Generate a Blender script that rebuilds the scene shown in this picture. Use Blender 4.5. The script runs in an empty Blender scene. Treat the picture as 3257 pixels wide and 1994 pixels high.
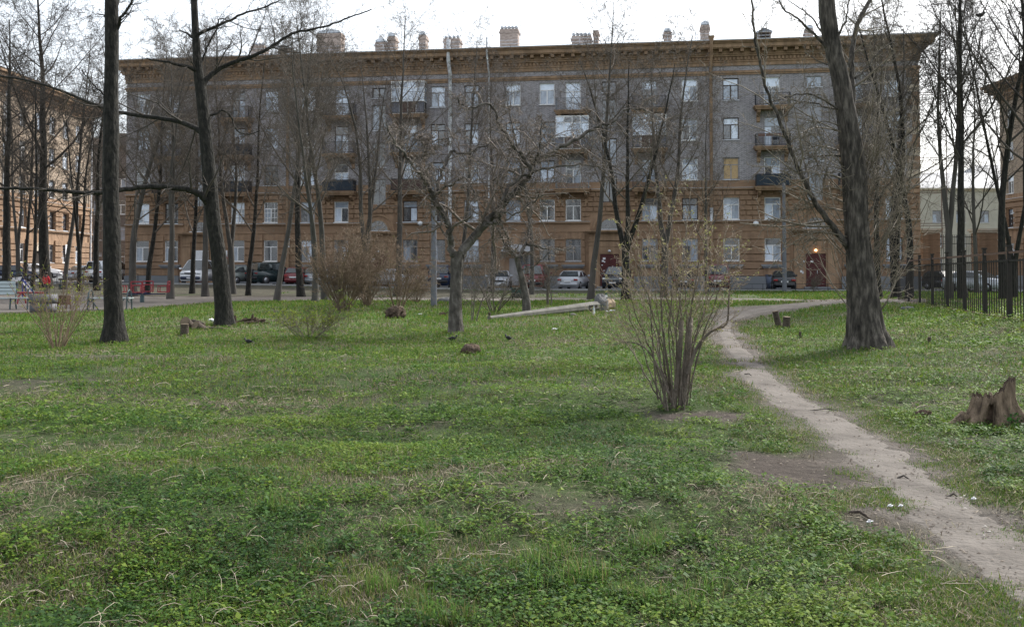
import bpy, math, random
import numpy as np
from mathutils import Vector, Matrix

R = math.radians
scene = bpy.context.scene
COL = scene.collection
random.seed(7)
RNG = np.random.default_rng(11)

# ------------------------------------------------------------------ camera
F, CX, PYP, HOR, EYE = 3200.0, 1628.5, 770.0, 858.0, 1.55   # in pixels of the 3257 x 1994 photograph
PITCH = math.atan((HOR - PYP) / F)
cam_d = bpy.data.cameras.new('camera')
cam = bpy.data.objects.new('camera', cam_d)
COL.objects.link(cam)
cam.location = (0, 0, EYE)
cam.rotation_euler = (math.pi / 2 + PITCH, 0, 0)
cam_d.sensor_width = 36.0
cam_d.lens = 36.0 * F / 3257.0
cam_d.shift_y = -(997.0 - PYP) / 3257.0
cam_d.clip_start = 0.1
cam_d.clip_end = 3000
scene.camera = cam

# ------------------------------------------------------------------ sky and sun
SUN_AZ, SUN_EL = 46.0, 42.0          # degrees east of the view direction (+Y), height
world = bpy.data.worlds.new('World')
scene.world = world
world.use_nodes = True
wn = world.node_tree
wn.nodes.clear()
sky = wn.nodes.new('ShaderNodeTexSky')
sky.sky_type = 'NISHITA'
sky.sun_disc = False
sky.sun_elevation = R(SUN_EL)
sky.sun_rotation = R(SUN_AZ)
sky.air_density = 1.0
sky.dust_density = 4.0
sky.ozone_density = 1.0
hs = wn.nodes.new('ShaderNodeHueSaturation')
hs.inputs['Saturation'].default_value = 0.45
bg = wn.nodes.new('ShaderNodeBackground')
bg.inputs['Strength'].default_value = 0.10
wo = wn.nodes.new('ShaderNodeOutputWorld')
wn.links.new(sky.outputs[0], hs.inputs['Color'])
wn.links.new(hs.outputs[0], bg.inputs['Color'])
veil = wn.nodes.new('ShaderNodeBackground')          # thin even cloud over the whole sky
veil.inputs['Color'].default_value = (0.87, 0.935, 1.0, 1)
veil.inputs['Strength'].default_value = 0.35
addw = wn.nodes.new('ShaderNodeAddShader')
wn.links.new(bg.outputs[0], addw.inputs[0])
wn.links.new(veil.outputs[0], addw.inputs[1])
wn.links.new(addw.outputs[0], wo.inputs['Surface'])

sun_d = bpy.data.lights.new('sun', 'SUN')
sun_d.energy = 2.9
sun_d.angle = R(4.0)
sun_d.color = (1.0, 0.965, 0.91)
sun = bpy.data.objects.new('sun', sun_d)
COL.objects.link(sun)
sv = Vector((math.sin(R(SUN_AZ)) * math.cos(R(SUN_EL)), math.cos(R(SUN_AZ)) * math.cos(R(SUN_EL)), math.sin(R(SUN_EL))))
sun.rotation_euler = (-sv).to_track_quat('-Z', 'Y').to_euler()

vs = scene.view_settings
vs.view_transform = 'Standard'
vs.look = 'None'
vs.gamma = 1.0
vs.exposure = 0.95
vs.use_curve_mapping = False
try:
    scene.cycles.use_denoising = True
    scene.cycles.max_bounces = 6
    scene.cycles.diffuse_bounces = 3
    scene.cycles.transparent_max_bounces = 8
except Exception:
    pass

# ------------------------------------------------------------------ where a point of the photograph stands
def ray(px, py):
    cx = (px - CX) / F
    cy = -(py - PYP) / F
    y = math.cos(PITCH) - cy * math.sin(PITCH)
    z = math.sin(PITCH) + cy * math.cos(PITCH)
    return cx / y, z / y                       # slopes x/y, z/y

def at(px, py, d):
    sx, sz = ray(px, py)
    return Vector((sx * d, d, EYE + sz * d))

def smooth(a, b, t):
    t = np.clip((t - a) / (b - a), 0, 1)
    return t * t * (3 - 2 * t)

def vnoise(x, y, s, seed=0):
    # cheap smooth value noise, vectorised
    x = np.asarray(x, float) / s + 37.13 * seed
    y = np.asarray(y, float) / s - 19.7 * seed
    xi, yi = np.floor(x), np.floor(y)
    fx, fy = x - xi, y - yi
    fx = fx * fx * (3 - 2 * fx)
    fy = fy * fy * (3 - 2 * fy)
    def h(a, b):
        v = np.sin(a * 127.1 + b * 311.7 + seed * 74.7) * 43758.5453
        return v - np.floor(v)
    a = h(xi, yi) * (1 - fx) + h(xi + 1, yi) * fx
    b = h(xi, yi + 1) * (1 - fx) + h(xi + 1, yi + 1) * fx
    return (a * (1 - fy) + b * fy) * 2 - 1

def ground(x, y):
    x = np.asarray(x, float)
    y = np.asarray(y, float)
    off = x - (2.0 + 0.17 * y)
    bank = 0.30 * smooth(0.8, 6.0, off) * (1 - smooth(40, 55, y))
    rise = 0.38 * smooth(-2, 26, -x) * smooth(48, 76, y)
    near = 1 - smooth(14, 26, y)
    path = np.exp(-((off + 0.35) / 0.9) ** 2)
    bump = (0.12 * vnoise(x, y, 2.6, 1) + 0.05 * vnoise(x, y, 0.9, 2)) * near * (1 - 0.85 * path)
    return bank + rise + bump - 0.05 * path * (1 - smooth(30, 40, y))

def gz(x, y):
    return float(ground(x, y))

def gp(px, py):
    sx, sz = ray(px, py)
    d = EYE / max(-sz, 1e-4)
    for _ in range(12):
        d = (EYE - gz(sx * d, d)) / max(-sz, 1e-4)
    return Vector((sx * d, d, gz(sx * d, d)))

def on_ground(px, d):
    sx, _ = ray(px, HOR)
    return Vector((sx * d, d, gz(sx * d, d)))

# ------------------------------------------------------------------ materials
MATS = {}
def pmat(name, c1, c2=None, scale=4.0, rough=0.8, bump=0.0, bscale=None, metallic=0.0, stretch=(1, 1, 1), spec=0.3, detail=4.0, c3=None, ior=None, coord='Object', streak=0.0):
    m = bpy.data.materials.new(name)
    m.use_nodes = True
    nt = m.node_tree
    b = nt.nodes['Principled BSDF']
    b.inputs['Roughness'].default_value = rough
    b.inputs['Metallic'].default_value = metallic
    b.inputs['Specular IOR Level'].default_value = spec
    if ior:
        b.inputs['IOR'].default_value = ior
    tc = nt.nodes.new('ShaderNodeTexCoord')
    mp = nt.nodes.new('ShaderNodeMapping')
    mp.inputs['Scale'].default_value = stretch
    nt.links.new(tc.outputs[coord], mp.inputs['Vector'])
    if c2 is None:
        c2 = tuple(min(1, v * 0.8) for v in c1)
    n = nt.nodes.new('ShaderNodeTexNoise')
    n.inputs['Scale'].default_value = scale
    n.inputs['Detail'].default_value = detail
    n.inputs['Roughness'].default_value = 0.6
    nt.links.new(mp.outputs[0], n.inputs['Vector'])
    cr = nt.nodes.new('ShaderNodeValToRGB')
    cr.color_ramp.elements[0].position = 0.32
    cr.color_ramp.elements[0].color = (*c1, 1)
    cr.color_ramp.elements[1].position = 0.68
    cr.color_ramp.elements[1].color = (*c2, 1)
    if c3:
        e = cr.color_ramp.elements.new(0.5)
        e.color = (*c3, 1)
    nt.links.new(n.outputs['Fac'], cr.inputs['Fac'])
    if streak:
        mp3 = nt.nodes.new('ShaderNodeMapping')
        mp3.inputs['Scale'].default_value = (1.1, 1.1, 0.10)
        nt.links.new(tc.outputs['Object'], mp3.inputs['Vector'])
        n3 = nt.nodes.new('ShaderNodeTexNoise')
        n3.inputs['Scale'].default_value = 2.2
        n3.inputs['Detail'].default_value = 7
        nt.links.new(mp3.outputs[0], n3.inputs['Vector'])
        mr3 = nt.nodes.new('ShaderNodeMapRange')
        mr3.inputs['From Min'].default_value = 0.35
        mr3.inputs['From Max'].default_value = 0.62
        mr3.inputs['To Min'].default_value = 1.0 - streak
        mr3.inputs['To Max'].default_value = 1.06
        nt.links.new(n3.outputs['Fac'], mr3.inputs['Value'])
        vm3 = nt.nodes.new('ShaderNodeVectorMath')
        vm3.operation = 'SCALE'
        nt.links.new(cr.outputs['Color'], vm3.inputs[0])
        nt.links.new(mr3.outputs[0], vm3.inputs['Scale'])
        nt.links.new(vm3.outputs[0], b.inputs['Base Color'])
    else:
        nt.links.new(cr.outputs['Color'], b.inputs['Base Color'])
    if bump > 0:
        n2 = nt.nodes.new('ShaderNodeTexNoise')
        n2.inputs['Scale'].default_value = bscale or scale * 3
        n2.inputs['Detail'].default_value = 5
        nt.links.new(mp.outputs[0], n2.inputs['Vector'])
        bp = nt.nodes.new('ShaderNodeBump')
        bp.inputs['Strength'].default_value = bump
        bp.inputs['Distance'].default_value = 0.05
        nt.links.new(n2.outputs['Fac'], bp.inputs['Height'])
        nt.links.new(bp.outputs['Normal'], b.inputs['Normal'])
    MATS[name] = m
    return m

def brick_mat(name, ca, cb, mortar, w=0.25, h=0.075, dirt=(0.09, 0.085, 0.09)):
    m = bpy.data.materials.new(name)
    m.use_nodes = True
    nt = m.node_tree
    b = nt.nodes['Principled BSDF']
    b.inputs['Roughness'].default_value = 0.9
    b.inputs['Specular IOR Level'].default_value = 0.2
    tc = nt.nodes.new('ShaderNodeTexCoord')
    sp = nt.nodes.new('ShaderNodeSeparateXYZ')
    cb_ = nt.nodes.new('ShaderNodeCombineXYZ')
    ad = nt.nodes.new('ShaderNodeMath')
    nt.links.new(tc.outputs['Object'], sp.inputs[0])
    nt.links.new(sp.outputs['X'], ad.inputs[0])
    nt.links.new(sp.outputs['Y'], ad.inputs[1])
    nt.links.new(ad.outputs[0], cb_.inputs['X'])
    nt.links.new(sp.outputs['Z'], cb_.inputs['Y'])
    br = nt.nodes.new('ShaderNodeTexBrick')
    br.inputs['Scale'].default_value = 1.0
    br.inputs['Brick Width'].default_value = w
    br.inputs['Row Height'].default_value = h
    br.inputs['Mortar Size'].default_value = 0.012
    br.inputs['Color1'].default_value = (*ca, 1)
    br.inputs['Color2'].default_value = (*cb, 1)
    br.inputs['Mortar'].default_value = (*mortar, 1)
    nt.links.new(cb_.outputs[0], br.inputs['Vector'])
    n = nt.nodes.new('ShaderNodeTexNoise')
    n.inputs['Scale'].default_value = 0.35
    n.inputs['Detail'].default_value = 6
    nt.links.new(tc.outputs['Object'], n.inputs['Vector'])
    mr = nt.nodes.new('ShaderNodeMapRange')
    mr.inputs['From Min'].default_value = 0.42
    mr.inputs['From Max'].default_value = 0.72
    mr.inputs['To Max'].default_value = 0.45
    nt.links.new(n.outputs['Fac'], mr.inputs['Value'])
    mx = nt.nodes.new('ShaderNodeMix')
    mx.data_type = 'RGBA'
    nt.links.new(mr.outputs[0], mx.inputs['Factor'])
    nt.links.new(br.outputs['Color'], mx.inputs['A'])
    mx.inputs['B'].default_value = (*dirt, 1)
    nt.links.new(mx.outputs['Result'], b.inputs['Base Color'])
    n5 = nt.nodes.new('ShaderNodeTexNoise')
    n5.inputs['Scale'].default_value = 9.0
    n5.inputs['Detail'].default_value = 4
    mp5 = nt.nodes.new('ShaderNodeMapping')
    mp5.inputs['Scale'].default_value = (0.45, 0.45, 1.3)
    nt.links.new(tc.outputs['Object'], mp5.inputs['Vector'])
    nt.links.new(mp5.outputs[0], n5.inputs['Vector'])
    mr5 = nt.nodes.new('ShaderNodeMapRange')
    mr5.inputs['From Min'].default_value = 0.3
    mr5.inputs['From Max'].default_value = 0.7
    mr5.inputs['To Min'].default_value = 0.72
    mr5.inputs['To Max'].default_value = 1.28
    nt.links.new(n5.outputs['Fac'], mr5.inputs['Value'])
    vm5 = nt.nodes.new('ShaderNodeVectorMath')
    vm5.operation = 'SCALE'
    nt.links.new(mx.outputs['Result'], vm5.inputs[0])
    nt.links.new(mr5.outputs[0], vm5.inputs['Scale'])
    nt.links.new(vm5.outputs[0], b.inputs['Base Color'])
    bp = nt.nodes.new('ShaderNodeBump')
    bp.inputs['Strength'].default_value = 0.4
    bp.inputs['Distance'].default_value = 0.01
    bp.invert = True
    nt.links.new(br.outputs['Fac'], bp.inputs['Height'])
    nt.links.new(bp.outputs['Normal'], b.inputs['Normal'])
    MATS[name] = m
    return m

def leaf_mat(name, transl=0.35, rough=0.55, spec=0.1):
    m = bpy.data.materials.new(name)
    m.use_nodes = True
    nt = m.node_tree
    b = nt.nodes['Principled BSDF']
    out = nt.nodes['Material Output']
    b.inputs['Roughness'].default_value = rough
    b.inputs['Specular IOR Level'].default_value = spec
    at_ = nt.nodes.new('ShaderNodeAttribute')
    at_.attribute_name = 'Col'
    nt.links.new(at_.outputs['Color'], b.inputs['Base Color'])
    tr = nt.nodes.new('ShaderNodeBsdfTranslucent')
    nt.links.new(at_.outputs['Color'], tr.inputs['Color'])
    mx = nt.nodes.new('ShaderNodeMixShader')
    mx.inputs[0].default_value = transl
    nt.links.new(b.outputs[0], mx.inputs[1])
    nt.links.new(tr.outputs[0], mx.inputs[2])
    nt.links.new(mx.outputs[0], out.inputs['Surface'])
    MATS[name] = m
    return m

def emat(name, col, strength):
    m = bpy.data.materials.new(name)
    m.use_nodes = True
    b = m.node_tree.nodes['Principled BSDF']
    b.inputs['Base Color'].default_value = (*col, 1)
    b.inputs['Emission Color'].default_value = (*col, 1)
    b.inputs['Emission Strength'].default_value = strength
    MATS[name] = m
    return m

pmat('plaster_orange', (0.34, 0.226, 0.148), (0.235, 0.15, 0.096), 0.9, 0.9, 0.15, 8, c3=(0.30, 0.196, 0.126), detail=8, streak=.3)
pmat('plaster_trim', (0.35, 0.235, 0.15), (0.245, 0.16, 0.10), 0.8, 0.9, 0.12, 8, detail=8, streak=.3)
pmat('plaster_tan', (0.42, 0.27, 0.15), (0.32, 0.19, 0.10), 0.7, 0.9, 0.15, 8, detail=8)
pmat('plaster_beige', (0.43, 0.40, 0.34), (0.34, 0.315, 0.265), 0.6, 0.9, 0.1, 6, detail=8)
pmat('plaster_white', (0.62, 0.58, 0.5), (0.4, 0.3, 0.2), 0.8, 0.9, 0.15, 8, detail=8)
brick_mat('brick_grey', (0.155, 0.143, 0.152), (0.255, 0.232, 0.236), (0.45, 0.44, 0.45), w=0.27, h=0.085, dirt=(0.13, 0.12, 0.125))
brick_mat('brick_tan', (0.28, 0.215, 0.16), (0.34, 0.262, 0.195), (0.37, 0.32, 0.26), dirt=(0.22, 0.165, 0.12))
brick_mat('brick_brown', (0.14, 0.10, 0.08), (0.18, 0.13, 0.10), (0.2, 0.18, 0.16))
brick_mat('brick_chimney', (0.32, 0.24, 0.20), (0.38, 0.29, 0.24), (0.38, 0.34, 0.31), dirt=(0.22, 0.18, 0.16))
pmat('plinth_grey', (0.22, 0.23, 0.25), (0.16, 0.17, 0.18), 1.2, 0.9, 0.15, 10)
pmat('roof_metal', (0.55, 0.58, 0.62), (0.42, 0.44, 0.47), 0.5, 0.35, metallic=0.4)
pmat('galvanised', (0.62, 0.64, 0.68), (0.40, 0.42, 0.46), 3.0, 0.35, metallic=0.5)
pmat('flue_foil', (0.80, 0.81, 0.84), (0.34, 0.35, 0.38), 5.0, 0.35, bump=0.5, metallic=0.3, stretch=(1, 1, 0.6))
pmat('frame_white', (0.78, 0.78, 0.78), (0.66, 0.66, 0.66), 3.0, 0.5)
pmat('frame_grey', (0.34, 0.33, 0.33), (0.24, 0.23, 0.23), 3.0, 0.7)
pmat('frame_brown', (0.06, 0.04, 0.035), (0.035, 0.025, 0.02), 3.0, 0.6)
pmat('pane_dark', (0.02, 0.025, 0.032), (0.05, 0.057, 0.07), 1.2, 0.05, spec=0.5, ior=2.1)
pmat('pane_net_sky', (0.31, 0.37, 0.46), (0.15, 0.185, 0.235), 1.5, 0.06, spec=0.5, ior=2.0)  # net curtain colour with the bluish reflected sky painted into it
pmat('pane_curtain_sky', (0.66, 0.74, 0.86), (0.48, 0.55, 0.66), 2.0, 0.08, spec=0.5, ior=1.9)  # curtain tone, brightened and blued to stand in for sky reflected in the glass
pmat('pane_board', (0.50, 0.36, 0.20), (0.38, 0.26, 0.13), 6.0, 0.6)
pmat('door_red', (0.085, 0.018, 0.018), (0.055, 0.014, 0.014), 2.0, 0.5)
pmat('paper_white', (0.72, 0.72, 0.74), (0.6, 0.6, 0.62), 9.0, 0.8)
pmat('sign_red', (0.55, 0.03, 0.03), (0.45, 0.03, 0.03), 5.0, 0.5)
pmat('sign_pink', (0.60, 0.32, 0.36), (0.5, 0.26, 0.3), 5.0, 0.5)
pmat('rail_dark', (0.022, 0.024, 0.03), (0.035, 0.036, 0.042), 6.0, 0.6, metallic=0.2)
pmat('rail_light', (0.20, 0.21, 0.23), (0.15, 0.16, 0.18), 6.0, 0.6)
pmat('panel_blue', (0.035, 0.055, 0.08), (0.025, 0.04, 0.06), 3.0, 0.6)
pmat('panel_lilac', (0.24, 0.25, 0.30), (0.18, 0.19, 0.23), 3.0, 0.7)
pmat('panel_rust', (0.10, 0.055, 0.045), (0.16, 0.10, 0.08), 3.0, 0.7)
pmat('asphalt', (0.085, 0.088, 0.095), (0.06, 0.062, 0.068), 1.5, 0.9, 0.2, 40)
pmat('kerb_stone', (0.36, 0.36, 0.36), (0.28, 0.28, 0.28), 2.0, 0.9, 0.1, 20)
pmat('concrete', (0.155, 0.148, 0.132), (0.085, 0.081, 0.072), 2.5, 0.9, 0.25, 30)
pmat('concrete_dark', (0.16, 0.16, 0.17), (0.11, 0.11, 0.115), 2.5, 0.9, 0.3, 20)
pmat('tan_concrete', (0.25, 0.19, 0.125), (0.17, 0.125, 0.08), 4.0, 0.9, 0.4, 20)
pmat('rough_concrete', (0.085, 0.086, 0.09), (0.15, 0.146, 0.142), 5.0, 0.95, 1.0, 14)
pmat('post_concrete', (0.17, 0.175, 0.20), (0.125, 0.13, 0.15), 1.6, 0.9, 0.2, 20)
pmat('bark_dark', (0.044, 0.04, 0.034), (0.008, 0.008, 0.0075), 15.0, 0.95, 1.0, 20, stretch=(1, 1, 0.36), c3=(0.02, 0.019, 0.0165), detail=7)
pmat('bark_poplar', (0.15, 0.132, 0.112), (0.018, 0.016, 0.014), 13.0, 0.95, 1.0, 16, stretch=(1, 1, 0.27), c3=(0.06, 0.053, 0.045), detail=7)
pmat('bark_gnarled', (0.17, 0.155, 0.14), (0.045, 0.04, 0.035), 7.0, 0.95, 0.9, 18, stretch=(1, 1, 0.5), c3=(0.09, 0.08, 0.07))
pmat('bark_far', (0.092, 0.084, 0.075), (0.046, 0.043, 0.039), 3.0, 0.95, 0.5, 10, stretch=(1, 1, 0.3))
pmat('bark_birch', (0.42, 0.42, 0.42), (0.10, 0.095, 0.09), 3.0, 0.9, 0.3, 10, stretch=(1, 1, 1.5))
pmat('twig_far', (0.125, 0.105, 0.088), (0.085, 0.072, 0.06), 2.0, 0.9)
pmat('twig_gnarled', (0.20, 0.165, 0.14), (0.11, 0.092, 0.078), 4.0, 0.85)
pmat('twig_dark', (0.065, 0.055, 0.047), (0.04, 0.035, 0.03), 3.0, 0.9)
pmat('twig_poplar', (0.205, 0.175, 0.132), (0.105, 0.09, 0.07), 3.0, 0.8)
pmat('shoot_pale', (0.27, 0.215, 0.15), (0.16, 0.125, 0.09), 4.0, 0.7)
pmat('twig_bush', (0.215, 0.155, 0.105), (0.125, 0.09, 0.065), 5.0, 0.85)
pmat('shrub_stem', (0.175, 0.145, 0.115), (0.08, 0.066, 0.053), 9.0, 0.85, 0.4, 30)
pmat('rotten_wood', (0.13, 0.092, 0.064), (0.028, 0.02, 0.014), 9.0, 0.95, 1.0, 25, c3=(0.07, 0.048, 0.034))
pmat('stump_wood', (0.27, 0.20, 0.14), (0.05, 0.035, 0.024), 16.0, 0.95, 1.0, 30, stretch=(1, 1, 0.25), c3=(0.16, 0.118, 0.082), detail=8)
pmat('stump_hollow', (0.02, 0.016, 0.013), (0.035, 0.026, 0.02), 6.0, 0.95)
pmat('cut_wood', (0.19, 0.145, 0.10), (0.12, 0.09, 0.06), 12.0, 0.9)
pmat('log_bark', (0.095, 0.075, 0.06), (0.045, 0.035, 0.028), 8.0, 0.95, 0.7, 20)
pmat('bench_slat', (0.36, 0.41, 0.42), (0.25, 0.29, 0.30), 5.0, 0.7, stretch=(0.3, 1, 1))
pmat('bench_plank', (0.16, 0.13, 0.10), (0.11, 0.09, 0.07), 5.0, 0.8)
pmat('metal_teal', (0.045, 0.075, 0.085), (0.035, 0.055, 0.06), 5.0, 0.5)
pmat('metal_red', (0.26, 0.03, 0.04), (0.19, 0.025, 0.033), 5.0, 0.45)
pmat('metal_blue', (0.05, 0.075, 0.30), (0.035, 0.05, 0.2), 5.0, 0.45)
pmat('metal_navy', (0.015, 0.02, 0.07), (0.012, 0.015, 0.05), 5.0, 0.45)
pmat('metal_white', (0.68, 0.66, 0.68), (0.55, 0.53, 0.55), 5.0, 0.45)
pmat('rust', (0.105, 0.055, 0.035), (0.05, 0.03, 0.022), 8.0, 0.9, 0.3, 20)
pmat('bin_green', (0.03, 0.06, 0.045), (0.02, 0.045, 0.035), 5.0, 0.7)
pmat('bin_blue', (0.11, 0.14, 0.20), (0.08, 0.10, 0.15), 5.0, 0.6)
pmat('fence_iron', (0.018, 0.016, 0.016), (0.032, 0.026, 0.022), 6.0, 0.7)
pmat('fence_rust', (0.17, 0.105, 0.08), (0.09, 0.055, 0.045), 8.0, 0.85)
pmat('tyre', (0.018, 0.018, 0.02), (0.025, 0.025, 0.027), 9.0, 0.85)
pmat('rim', (0.35, 0.36, 0.38), (0.25, 0.26, 0.28), 9.0, 0.35, metallic=0.7)
pmat('car_glass', (0.02, 0.027, 0.03), (0.03, 0.037, 0.04), 3.0, 0.05, spec=0.5, ior=1.8)
pmat('car_trim', (0.025, 0.025, 0.028), (0.035, 0.035, 0.038), 5.0, 0.6)
pmat('tail_red', (0.30, 0.02, 0.02), (0.22, 0.02, 0.02), 5.0, 0.2)
pmat('lamp_clear', (0.75, 0.77, 0.8), (0.6, 0.62, 0.65), 9.0, 0.12)
for nm, c in (('white', (0.80, 0.81, 0.84)), ('silver', (0.46, 0.48, 0.52)), ('grey', (0.20, 0.225, 0.215)), ('greendark', (0.022, 0.038, 0.042)),
              ('red', (0.17, 0.03, 0.035)), ('dullred', (0.16, 0.06, 0.065)), ('black', (0.014, 0.015, 0.02)), ('blue', (0.018, 0.03, 0.07)), ('darkslate', (0.03, 0.037, 0.05)), ('lightgrey', (0.34, 0.37, 0.40))):
    pmat('paint_' + nm, c, tuple(v * 0.9 for v in c), 1.0, 0.22, spec=0.6)
pmat('bottle_green', (0.008, 0.045, 0.02), (0.008, 0.035, 0.016), 5.0, 0.1, spec=0.6)
pmat('bottle_clear', (0.45, 0.48, 0.48), (0.33, 0.36, 0.36), 9.0, 0.1, spec=0.6)
pmat('jacket_red', (0.50, 0.03, 0.04), (0.36, 0.02, 0.03), 8.0, 0.85)
pmat('trousers', (0.03, 0.04, 0.05), (0.022, 0.028, 0.036), 8.0, 0.9)
pmat('skin', (0.45, 0.28, 0.21), (0.40, 0.25, 0.19), 8.0, 0.6)
pmat('hair_dark', (0.025, 0.018, 0.015), (0.02, 0.015, 0.012), 20.0, 0.7)
pmat('bird_black', (0.012, 0.012, 0.014), (0.02, 0.02, 0.024), 20.0, 0.5)
emat('bulb_warm', (1.0, 0.55, 0.25), 4.0)
leaf_mat('weed_leaf', 0.38, 0.6, 0.15)
leaf_mat('grass_blade', 0.4, 0.7)
leaf_mat('bud_leaf', 0.4, 0.5)
leaf_mat('straw', 0.15, 0.8)

# ------------------------------------------------------------------ mesh helpers
def mesh_np(name, V, quads=None, tris=None, smooth_=False, cols=None):
    V = np.asarray(V, np.float32)
    me = bpy.data.meshes.new(name)
    nq = 0 if quads is None else len(quads)
    nt_ = 0 if tris is None else len(tris)
    me.vertices.add(len(V))
    me.vertices.foreach_set('co', V.ravel())
    me.loops.add(nq * 4 + nt_ * 3)
    idx = []
    if nq: idx.append(np.asarray(quads, np.int32).ravel())
    if nt_: idx.append(np.asarray(tris, np.int32).ravel())
    me.loops.foreach_set('vertex_index', np.concatenate(idx))
    me.polygons.add(nq + nt_)
    st = np.concatenate([np.arange(nq) * 4, nq * 4 + np.arange(nt_) * 3]).astype(np.int32)
    me.polygons.foreach_set('loop_start', st)
    if smooth_:
        me.polygons.foreach_set('use_smooth', np.ones(nq + nt_, bool))
    me.update(calc_edges=True)
    if cols is not None:
        a = me.color_attributes.new('Col', 'FLOAT_COLOR', 'POINT')
        c = np.ones((len(V), 4), np.float32)
        c[:, :3] = cols
        a.data.foreach_set('color', c.ravel())
    return me

def link(name, me, mat, parent=None):
    o = bpy.data.objects.new(name, me)
    COL.objects.link(o)
    if mat is not None and me is not None and not me.materials:
        me.materials.append(MATS[mat] if isinstance(mat, str) else mat)
    if parent is not None:
        o.parent = parent
    return o

def tag(o, label=None, cat=None, group=None, kind=None):
    if label: o['label'] = label
    if cat: o['category'] = cat
    if group: o['group'] = group
    if kind: o['kind'] = kind
    return o

def thing(name, label, cat, loc=(0, 0, 0), rz=0.0, group=None):
    o = bpy.data.objects.new(name, None)
    COL.objects.link(o)
    o.empty_display_size = 0.2
    o.location = loc
    o.rotation_euler = (0, 0, rz)
    return tag(o, label, cat, group)

class MB:
    def __init__(s):
        s.v, s.f, s.sm = [], [], []
    def add(s, vs_, fs, sm=False):
        n = len(s.v)
        s.v.extend([tuple(p) for p in vs_])
        s.f.extend([tuple(i + n for i in f) for f in fs])
        s.sm.extend([sm] * len(fs))
        return s
    def box(s, a, b, M=None):
        x0, y0, z0 = a
        x1, y1, z1 = b
        p = [Vector(q) for q in ((x0, y0, z0), (x1, y0, z0), (x1, y1, z0), (x0, y1, z0), (x0, y0, z1), (x1, y0, z1), (x1, y1, z1), (x0, y1, z1))]
        if M is not None:
            p = [M @ q for q in p]
        return s.add(p, [(0, 3, 2, 1), (4, 5, 6, 7), (0, 1, 5, 4), (1, 2, 6, 5), (2, 3, 7, 6), (3, 0, 4, 7)])
    def quad(s, a, b, c, d):
        return s.add([a, b, c, d], [(0, 1, 2, 3)])
    def bar(s, a, b, w, h=None):
        a, b = Vector(a), Vector(b)
        d = b - a
        L = d.length
        M = Matrix.Translation(a) @ d.to_track_quat('X', 'Z').to_matrix().to_4x4()
        h = h or w
        return s.box((0, -w / 2, -h / 2), (L, w / 2, h / 2), M)
    def tube(s, pts, rad, n=8, cap=True):
        pts = [Vector(p) for p in pts]
        if not hasattr(rad, '__len__'):
            rad = [rad] * len(pts)
        rings = []
        ref = None
        for i, p in enumerate(pts):
            t = (pts[min(i + 1, len(pts) - 1)] - pts[max(i - 1, 0)]).normalized()
            if ref is None:
                ref = Vector((0, 0, 1)) if abs(t.z) < 0.9 else Vector((1, 0, 0))
                u = t.cross(ref).normalized()
            else:
                u = (u - t * u.dot(t)).normalized()
            v = t.cross(u)
            rings.append([p + (u * math.cos(2 * math.pi * k / n) + v * math.sin(2 * math.pi * k / n)) * rad[i] for k in range(n)])
        vs_ = [q for r in rings for q in r]
        fs = [(i * n + k, i * n + (k + 1) % n, (i + 1) * n + (k + 1) % n, (i + 1) * n + k) for i in range(len(pts) - 1) for k in range(n)]
        s.add(vs_, fs, True)
        if cap:
            s.add(rings[0][::-1], [tuple(range(n))])
            s.add(rings[-1], [tuple(range(n))])
        return s
    def lathe(s, prof, n=12, c=(0, 0, 0), M=None):
        vs_ = []
        for r, z in prof:
            for k in range(n):
                a = 2 * math.pi * k / n
                q = Vector((r * math.cos(a) + c[0], r * math.sin(a) + c[1], z + c[2]))
                vs_.append(M @ q if M is not None else q)
        m = len(prof)
        fs = [(i * n + k, i * n + (k + 1) % n, (i + 1) * n + (k + 1) % n, (i + 1) * n + k) for i in range(m - 1) for k in range(n)]
        s.add(vs_, fs, True)
        s.add(vs_[:n][::-1], [tuple(range(n))])
        s.add(vs_[-n:], [tuple(range(n))])
        return s
    def prism(s, poly, y0, y1, w0=1.0, M=None):
        # polygon of (x, z) extruded along y
        n = len(poly)
        a = [Vector((x, y0, z)) for x, z in poly]
        b = [Vector((x, y1, z)) for x, z in poly]
        vs_ = a + b
        if M is not None:
            vs_ = [M @ q for q in vs_]
        fs = [tuple(range(n)), tuple(range(2 * n - 1, n - 1, -1))]
        fs += [(i, i + n, (i + 1) % n + n, (i + 1) % n) for i in range(n)]
        return s.add(vs_, fs)
    def mesh(s, name):
        me = bpy.data.meshes.new(name)
        me.from_pydata(s.v, [], s.f)
        me.polygons.foreach_set('use_smooth', s.sm)
        me.update()
        return me
    def build(s, name, mat, parent=None):
        return link(name, s.mesh(name), mat, parent)

def unit_box():
    if 'unit_box' not in bpy.data.meshes:
        MB().box((-0.5, -0.5, -0.5), (0.5, 0.5, 0.5)).mesh('unit_box')
    return bpy.data.meshes['unit_box']
UB = {}
def piece(name, a, b, mat, parent):
    # a box-shaped piece sharing one mesh per material
    if mat not in UB:
        me = MB().box((-0.5, -0.5, -0.5), (0.5, 0.5, 0.5)).mesh('block_' + mat)
        me.materials.append(MATS[mat])
        UB[mat] = me
    o = bpy.data.objects.new(name, UB[mat])
    COL.objects.link(o)
    o.location = [(p + q) / 2 for p, q in zip(a, b)]
    o.scale = [abs(q - p) for p, q in zip(a, b)]
    o.parent = parent
    return o

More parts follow.
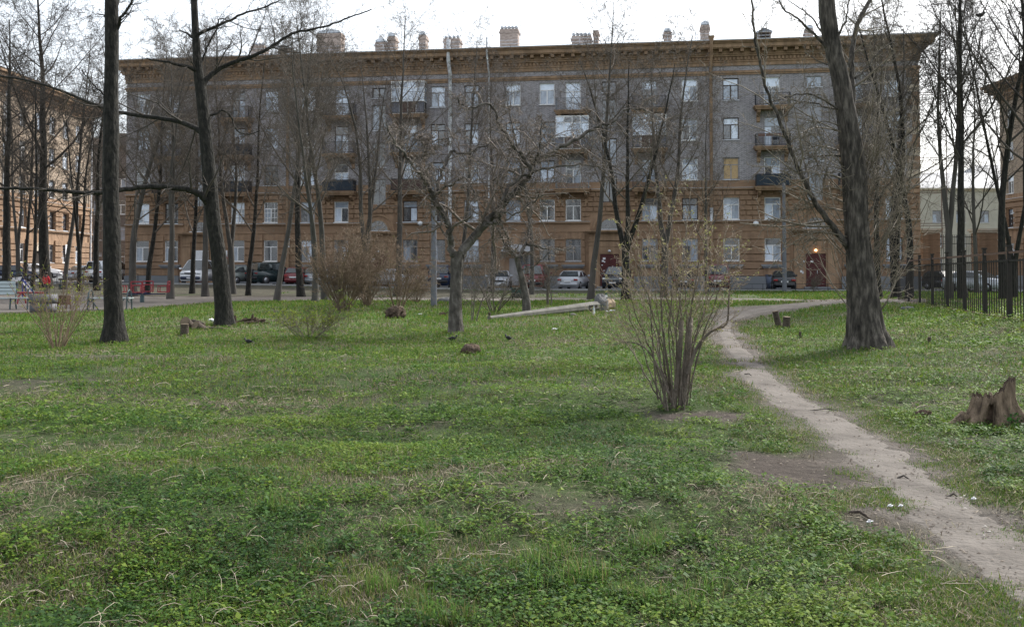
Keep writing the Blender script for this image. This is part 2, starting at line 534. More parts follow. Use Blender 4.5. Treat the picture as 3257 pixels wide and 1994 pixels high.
def tubes(branches, name, cap=False):
    # branches: list of (pts, radii, sides); one mesh, vectorised by shape
    groups = {}
    for pts, rad, n in branches:
        groups.setdefault((len(pts), n), []).append((pts, rad))
    Vs, Qs, Ts, off = [], [], [], 0
    for (k, n), L in groups.items():
        P = np.array([[tuple(q) for q in p] for p, _ in L], float)
        Rr = np.array([r for _, r in L], float)
        T = np.gradient(P, axis=1) if k > 2 else np.repeat((P[:, 1:] - P[:, :1]), k, axis=1)
        T /= np.linalg.norm(T, axis=2, keepdims=True) + 1e-9
        mean = np.abs(T[:, :, 2]).mean(axis=1)
        ref = np.where((mean > 0.75)[:, None], np.array([[1.0, 0.15, 0]]), np.array([[0.1, 0.05, 1.0]]))
        U = np.cross(T, ref[:, None, :])
        U /= np.linalg.norm(U, axis=2, keepdims=True) + 1e-9
        W = np.cross(T, U)
        a = np.arange(n) * 2 * np.pi / n
        V = P[:, :, None, :] + Rr[:, :, None, None] * (np.cos(a)[None, None, :, None] * U[:, :, None, :] + np.sin(a)[None, None, :, None] * W[:, :, None, :])
        B = len(L)
        Vs.append(V.reshape(-1, 3))
        base = off + np.arange(B)[:, None, None] * (k * n)
        ring = np.arange(k - 1)[None, :, None] * n
        kk = np.arange(n)[None, None, :]
        kn = (kk + 1) % n
        Q = np.stack([base + ring + kk, base + ring + kn, base + ring + n + kn, base + ring + n + kk], axis=-1)
        Qs.append(Q.reshape(-1, 4))
        if cap and n >= 4:
            last = (off + np.arange(B) * (k * n) + (k - 1) * n)
            for b0 in last:
                for j in range(1, n - 1):
                    Ts.append((b0, b0 + j, b0 + j + 1))
        off += B * k * n
    return mesh_np(name, np.concatenate(Vs), np.concatenate(Qs), Ts if Ts else None, smooth_=True)
# ------------------------------------------------------------------ the ground
def ground_mat():
    m = bpy.data.materials.new('ground_soil')
    m.use_nodes = True
    nt = m.node_tree
    b = nt.nodes['Principled BSDF']
    b.inputs['Roughness'].default_value = 0.95
    b.inputs['Specular IOR Level'].default_value = 0.15
    at_ = nt.nodes.new('ShaderNodeAttribute')
    at_.attribute_name = 'Col'
    tc = nt.nodes.new('ShaderNodeTexCoord')
    n1 = nt.nodes.new('ShaderNodeTexNoise')
    n1.inputs['Scale'].default_value = 9.0
    n1.inputs['Detail'].default_value = 8
    n1.inputs['Roughness'].default_value = 0.7
    n2 = nt.nodes.new('ShaderNodeTexNoise')
    n2.inputs['Scale'].default_value = 1.1
    n2.inputs['Detail'].default_value = 6
    nt.links.new(tc.outputs['Object'], n1.inputs['Vector'])
    nt.links.new(tc.outputs['Object'], n2.inputs['Vector'])
    mr = nt.nodes.new('ShaderNodeMapRange')
    mr.inputs['From Min'].default_value = 0.3
    mr.inputs['From Max'].default_value = 0.7
    mr.inputs['To Min'].default_value = 0.6
    mr.inputs['To Max'].default_value = 1.4
    nt.links.new(n1.outputs['Fac'], mr.inputs['Value'])
    mr2 = nt.nodes.new('ShaderNodeMapRange')
    mr2.inputs['From Min'].default_value = 0.3
    mr2.inputs['From Max'].default_value = 0.7
    mr2.inputs['To Min'].default_value = 0.8
    mr2.inputs['To Max'].default_value = 1.2
    nt.links.new(n2.outputs['Fac'], mr2.inputs['Value'])
    mu = nt.nodes.new('ShaderNodeMath')
    mu.operation = 'MULTIPLY'
    nt.links.new(mr.outputs[0], mu.inputs[0])
    nt.links.new(mr2.outputs[0], mu.inputs[1])
    vm = nt.nodes.new('ShaderNodeVectorMath')
    vm.operation = 'SCALE'
    nt.links.new(at_.outputs['Color'], vm.inputs[0])
    nt.links.new(mu.outputs[0], vm.inputs['Scale'])
    nt.links.new(vm.outputs[0], b.inputs['Base Color'])
    bp = nt.nodes.new('ShaderNodeBump')
    bp.inputs['Strength'].default_value = 1.0
    bp.inputs['Distance'].default_value = 0.06
    nt.links.new(n1.outputs['Fac'], bp.inputs['Height'])
    nt.links.new(bp.outputs['Normal'], b.inputs['Normal'])
    MATS['ground_soil'] = m
ground_mat()
pmat('path_dirt', (0.142, 0.126, 0.111), (0.072, 0.062, 0.053), 1.9, 0.95, 0.45, 22, detail=12, c3=(0.115, 0.101, 0.088))
pmat('yard_dirt', (0.145, 0.128, 0.112), (0.09, 0.078, 0.068), 0.7, 0.95, 0.3, 12, detail=9)

# the trodden path: (y of the photo, left edge, right edge)
PATH_PX = [((3420, 2150), (3900, 2150)), ((3246, 1947), (3560, 1947)), ((3056, 1787), (3345, 1787)), ((2938, 1698), (3262, 1698)), ((2861, 1603), (3115, 1603)),
           ((2795, 1526), (2985, 1526)), ((2713, 1470), (2920, 1470)), ((2624, 1408), (2825, 1408)), ((2552, 1343), (2715, 1343)), ((2482, 1301), (2635, 1301)),
           ((2425, 1258), (2550, 1258)), ((2369, 1214), (2480, 1214)), ((2345, 1163), (2429, 1163)), ((2301, 1100), (2362, 1100)), ((2286, 1058), (2328, 1056)),
           ((2281, 1028), (2328, 1030)), ((2298, 1010), (2345, 1017)), ((2345, 994), (2390, 1003)), ((2420, 978), (2460, 989)), ((2500, 968), (2530, 979)),
           ((2590, 960), (2610, 971)), ((2700, 955), (2710, 966))]
PATH_W = [(gp(*a), gp(*b)) for a, b in PATH_PX]
def densify(pairs, n):
    out = []
    for i in range(len(pairs) - 1):
        for k in range(n):
            t = k / n
            p0 = pairs[max(i - 1, 0)]; p1 = pairs[i]; p2 = pairs[i + 1]; p3 = pairs[min(i + 2, len(pairs) - 1)]
            def cr(a, b, c, d):
                return 0.5 * ((2 * b) + (c - a) * t + (2 * a - 5 * b + 4 * c - d) * t * t + (-a + 3 * b - 3 * c + d) * t ** 3)
            out.append((cr(p0[0], p1[0], p2[0], p3[0]), cr(p0[1], p1[1], p2[1], p3[1])))
    out.append(pairs[-1])
    return out
PATH_D = densify(PATH_W, 7)
PATH_C = np.array([((a.x + b.x) / 2, (a.y + b.y) / 2) for a, b in PATH_D])
PATH_H = np.array([(Vector((a.x, a.y)) - Vector((b.x, b.y))).length / 2 for a, b in PATH_D])

def path_dist(x, y):
    # signed distance to the path edge in metres (negative inside)
    x = np.asarray(x, float).ravel(); y = np.asarray(y, float).ravel()
    best = np.full(x.shape, 1e9)
    for i in range(len(PATH_C)):
        d = np.hypot(x - PATH_C[i, 0], y - PATH_C[i, 1]) - PATH_H[i] * 0.92
        best = np.minimum(best, d)
    return best

YARD_PX = [(-500, 1010, 930), (-100, 1004, 934), (0, 1000, 936), (120, 998, 937), (300, 991, 938), (420, 985, 940), (560, 972, 942), (700, 964, 943), (850, 960, 943), (1000, 958, 943), (1250, 957, 947), (1500, 957, 948),
           (1750, 958, 949), (2000, 956, 948), (2200, 955, 948), (2400, 957, 949), (2550, 961, 951), (2700, 966, 952), (2800, 966, 952), (2950, 964, 951)]
YARD_F = [gp(p, f) for p, f, b in YARD_PX]
YARD_B = [gp(p, b) for p, f, b in YARD_PX]
poly = np.array([(v.x, v.y) for v in YARD_F] + [(v.x, v.y) for v in YARD_B[::-1]])
def in_poly(x, y, P):
    x = np.asarray(x, float).ravel(); y = np.asarray(y, float).ravel()
    c = np.zeros(x.shape, bool)
    j = len(P) - 1
    for i in range(len(P)):
        xi, yi = P[i]; xj, yj = P[j]
        hit = ((yi > y) != (yj > y)) & (x < (xj - xi) * (y - yi) / (yj - yi + 1e-12) + xi)
        c ^= hit
        j = i
    return c

# facade frame of the long building
FR = at(2925, 500, 80.0); FL = at(402, 500, 90.0)
FA = Vector((FL.x, FL.y, 0)); FB = Vector((FR.x, FR.y, 0))
FDIR = (FB - FA).normalized()
FLEN = (FB - FA).length
FROT = math.atan2(FDIR.y, FDIR.x)
FN = Vector((FDIR.y, -FDIR.x, 0))            # out of the wall, towards the park
def lane_coord(x, y):
    x = np.asarray(x, float); y = np.asarray(y, float)
    return (x - FA.x) * FN.x + (y - FA.y) * FN.y      # distance in front of the facade
LANE_W = 8.8

BLOBS = [(gp(2540, 1505), .60, 1.0, 1.0), (gp(2660, 1470), .35, .55, .9), (gp(2780, 1660), .3, .5, .8), (gp(2190, 1320) + Vector((.1, -.1, 0)), .75, .42, 1.0), (gp(3130, 1405), .9, .35, .85), (gp(350, 1135), 2.2, .5, .6)]
def blobs(x, y):
    # trampled soil: beside the path, round the shrub and the stump
    f = np.ones(np.shape(x))
    nz = .35 * vnoise(x, y, .5, 33) + .25 * vnoise(x, y, .18, 34)
    for q, rx, ry, k in BLOBS:
        d = np.sqrt(((x - q.x) / rx) ** 2 + ((y - q.y) / ry) ** 2) + nz
        f = f * (1 - k * (1 - smooth(.55, 1.15, d)))
    return f

def cover(x, y):
    # 0 bare soil .. 1 green
    x = np.asarray(x, float).ravel(); y = np.asarray(y, float).ravel()
    pd = path_dist(x, y)
    c = smooth(-0.02, 0.42, pd + 0.25 * vnoise(x, y, 0.5, 5))
    bare = smooth(0.16, 0.55, vnoise(x, y, 1.7, 6) * 0.42 + vnoise(x, y, 0.6, 7) * 0.38 + vnoise(x, y, 0.22, 8) * 0.34)
    c = c * (1 - 0.65 * bare * (1 - .2 * smooth(18, 30, y)) * (1 - smooth(40, 48, y)))
    c = c * blobs(x, y)
    # mostly bare soil with patchy grass under the far trees
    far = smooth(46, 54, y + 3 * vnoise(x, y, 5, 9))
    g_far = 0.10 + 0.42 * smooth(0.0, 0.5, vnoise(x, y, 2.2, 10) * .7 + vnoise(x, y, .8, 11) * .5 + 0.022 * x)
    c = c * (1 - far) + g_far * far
    c = np.where(in_poly(x, y, poly), 0.02, c)
    right = smooth(12, 16, x) * smooth(40, 46, y)
    c = np.maximum(c, 0.9 * right * (1 - smooth(78, 82, y)))
    return np.clip(c, 0, 1)

def graded(a0, a1, fine0, fine1, fs, cs_growth=1.18, cmax=12.0):
    xs = list(np.arange(fine0, fine1 + 1e-6, fs))
    s = fs
    while xs[-1] < a1:
        s = min(s * cs_growth, cmax); xs.append(xs[-1] + s)
    s = fs
    while xs[0] > a0:
        s = min(s * cs_growth, cmax); xs.insert(0, xs[0] - s)
    return np.array(xs)
gx = graded(-320, 320, -9, 9, 0.16, 1.09, 14)
gy = graded(-60, 520, 3, 18, 0.14, 1.05, 14)
GX, GY = np.meshgrid(gx, gy)
GZ = ground(GX, GY)
nx, ny = len(gx), len(gy)
ii = np.arange(nx - 1)[None, :] + np.arange(ny - 1)[:, None] * nx
quads = np.stack([ii, ii + 1, ii + 1 + nx, ii + nx], -1).reshape(-1, 4)
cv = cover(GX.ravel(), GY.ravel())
xr, yr = GX.ravel(), GY.ravel()
soil = np.array([0.060, 0.049, 0.041])
soil_far = np.array([0.072, 0.061, 0.052])
green = np.array([0.060, 0.112, 0.022])
nearf = (1 - smooth(14, 24, yr))[:, None]
vn = (0.5 + 0.5 * vnoise(xr, yr, 3.0, 12))[:, None]
sc_ = soil * nearf + soil_far * (1 - nearf)
gc_ = (green * (0.85 + 0.35 * vn)) * (1 - 0.55 * nearf) + 0.25 * nearf * soil
cols = sc_ * (1 - cv[:, None]) + gc_ * cv[:, None]
pdn = path_dist(xr, yr) + .18 * vnoise(xr, yr, .5, 31) + .1 * vnoise(xr, yr, .2, 32)
kp = (1 - smooth(.02, .38, pdn))[:, None]
cols = cols * (1 - kp) + np.array([.108, .095, .083]) * kp
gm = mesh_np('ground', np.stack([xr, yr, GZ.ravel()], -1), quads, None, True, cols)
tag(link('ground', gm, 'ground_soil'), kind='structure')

def ribbon(name, pairs, mat, lift, cross=6, edge_noise=0.0):
    V, Q = [], []
    n = cross + 1
    for i, (a, b) in enumerate(pairs):
        d = Vector((b.x - a.x, b.y - a.y, 0))
        L = max(d.length, 1e-3)
        ja = edge_noise * min(1, L / 1.2) * float(vnoise(a.x, a.y, 0.42, 21) + 0.6 * vnoise(a.x, a.y, 0.17, 22))
        jb = edge_noise * min(1, L / 1.2) * float(vnoise(b.x, b.y, 0.42, 23) + 0.6 * vnoise(b.x, b.y, 0.17, 24))
        for k in range(n):
            t = k / cross
            p = Vector((a.x, a.y, 0)) + d * t + d / L * (ja * (1 - t) + jb * t)
            V.append((p.x, p.y, gz(p.x, p.y) + (min(1.0, min(k, cross - k) / 4) * lift + (.008 * float(vnoise(p.x, p.y, .28, 61)) + .006 * float(vnoise(p.x, p.y, .12, 62)) if edge_noise < .3 else 0) if 0 < k < cross else -0.012)))
    for i in range(len(pairs) - 1):
        for k in range(cross):
            Q.append((i * n + k, i * n + k + 1, (i + 1) * n + k + 1, (i + 1) * n + k))
    o = link(name, mesh_np(name, V, Q, None, True), mat)
    return tag(o, kind='structure')
PD2 = densify(PATH_W, 30)
def path_sheet():
    # the trodden path as a fine sheet with ragged edges: cells of the ground inside the path
    ribbon('dirt_path', PD2, 'path_dirt', 0.012, 16, 0.11)
path_sheet()
ribbon('dirt_yard', densify(list(zip(YARD_F, YARD_B)), 10), 'yard_dirt', 0.035, 8, 0.5)

# the asphalt lane along the building and its kerb
def lane():
    xs = np.linspace(-40, FLEN + 45, 60)
    ys = np.linspace(-1.0, LANE_W, 9)
    V, Q = [], []
    for u in xs:
        for w in ys:
            p = FA + FDIR * u + FN * w
            V.append((p.x, p.y, gz(p.x, p.y) + 0.035))
    n = len(ys)
    for i in range(len(xs) - 1):
        for k in range(n - 1):
            Q.append((i * n + k, (i + 1) * n + k, (i + 1) * n + k + 1, i * n + k + 1))
    tag(link('asphalt_lane', mesh_np('asphalt_lane', V, Q, None, True), 'asphalt'), kind='structure')
    k = tag(link('kerb', None, None), kind='structure')
    L = (FLEN + 85) / 40
    for i in range(40):
        u0 = -40 + i * L
        a = FA + FDIR * (u0 + 0.01) + FN * LANE_W
        b = FA + FDIR * (u0 + L - 0.01) + FN * LANE_W
        a.z = gz(a.x, a.y); b.z = gz(b.x, b.y)
        o = piece('kerb_stone', (0, -0.08, -0.2), (L - 0.03, 0.08, 0.13), 'kerb_stone', k)
        mid = (a + b) / 2
        o.location = (mid.x, mid.y, mid.z - 0.035)
        o.rotation_euler = (0, 0, FROT)
    # side drives at the two ends of the long building
    for nm, xa, xb in (('asphalt_drive', FA.x - 11.5, FA.x - 2.5), ('asphalt_drive', FB.x + 4.5, FB.x + 14.0)):
        V, Q = [], []
        for j, y in enumerate(np.linspace(66, 150, 22)):
            for x in (xa, (xa + xb) / 2, xb):
                V.append((x + (y - 80) * 0.02, y, gz(x, y) + 0.028))
        for j in range(21):
            for k in range(2):
                Q.append((j * 3 + k, j * 3 + k + 1, j * 3 + k + 4, j * 3 + k + 3))
        tag(link(nm, mesh_np(nm, V, Q, None, True), 'asphalt'), kind='structure')
lane()
# ------------------------------------------------------------------ buildings
def fac(px, py):
    sx, sz = ray(px, py)
    Y = (FA.x * FN.x + FA.y * FN.y) / (sx * FN.x + FN.y)
    p = Vector((sx * Y, Y, 0))
    return (p - FA).dot(FDIR), EYE + sz * Y
def fu(px, py=500):
    return fac(px, py)[0]

def wall_mesh(name, L, D, z0, z1, openings, reveal=0.28, back=True):
    xs = sorted({0.0, L} | {round(v, 4) for o in openings for v in (o[0], o[1])})
    zs = sorted({z0, z1} | {round(v, 4) for o in openings for v in (o[2], o[3]) if z0 < v < z1})
    mb = MB()
    for i in range(len(xs) - 1):
        for j in range(len(zs) - 1):
            cx_, cz = (xs[i] + xs[i + 1]) / 2, (zs[j] + zs[j + 1]) / 2
            if any(o[0] < cx_ < o[1] and o[2] < cz < o[3] for o in openings):
                continue
            mb.quad((xs[i], 0, zs[j]), (xs[i + 1], 0, zs[j]), (xs[i + 1], 0, zs[j + 1]), (xs[i], 0, zs[j + 1]))
    r = reveal
    for o in openings:
        a, b, c, d = o[0], o[1], max(o[2], z0), min(o[3], z1)
        if c >= d:
            continue
        mb.quad((a, 0, c), (a, 0, d), (a, r, d), (a, r, c))
        mb.quad((b, 0, c), (b, r, c), (b, r, d), (b, 0, d))
        if o[2] >= z0: mb.quad((a, 0, c), (a, r, c), (b, r, c), (b, 0, c))
        if o[3] <= z1: mb.quad((a, 0, d), (b, 0, d), (b, r, d), (a, r, d))
    if back:
        mb.quad((0, D, z0), (0, 0, z0), (0, 0, z1), (0, D, z1))
        mb.quad((L, 0, z0), (L, D, z0), (L, D, z1), (L, 0, z1))
        mb.quad((L, D, z0), (0, D, z0), (0, D, z1), (L, D, z1))
    return mb.mesh(name)

FRAME_CACHE = {}
def window(root, x, z0, z1, w, frame='frame_white', panes=('pane_net_sky', 'pane_dark', 'pane_dark'), style='T', sill=True, rec=0.13, label=None):
    h = z1 - z0
    t = 0.075
    key = (round(w, 2), round(h, 2), frame, style)
    tz = h * 0.68 if style in ('T', 'grid') else h
    if key not in FRAME_CACHE:
        mb = MB()
        y0, y1 = 0.0, 0.07
        mb.box((-w / 2, y0, 0), (-w / 2 + t, y1, h)).box((w / 2 - t, y0, 0), (w / 2, y1, h))
        mb.box((-w / 2 + t, y0, 0), (w / 2 - t, y1, t)).box((-w / 2 + t, y0, h - t), (w / 2 - t, y1, h))
        if style in ('T', 'grid'):
            mb.box((-w / 2 + t, y0 + .003, tz - t / 2), (w / 2 - t, y1 - .003, tz + t / 2))
            mb.box((-t * .55, y0 - .01, t), (t * .55, y1 - .01, tz - t / 2))
        elif style == 'V':
            mb.box((-t * .55, y0 - .01, t), (t * .55, y1 - .01, h - t))
        if style == 'grid':
            for gx_ in (-w * .25, w * .25):
                mb.box((gx_ - .02, y0 + .008, t), (gx_ + .02, y1 - .03, h - t))
            for q in (.25, .47):
                mb.box((-w / 2 + t, y0 + .009, h * q - .02), (w / 2 - t, y1 - .031, h * q + .02))
        me = mb.mesh('window_frame')
        me.materials.append(MATS[frame])
        FRAME_CACHE[key] = me
    o = bpy.data.objects.new('window', FRAME_CACHE[key])
    COL.objects.link(o)
    o.parent = root
    o.location = (x, rec, z0)
    if label: o['label'] = label
    yy = (0.036, 0.05)
    if style in ('T', 'grid'):
        piece('pane', (-w / 2 + t, yy[0], tz + t / 2), (w / 2 - t, yy[1], h - t), panes[0], o)
        piece('pane', (-w / 2 + t, yy[0], t), (-t * .5, yy[1], tz - t / 2), panes[1], o)
        piece('pane', (t * .5, yy[0], t), (w / 2 - t, yy[1], tz - t / 2), panes[2], o)
    elif style == 'V':
        piece('pane', (-w / 2 + t, yy[0], t), (-t * .5, yy[1], h - t), panes[1], o)
        piece('pane', (t * .5, yy[0], t), (w / 2 - t, yy[1], h - t), panes[2], o)
    else:
        piece('pane', (-w / 2 + t, yy[0], t), (w / 2 - t, yy[1], h - t), panes[0], o)
    if sill:
        piece('sill', (-w / 2 - .05, -rec - .09, -.06), (w / 2 + .05, 0.02, -.005), 'frame_white' if frame == 'frame_white' else 'galvanised', o)
    return o

def free_spans(L, cuts, a=0.0):
    spans, cur = [], a
    for c0, c1 in sorted(cuts):
        if c0 > cur + 0.05:
            spans.append((cur, c0))
        cur = max(cur, c1)
    if L > cur + 0.05:
        spans.append((cur, L))
    return spans

def rustication(root, L, openings, mat, z0, z1, n, block=None, name='stone_course', gap=0.105, proud=0.14, limit=290, x_from=0.0):
    hgt = (z1 - z0) / n
    cnt = 0
    rest = MB()
    rr = random.Random(3)
    for k in range(n):
        a, b = z0 + k * hgt, z0 + (k + 1) * hgt - gap
        cuts = [(o[0] - .02, o[1] + .02) for o in openings if o[2] < b - .05 and o[3] > a + .05]
        for s0, s1 in free_spans(L, cuts, x_from):
            parts_ = [(s0, s1)]
            if block:
                parts_ = []
                x = s0
                st = block * (0.5 if k % 2 else 1.0)
                while x < s1 - .05:
                    e = min(s1, x + st)
                    if s1 - e < 0.3: e = s1
                    parts_.append((x, e)); x = e; st = block * rr.uniform(.9, 1.1)
            for p0, p1 in parts_:
                q0, q1 = p0 + gap / 2, p1 - gap / 2
                pr = proud + rr.uniform(-.006, .006)
                if cnt < limit:
                    piece(name, (q0, -pr, a), (q1, .01, b), mat, root)
                else:
                    rest.box((q0, -pr, a), (q1, .01, b))
                cnt += 1
    if rest.v:
        o = rest.build(name + 's', mat, root)
        o['kind'] = 'stuff'

def stack_band(name, L, D, layers, mat, root):
    # mouldings that run round front and ends: (z0, z1, projection)
    mb = MB()
    for z0, z1, p in layers:
        mb.box((-p, -p, z0), (L + p, D + p, z1))
    return mb.build(name, mat, root)

def balcony(root, x, z, w=2.7, d=1.0, rail='rail_dark', style='bars', trim='plaster_trim', seedn=0):
    mb = MB()
    mb.box((-w / 2 - .14, -d - .14, -.08), (w / 2 + .14, 0, 0.0))
    mb.box((-w / 2 - .06, -d - .06, -.20), (w / 2 + .06, 0, -.08))
    mb.box((-w / 2, -d, -.30), (w / 2, 0, -.20))
    o = mb.build('balcony', trim, root)
    o.location = (x, 0, z)
    for s in (-1, 1):
        br = MB()
        br.prism([(0, 0), (-d * .85, 0), (-d * .85, -.18), (-d * .5, -.42), (-.2, -.52), (-.14, -.85), (0, -.95)], -.13, .13, M=Matrix.Rotation(math.pi / 2, 4, 'Z'))
        b = br.build('bracket', trim, o)
        b.location = (s * (w / 2 - .28), 0, -.30)
    rl = MB()
    h = 1.0
    x0, x1, y1 = -w / 2 + .03, w / 2 - .03, -d + .03
    for zz in (h, .1):
        rl.bar((x0, y1, zz), (x1, y1, zz), .05, .04)
        rl.bar((x0, y1, zz), (x0, 0, zz), .05, .04)
        rl.bar((x1, y1, zz), (x1, 0, zz), .05, .04)
    for px_, py_ in ((x0, y1), (x1, y1)):
        rl.box((px_ - .03, py_ - .03, 0), (px_ + .03, py_ + .03, h + .02))
    nb = int(w / .12)
    for k in range(1, nb):
        xx = x0 + (x1 - x0) * k / nb
        rl.box((xx - .011, y1 - .011, .1), (xx + .011, y1 + .011, h))
    for k in range(1, 8):
        yy = y1 + (0 - y1) * k / 8
        for xx in (x0, x1):
            rl.box((xx - .011, yy - .011, .1), (xx + .011, yy + .011, h))
    rl.build('railing', rail, o)
    if style.startswith('panel'):
        m = style.split(':')[1]
        pn = MB().box((x0, y1 + .03, .12), (x1, y1 + .05, h - .03))
        pn.box((x0 + .03, y1 + .05, .12), (x0 + .05, 0, h - .03)).box((x1 - .05, y1 + .05, .12), (x1 - .03, 0, h - .03))
        pn.build('balcony_panel', m, o)
    if style.startswith('glazed'):
        H = 2.75
        g = MB()
        n = 4
        for k in range(n + 1):
            xx = x0 + (x1 - x0) * k / n
            g.box((xx - .03, y1 + .02, 0.02), (xx + .03, y1 + .08, H))
        for zz in (.02, 1.05, 2.2, H - .06):
            g.box((x0, y1 + .025, zz), (x1, y1 + .075, zz + .06))
        for xx in (x0, x1):
            for zz in (1.05, 2.2, H - .06):
                g.box((xx - .025, y1 + .08, zz), (xx + .025, 0, zz + .06))
        g.box((x0 - .05, y1, H), (x1 + .05, 0, H + .06))
        g.build('glazing_frame', 'frame_white', o)
        for k in range(n):
            a = x0 + (x1 - x0) * k / n + .03
            b = x0 + (x1 - x0) * (k + 1) / n - .03
            piece('pane', (a, y1 + .045, 1.11), (b, y1 + .055, 2.2), ('pane_curtain_sky', 'pane_curtain_sky', 'pane_curtain_sky', 'pane_net_sky')[(k + seedn) % 4], o)
            piece('pane', (a, y1 + .045, 2.26), (b, y1 + .055, H - .06), ('pane_net_sky', 'pane_curtain_sky', 'pane_dark', 'pane_dark')[(k + seedn) % 4], o)
            piece('balcony_panel', (a, y1 + .045, .08), (b, y1 + .055, 1.05), ('panel_lilac', 'panel_rust', 'panel_rust', 'panel_lilac')[k % 4], o)
        for xx in (x0, x1):
            piece('pane', (xx - .01, y1 + .09, 1.11), (xx + .01, -.02, 2.2), 'pane_net_sky', o)
    return o

def arch_part(root, x, z, r, mat_pane='pane_dark', trim='plaster_trim'):
    n = 14
    pts = [(r * math.cos(math.pi * k / n), r * math.sin(math.pi * k / n)) for k in range(n + 1)]
    o = MB().prism([(p, q) for p, q in pts], -.065, -.02).build('fanlight', mat_pane, root)
    o.location = (x, 0, z)
    rg = MB()
    for (ra, rb, y) in ((r, r + .12, -.13), (r + .42, r + .55, -.09)):
        for k in range(n):
            a0, a1 = math.pi * k / n, math.pi * (k + 1) / n
            p = [(ra * math.cos(a0), ra * math.sin(a0)), (rb * math.cos(a0), rb * math.sin(a0)), (rb * math.cos(a1), rb * math.sin(a1)), (ra * math.cos(a1), ra * math.sin(a1))]
            rg.prism(p[::-1], y, -.01)
    rg.build('arch_moulding', trim, o)
    br = MB()
    for k in (1, 2, 3, 4, 5):
        a = math.pi * k / 6
        br.bar((0, -.085, 0), (r * .98 * math.cos(a), -.085, r * .98 * math.sin(a)), .05, .03)
    for a0 in range(10):
        a, b = math.pi * a0 / 10, math.pi * (a0 + 1) / 10
        br.bar((r * .5 * math.cos(a), -.085, r * .5 * math.sin(a)), (r * .5 * math.cos(b), -.085, r * .5 * math.sin(b)), .04, .03)
    br.build('glazing_bars', 'frame_grey', o)
    MB().box((-r - .2, -.16, -.1), (r + .2, -.02, -.0)).build('sill', 'galvanised', o)
    return o

def portal(root, x, zb, door='door_red', lit=False, papers=(), lampcol='lamp_clear', trim='plaster_trim'):
    # pilasters, stepped surround, entablature and the steel door
    mb = MB()
    for s in (-1, 1):
        xi, xo = (.92, 1.72)
        a, b = (xi, xo) if s > 0 else (-xo, -xi)
        mb.box((a, -.22, -.25), (b, -.01, 3.75))
        mb.box((a - .05, -.27, 3.40), (b + .05, -.01, 3.48))
        mb.box((a - .05, -.27, 3.70), (b + .05, -.01, 3.80))
        mb.box((a - .06, -.28, -.25), (b + .06, -.01, .25))
    mb.box((-1.72, -.22, 3.80), (1.72, -.01, 4.15))
    mb.box((-1.66, -.16, 4.15), (1.66, -.01, 4.42))
    mb.box((-1.85, -.45, 4.42), (1.85, -.01, 4.52))
    mb.box((-1.98, -.60, 4.52), (1.98, -.01, 4.66))
    for s in (-1, 1):
        a, b = (.78, .92) if s > 0 else (-.92, -.78)
        mb.box((a, -.12, 0), (b, .2, 3.75))
    mb.box((-.78, -.12, 2.68), (.78, .2, 3.75))
    mb.box((-.84, -.16, 3.28), (.84, -.12, 3.36))
    o = mb.build('portal', trim, root)
    o.location = (x, 0, zb)
    d = MB().box((-.77, -.05, 0.02), (-.02, .02, 2.66)).box((0.02, -.05, 0.02), (.77, .02, 2.66)).box((-.02, -.03, .02), (.02, .02, 2.66))
    d.build('door', door, o)
    hd = MB().box((.08, -.11, 1.05), (.12, -.05, 1.30)).build('door_handle', 'galvanised', o)
    MB().lathe([(.02, -.10), (.11, -.09), (.13, -.02), (.10, .05), (.02, .08)], 10, (0.0, -.22, 2.95)).build('door_lamp', 'bulb_warm' if lit else lampcol, o)
    for i, (px_, pz, w, h) in enumerate(papers):
        piece('notice', (px_ - w / 2, -.058 if abs(px_) < .78 else -.226, pz - h / 2), (px_ + w / 2, -.052 if abs(px_) < .78 else -.222, pz + h / 2), 'paper_white', o)
    MB().box((-1.0, -1.1, -.35), (1.0, -.23, -.0)).build('step', 'plinth_grey', o)
    return o

def chimney(root, x, y, z0, z1, w, d=1.2, caps='pots', mat='brick_chimney', step=None):
    mb = MB()
    mb.box((-w / 2, -d / 2, 0), (w / 2, d / 2, z1 - z0 - .35))
    mb.box((-w / 2 - .08, -d / 2 - .08, z1 - z0 - .35), (w / 2 + .08, d / 2 + .08, z1 - z0 - .22))
    mb.box((-w / 2 - .02, -d / 2 - .02, z1 - z0 - .22), (w / 2 + .02, d / 2 + .02, z1 - z0))
    if step:
        sw, sh = step
        mb.box((w / 2, -d / 2 + .05, 0), (w / 2 + sw, d / 2 - .05, sh))
    o = mb.build('chimney', mat, root)
    o.location = (x, y, z0)
    H = z1 - z0
    if caps == 'pots':
        n = max(2, int(w / .32))
        for k in range(n):
            xx = -w / 2 + w * (k + .5) / n
            c = MB()
            c.lathe([(.13, H), (.13, H + .12), (.17, H + .14), (.15, H + .30), (.06, H + .36)], 8, (xx, -d / 4, 0))
            c.build('chimney_cap', 'roof_metal', o)
    elif caps == 'hood':
        n = 8
        pr = [(w / 2 * math.cos(math.pi * k / n), H + .06 + .32 * math.sin(math.pi * k / n)) for k in range(n + 1)]
        MB().prism(pr, -d / 2, d / 2).build('chimney_cap', 'roof_metal', o)
    return o

def dormer(root, x, y, z, w, h):
    mb = MB().box((-w / 2, 0, 0), (w / 2, 2.2, h))
    o = mb.build('dormer', 'brick_brown', root)
    o.location = (x, y, z)
    MB().prism([(-w / 2 - .15, h), (w / 2 + .15, h), (0, h + .32)], -.15, 2.3).build('dormer_roof', 'rail_light', o)
    piece('louvre', (-w / 2 + .15, -.03, .15), (w / 2 - .15, -.002, h - .12), 'stump_hollow', o)
    return o

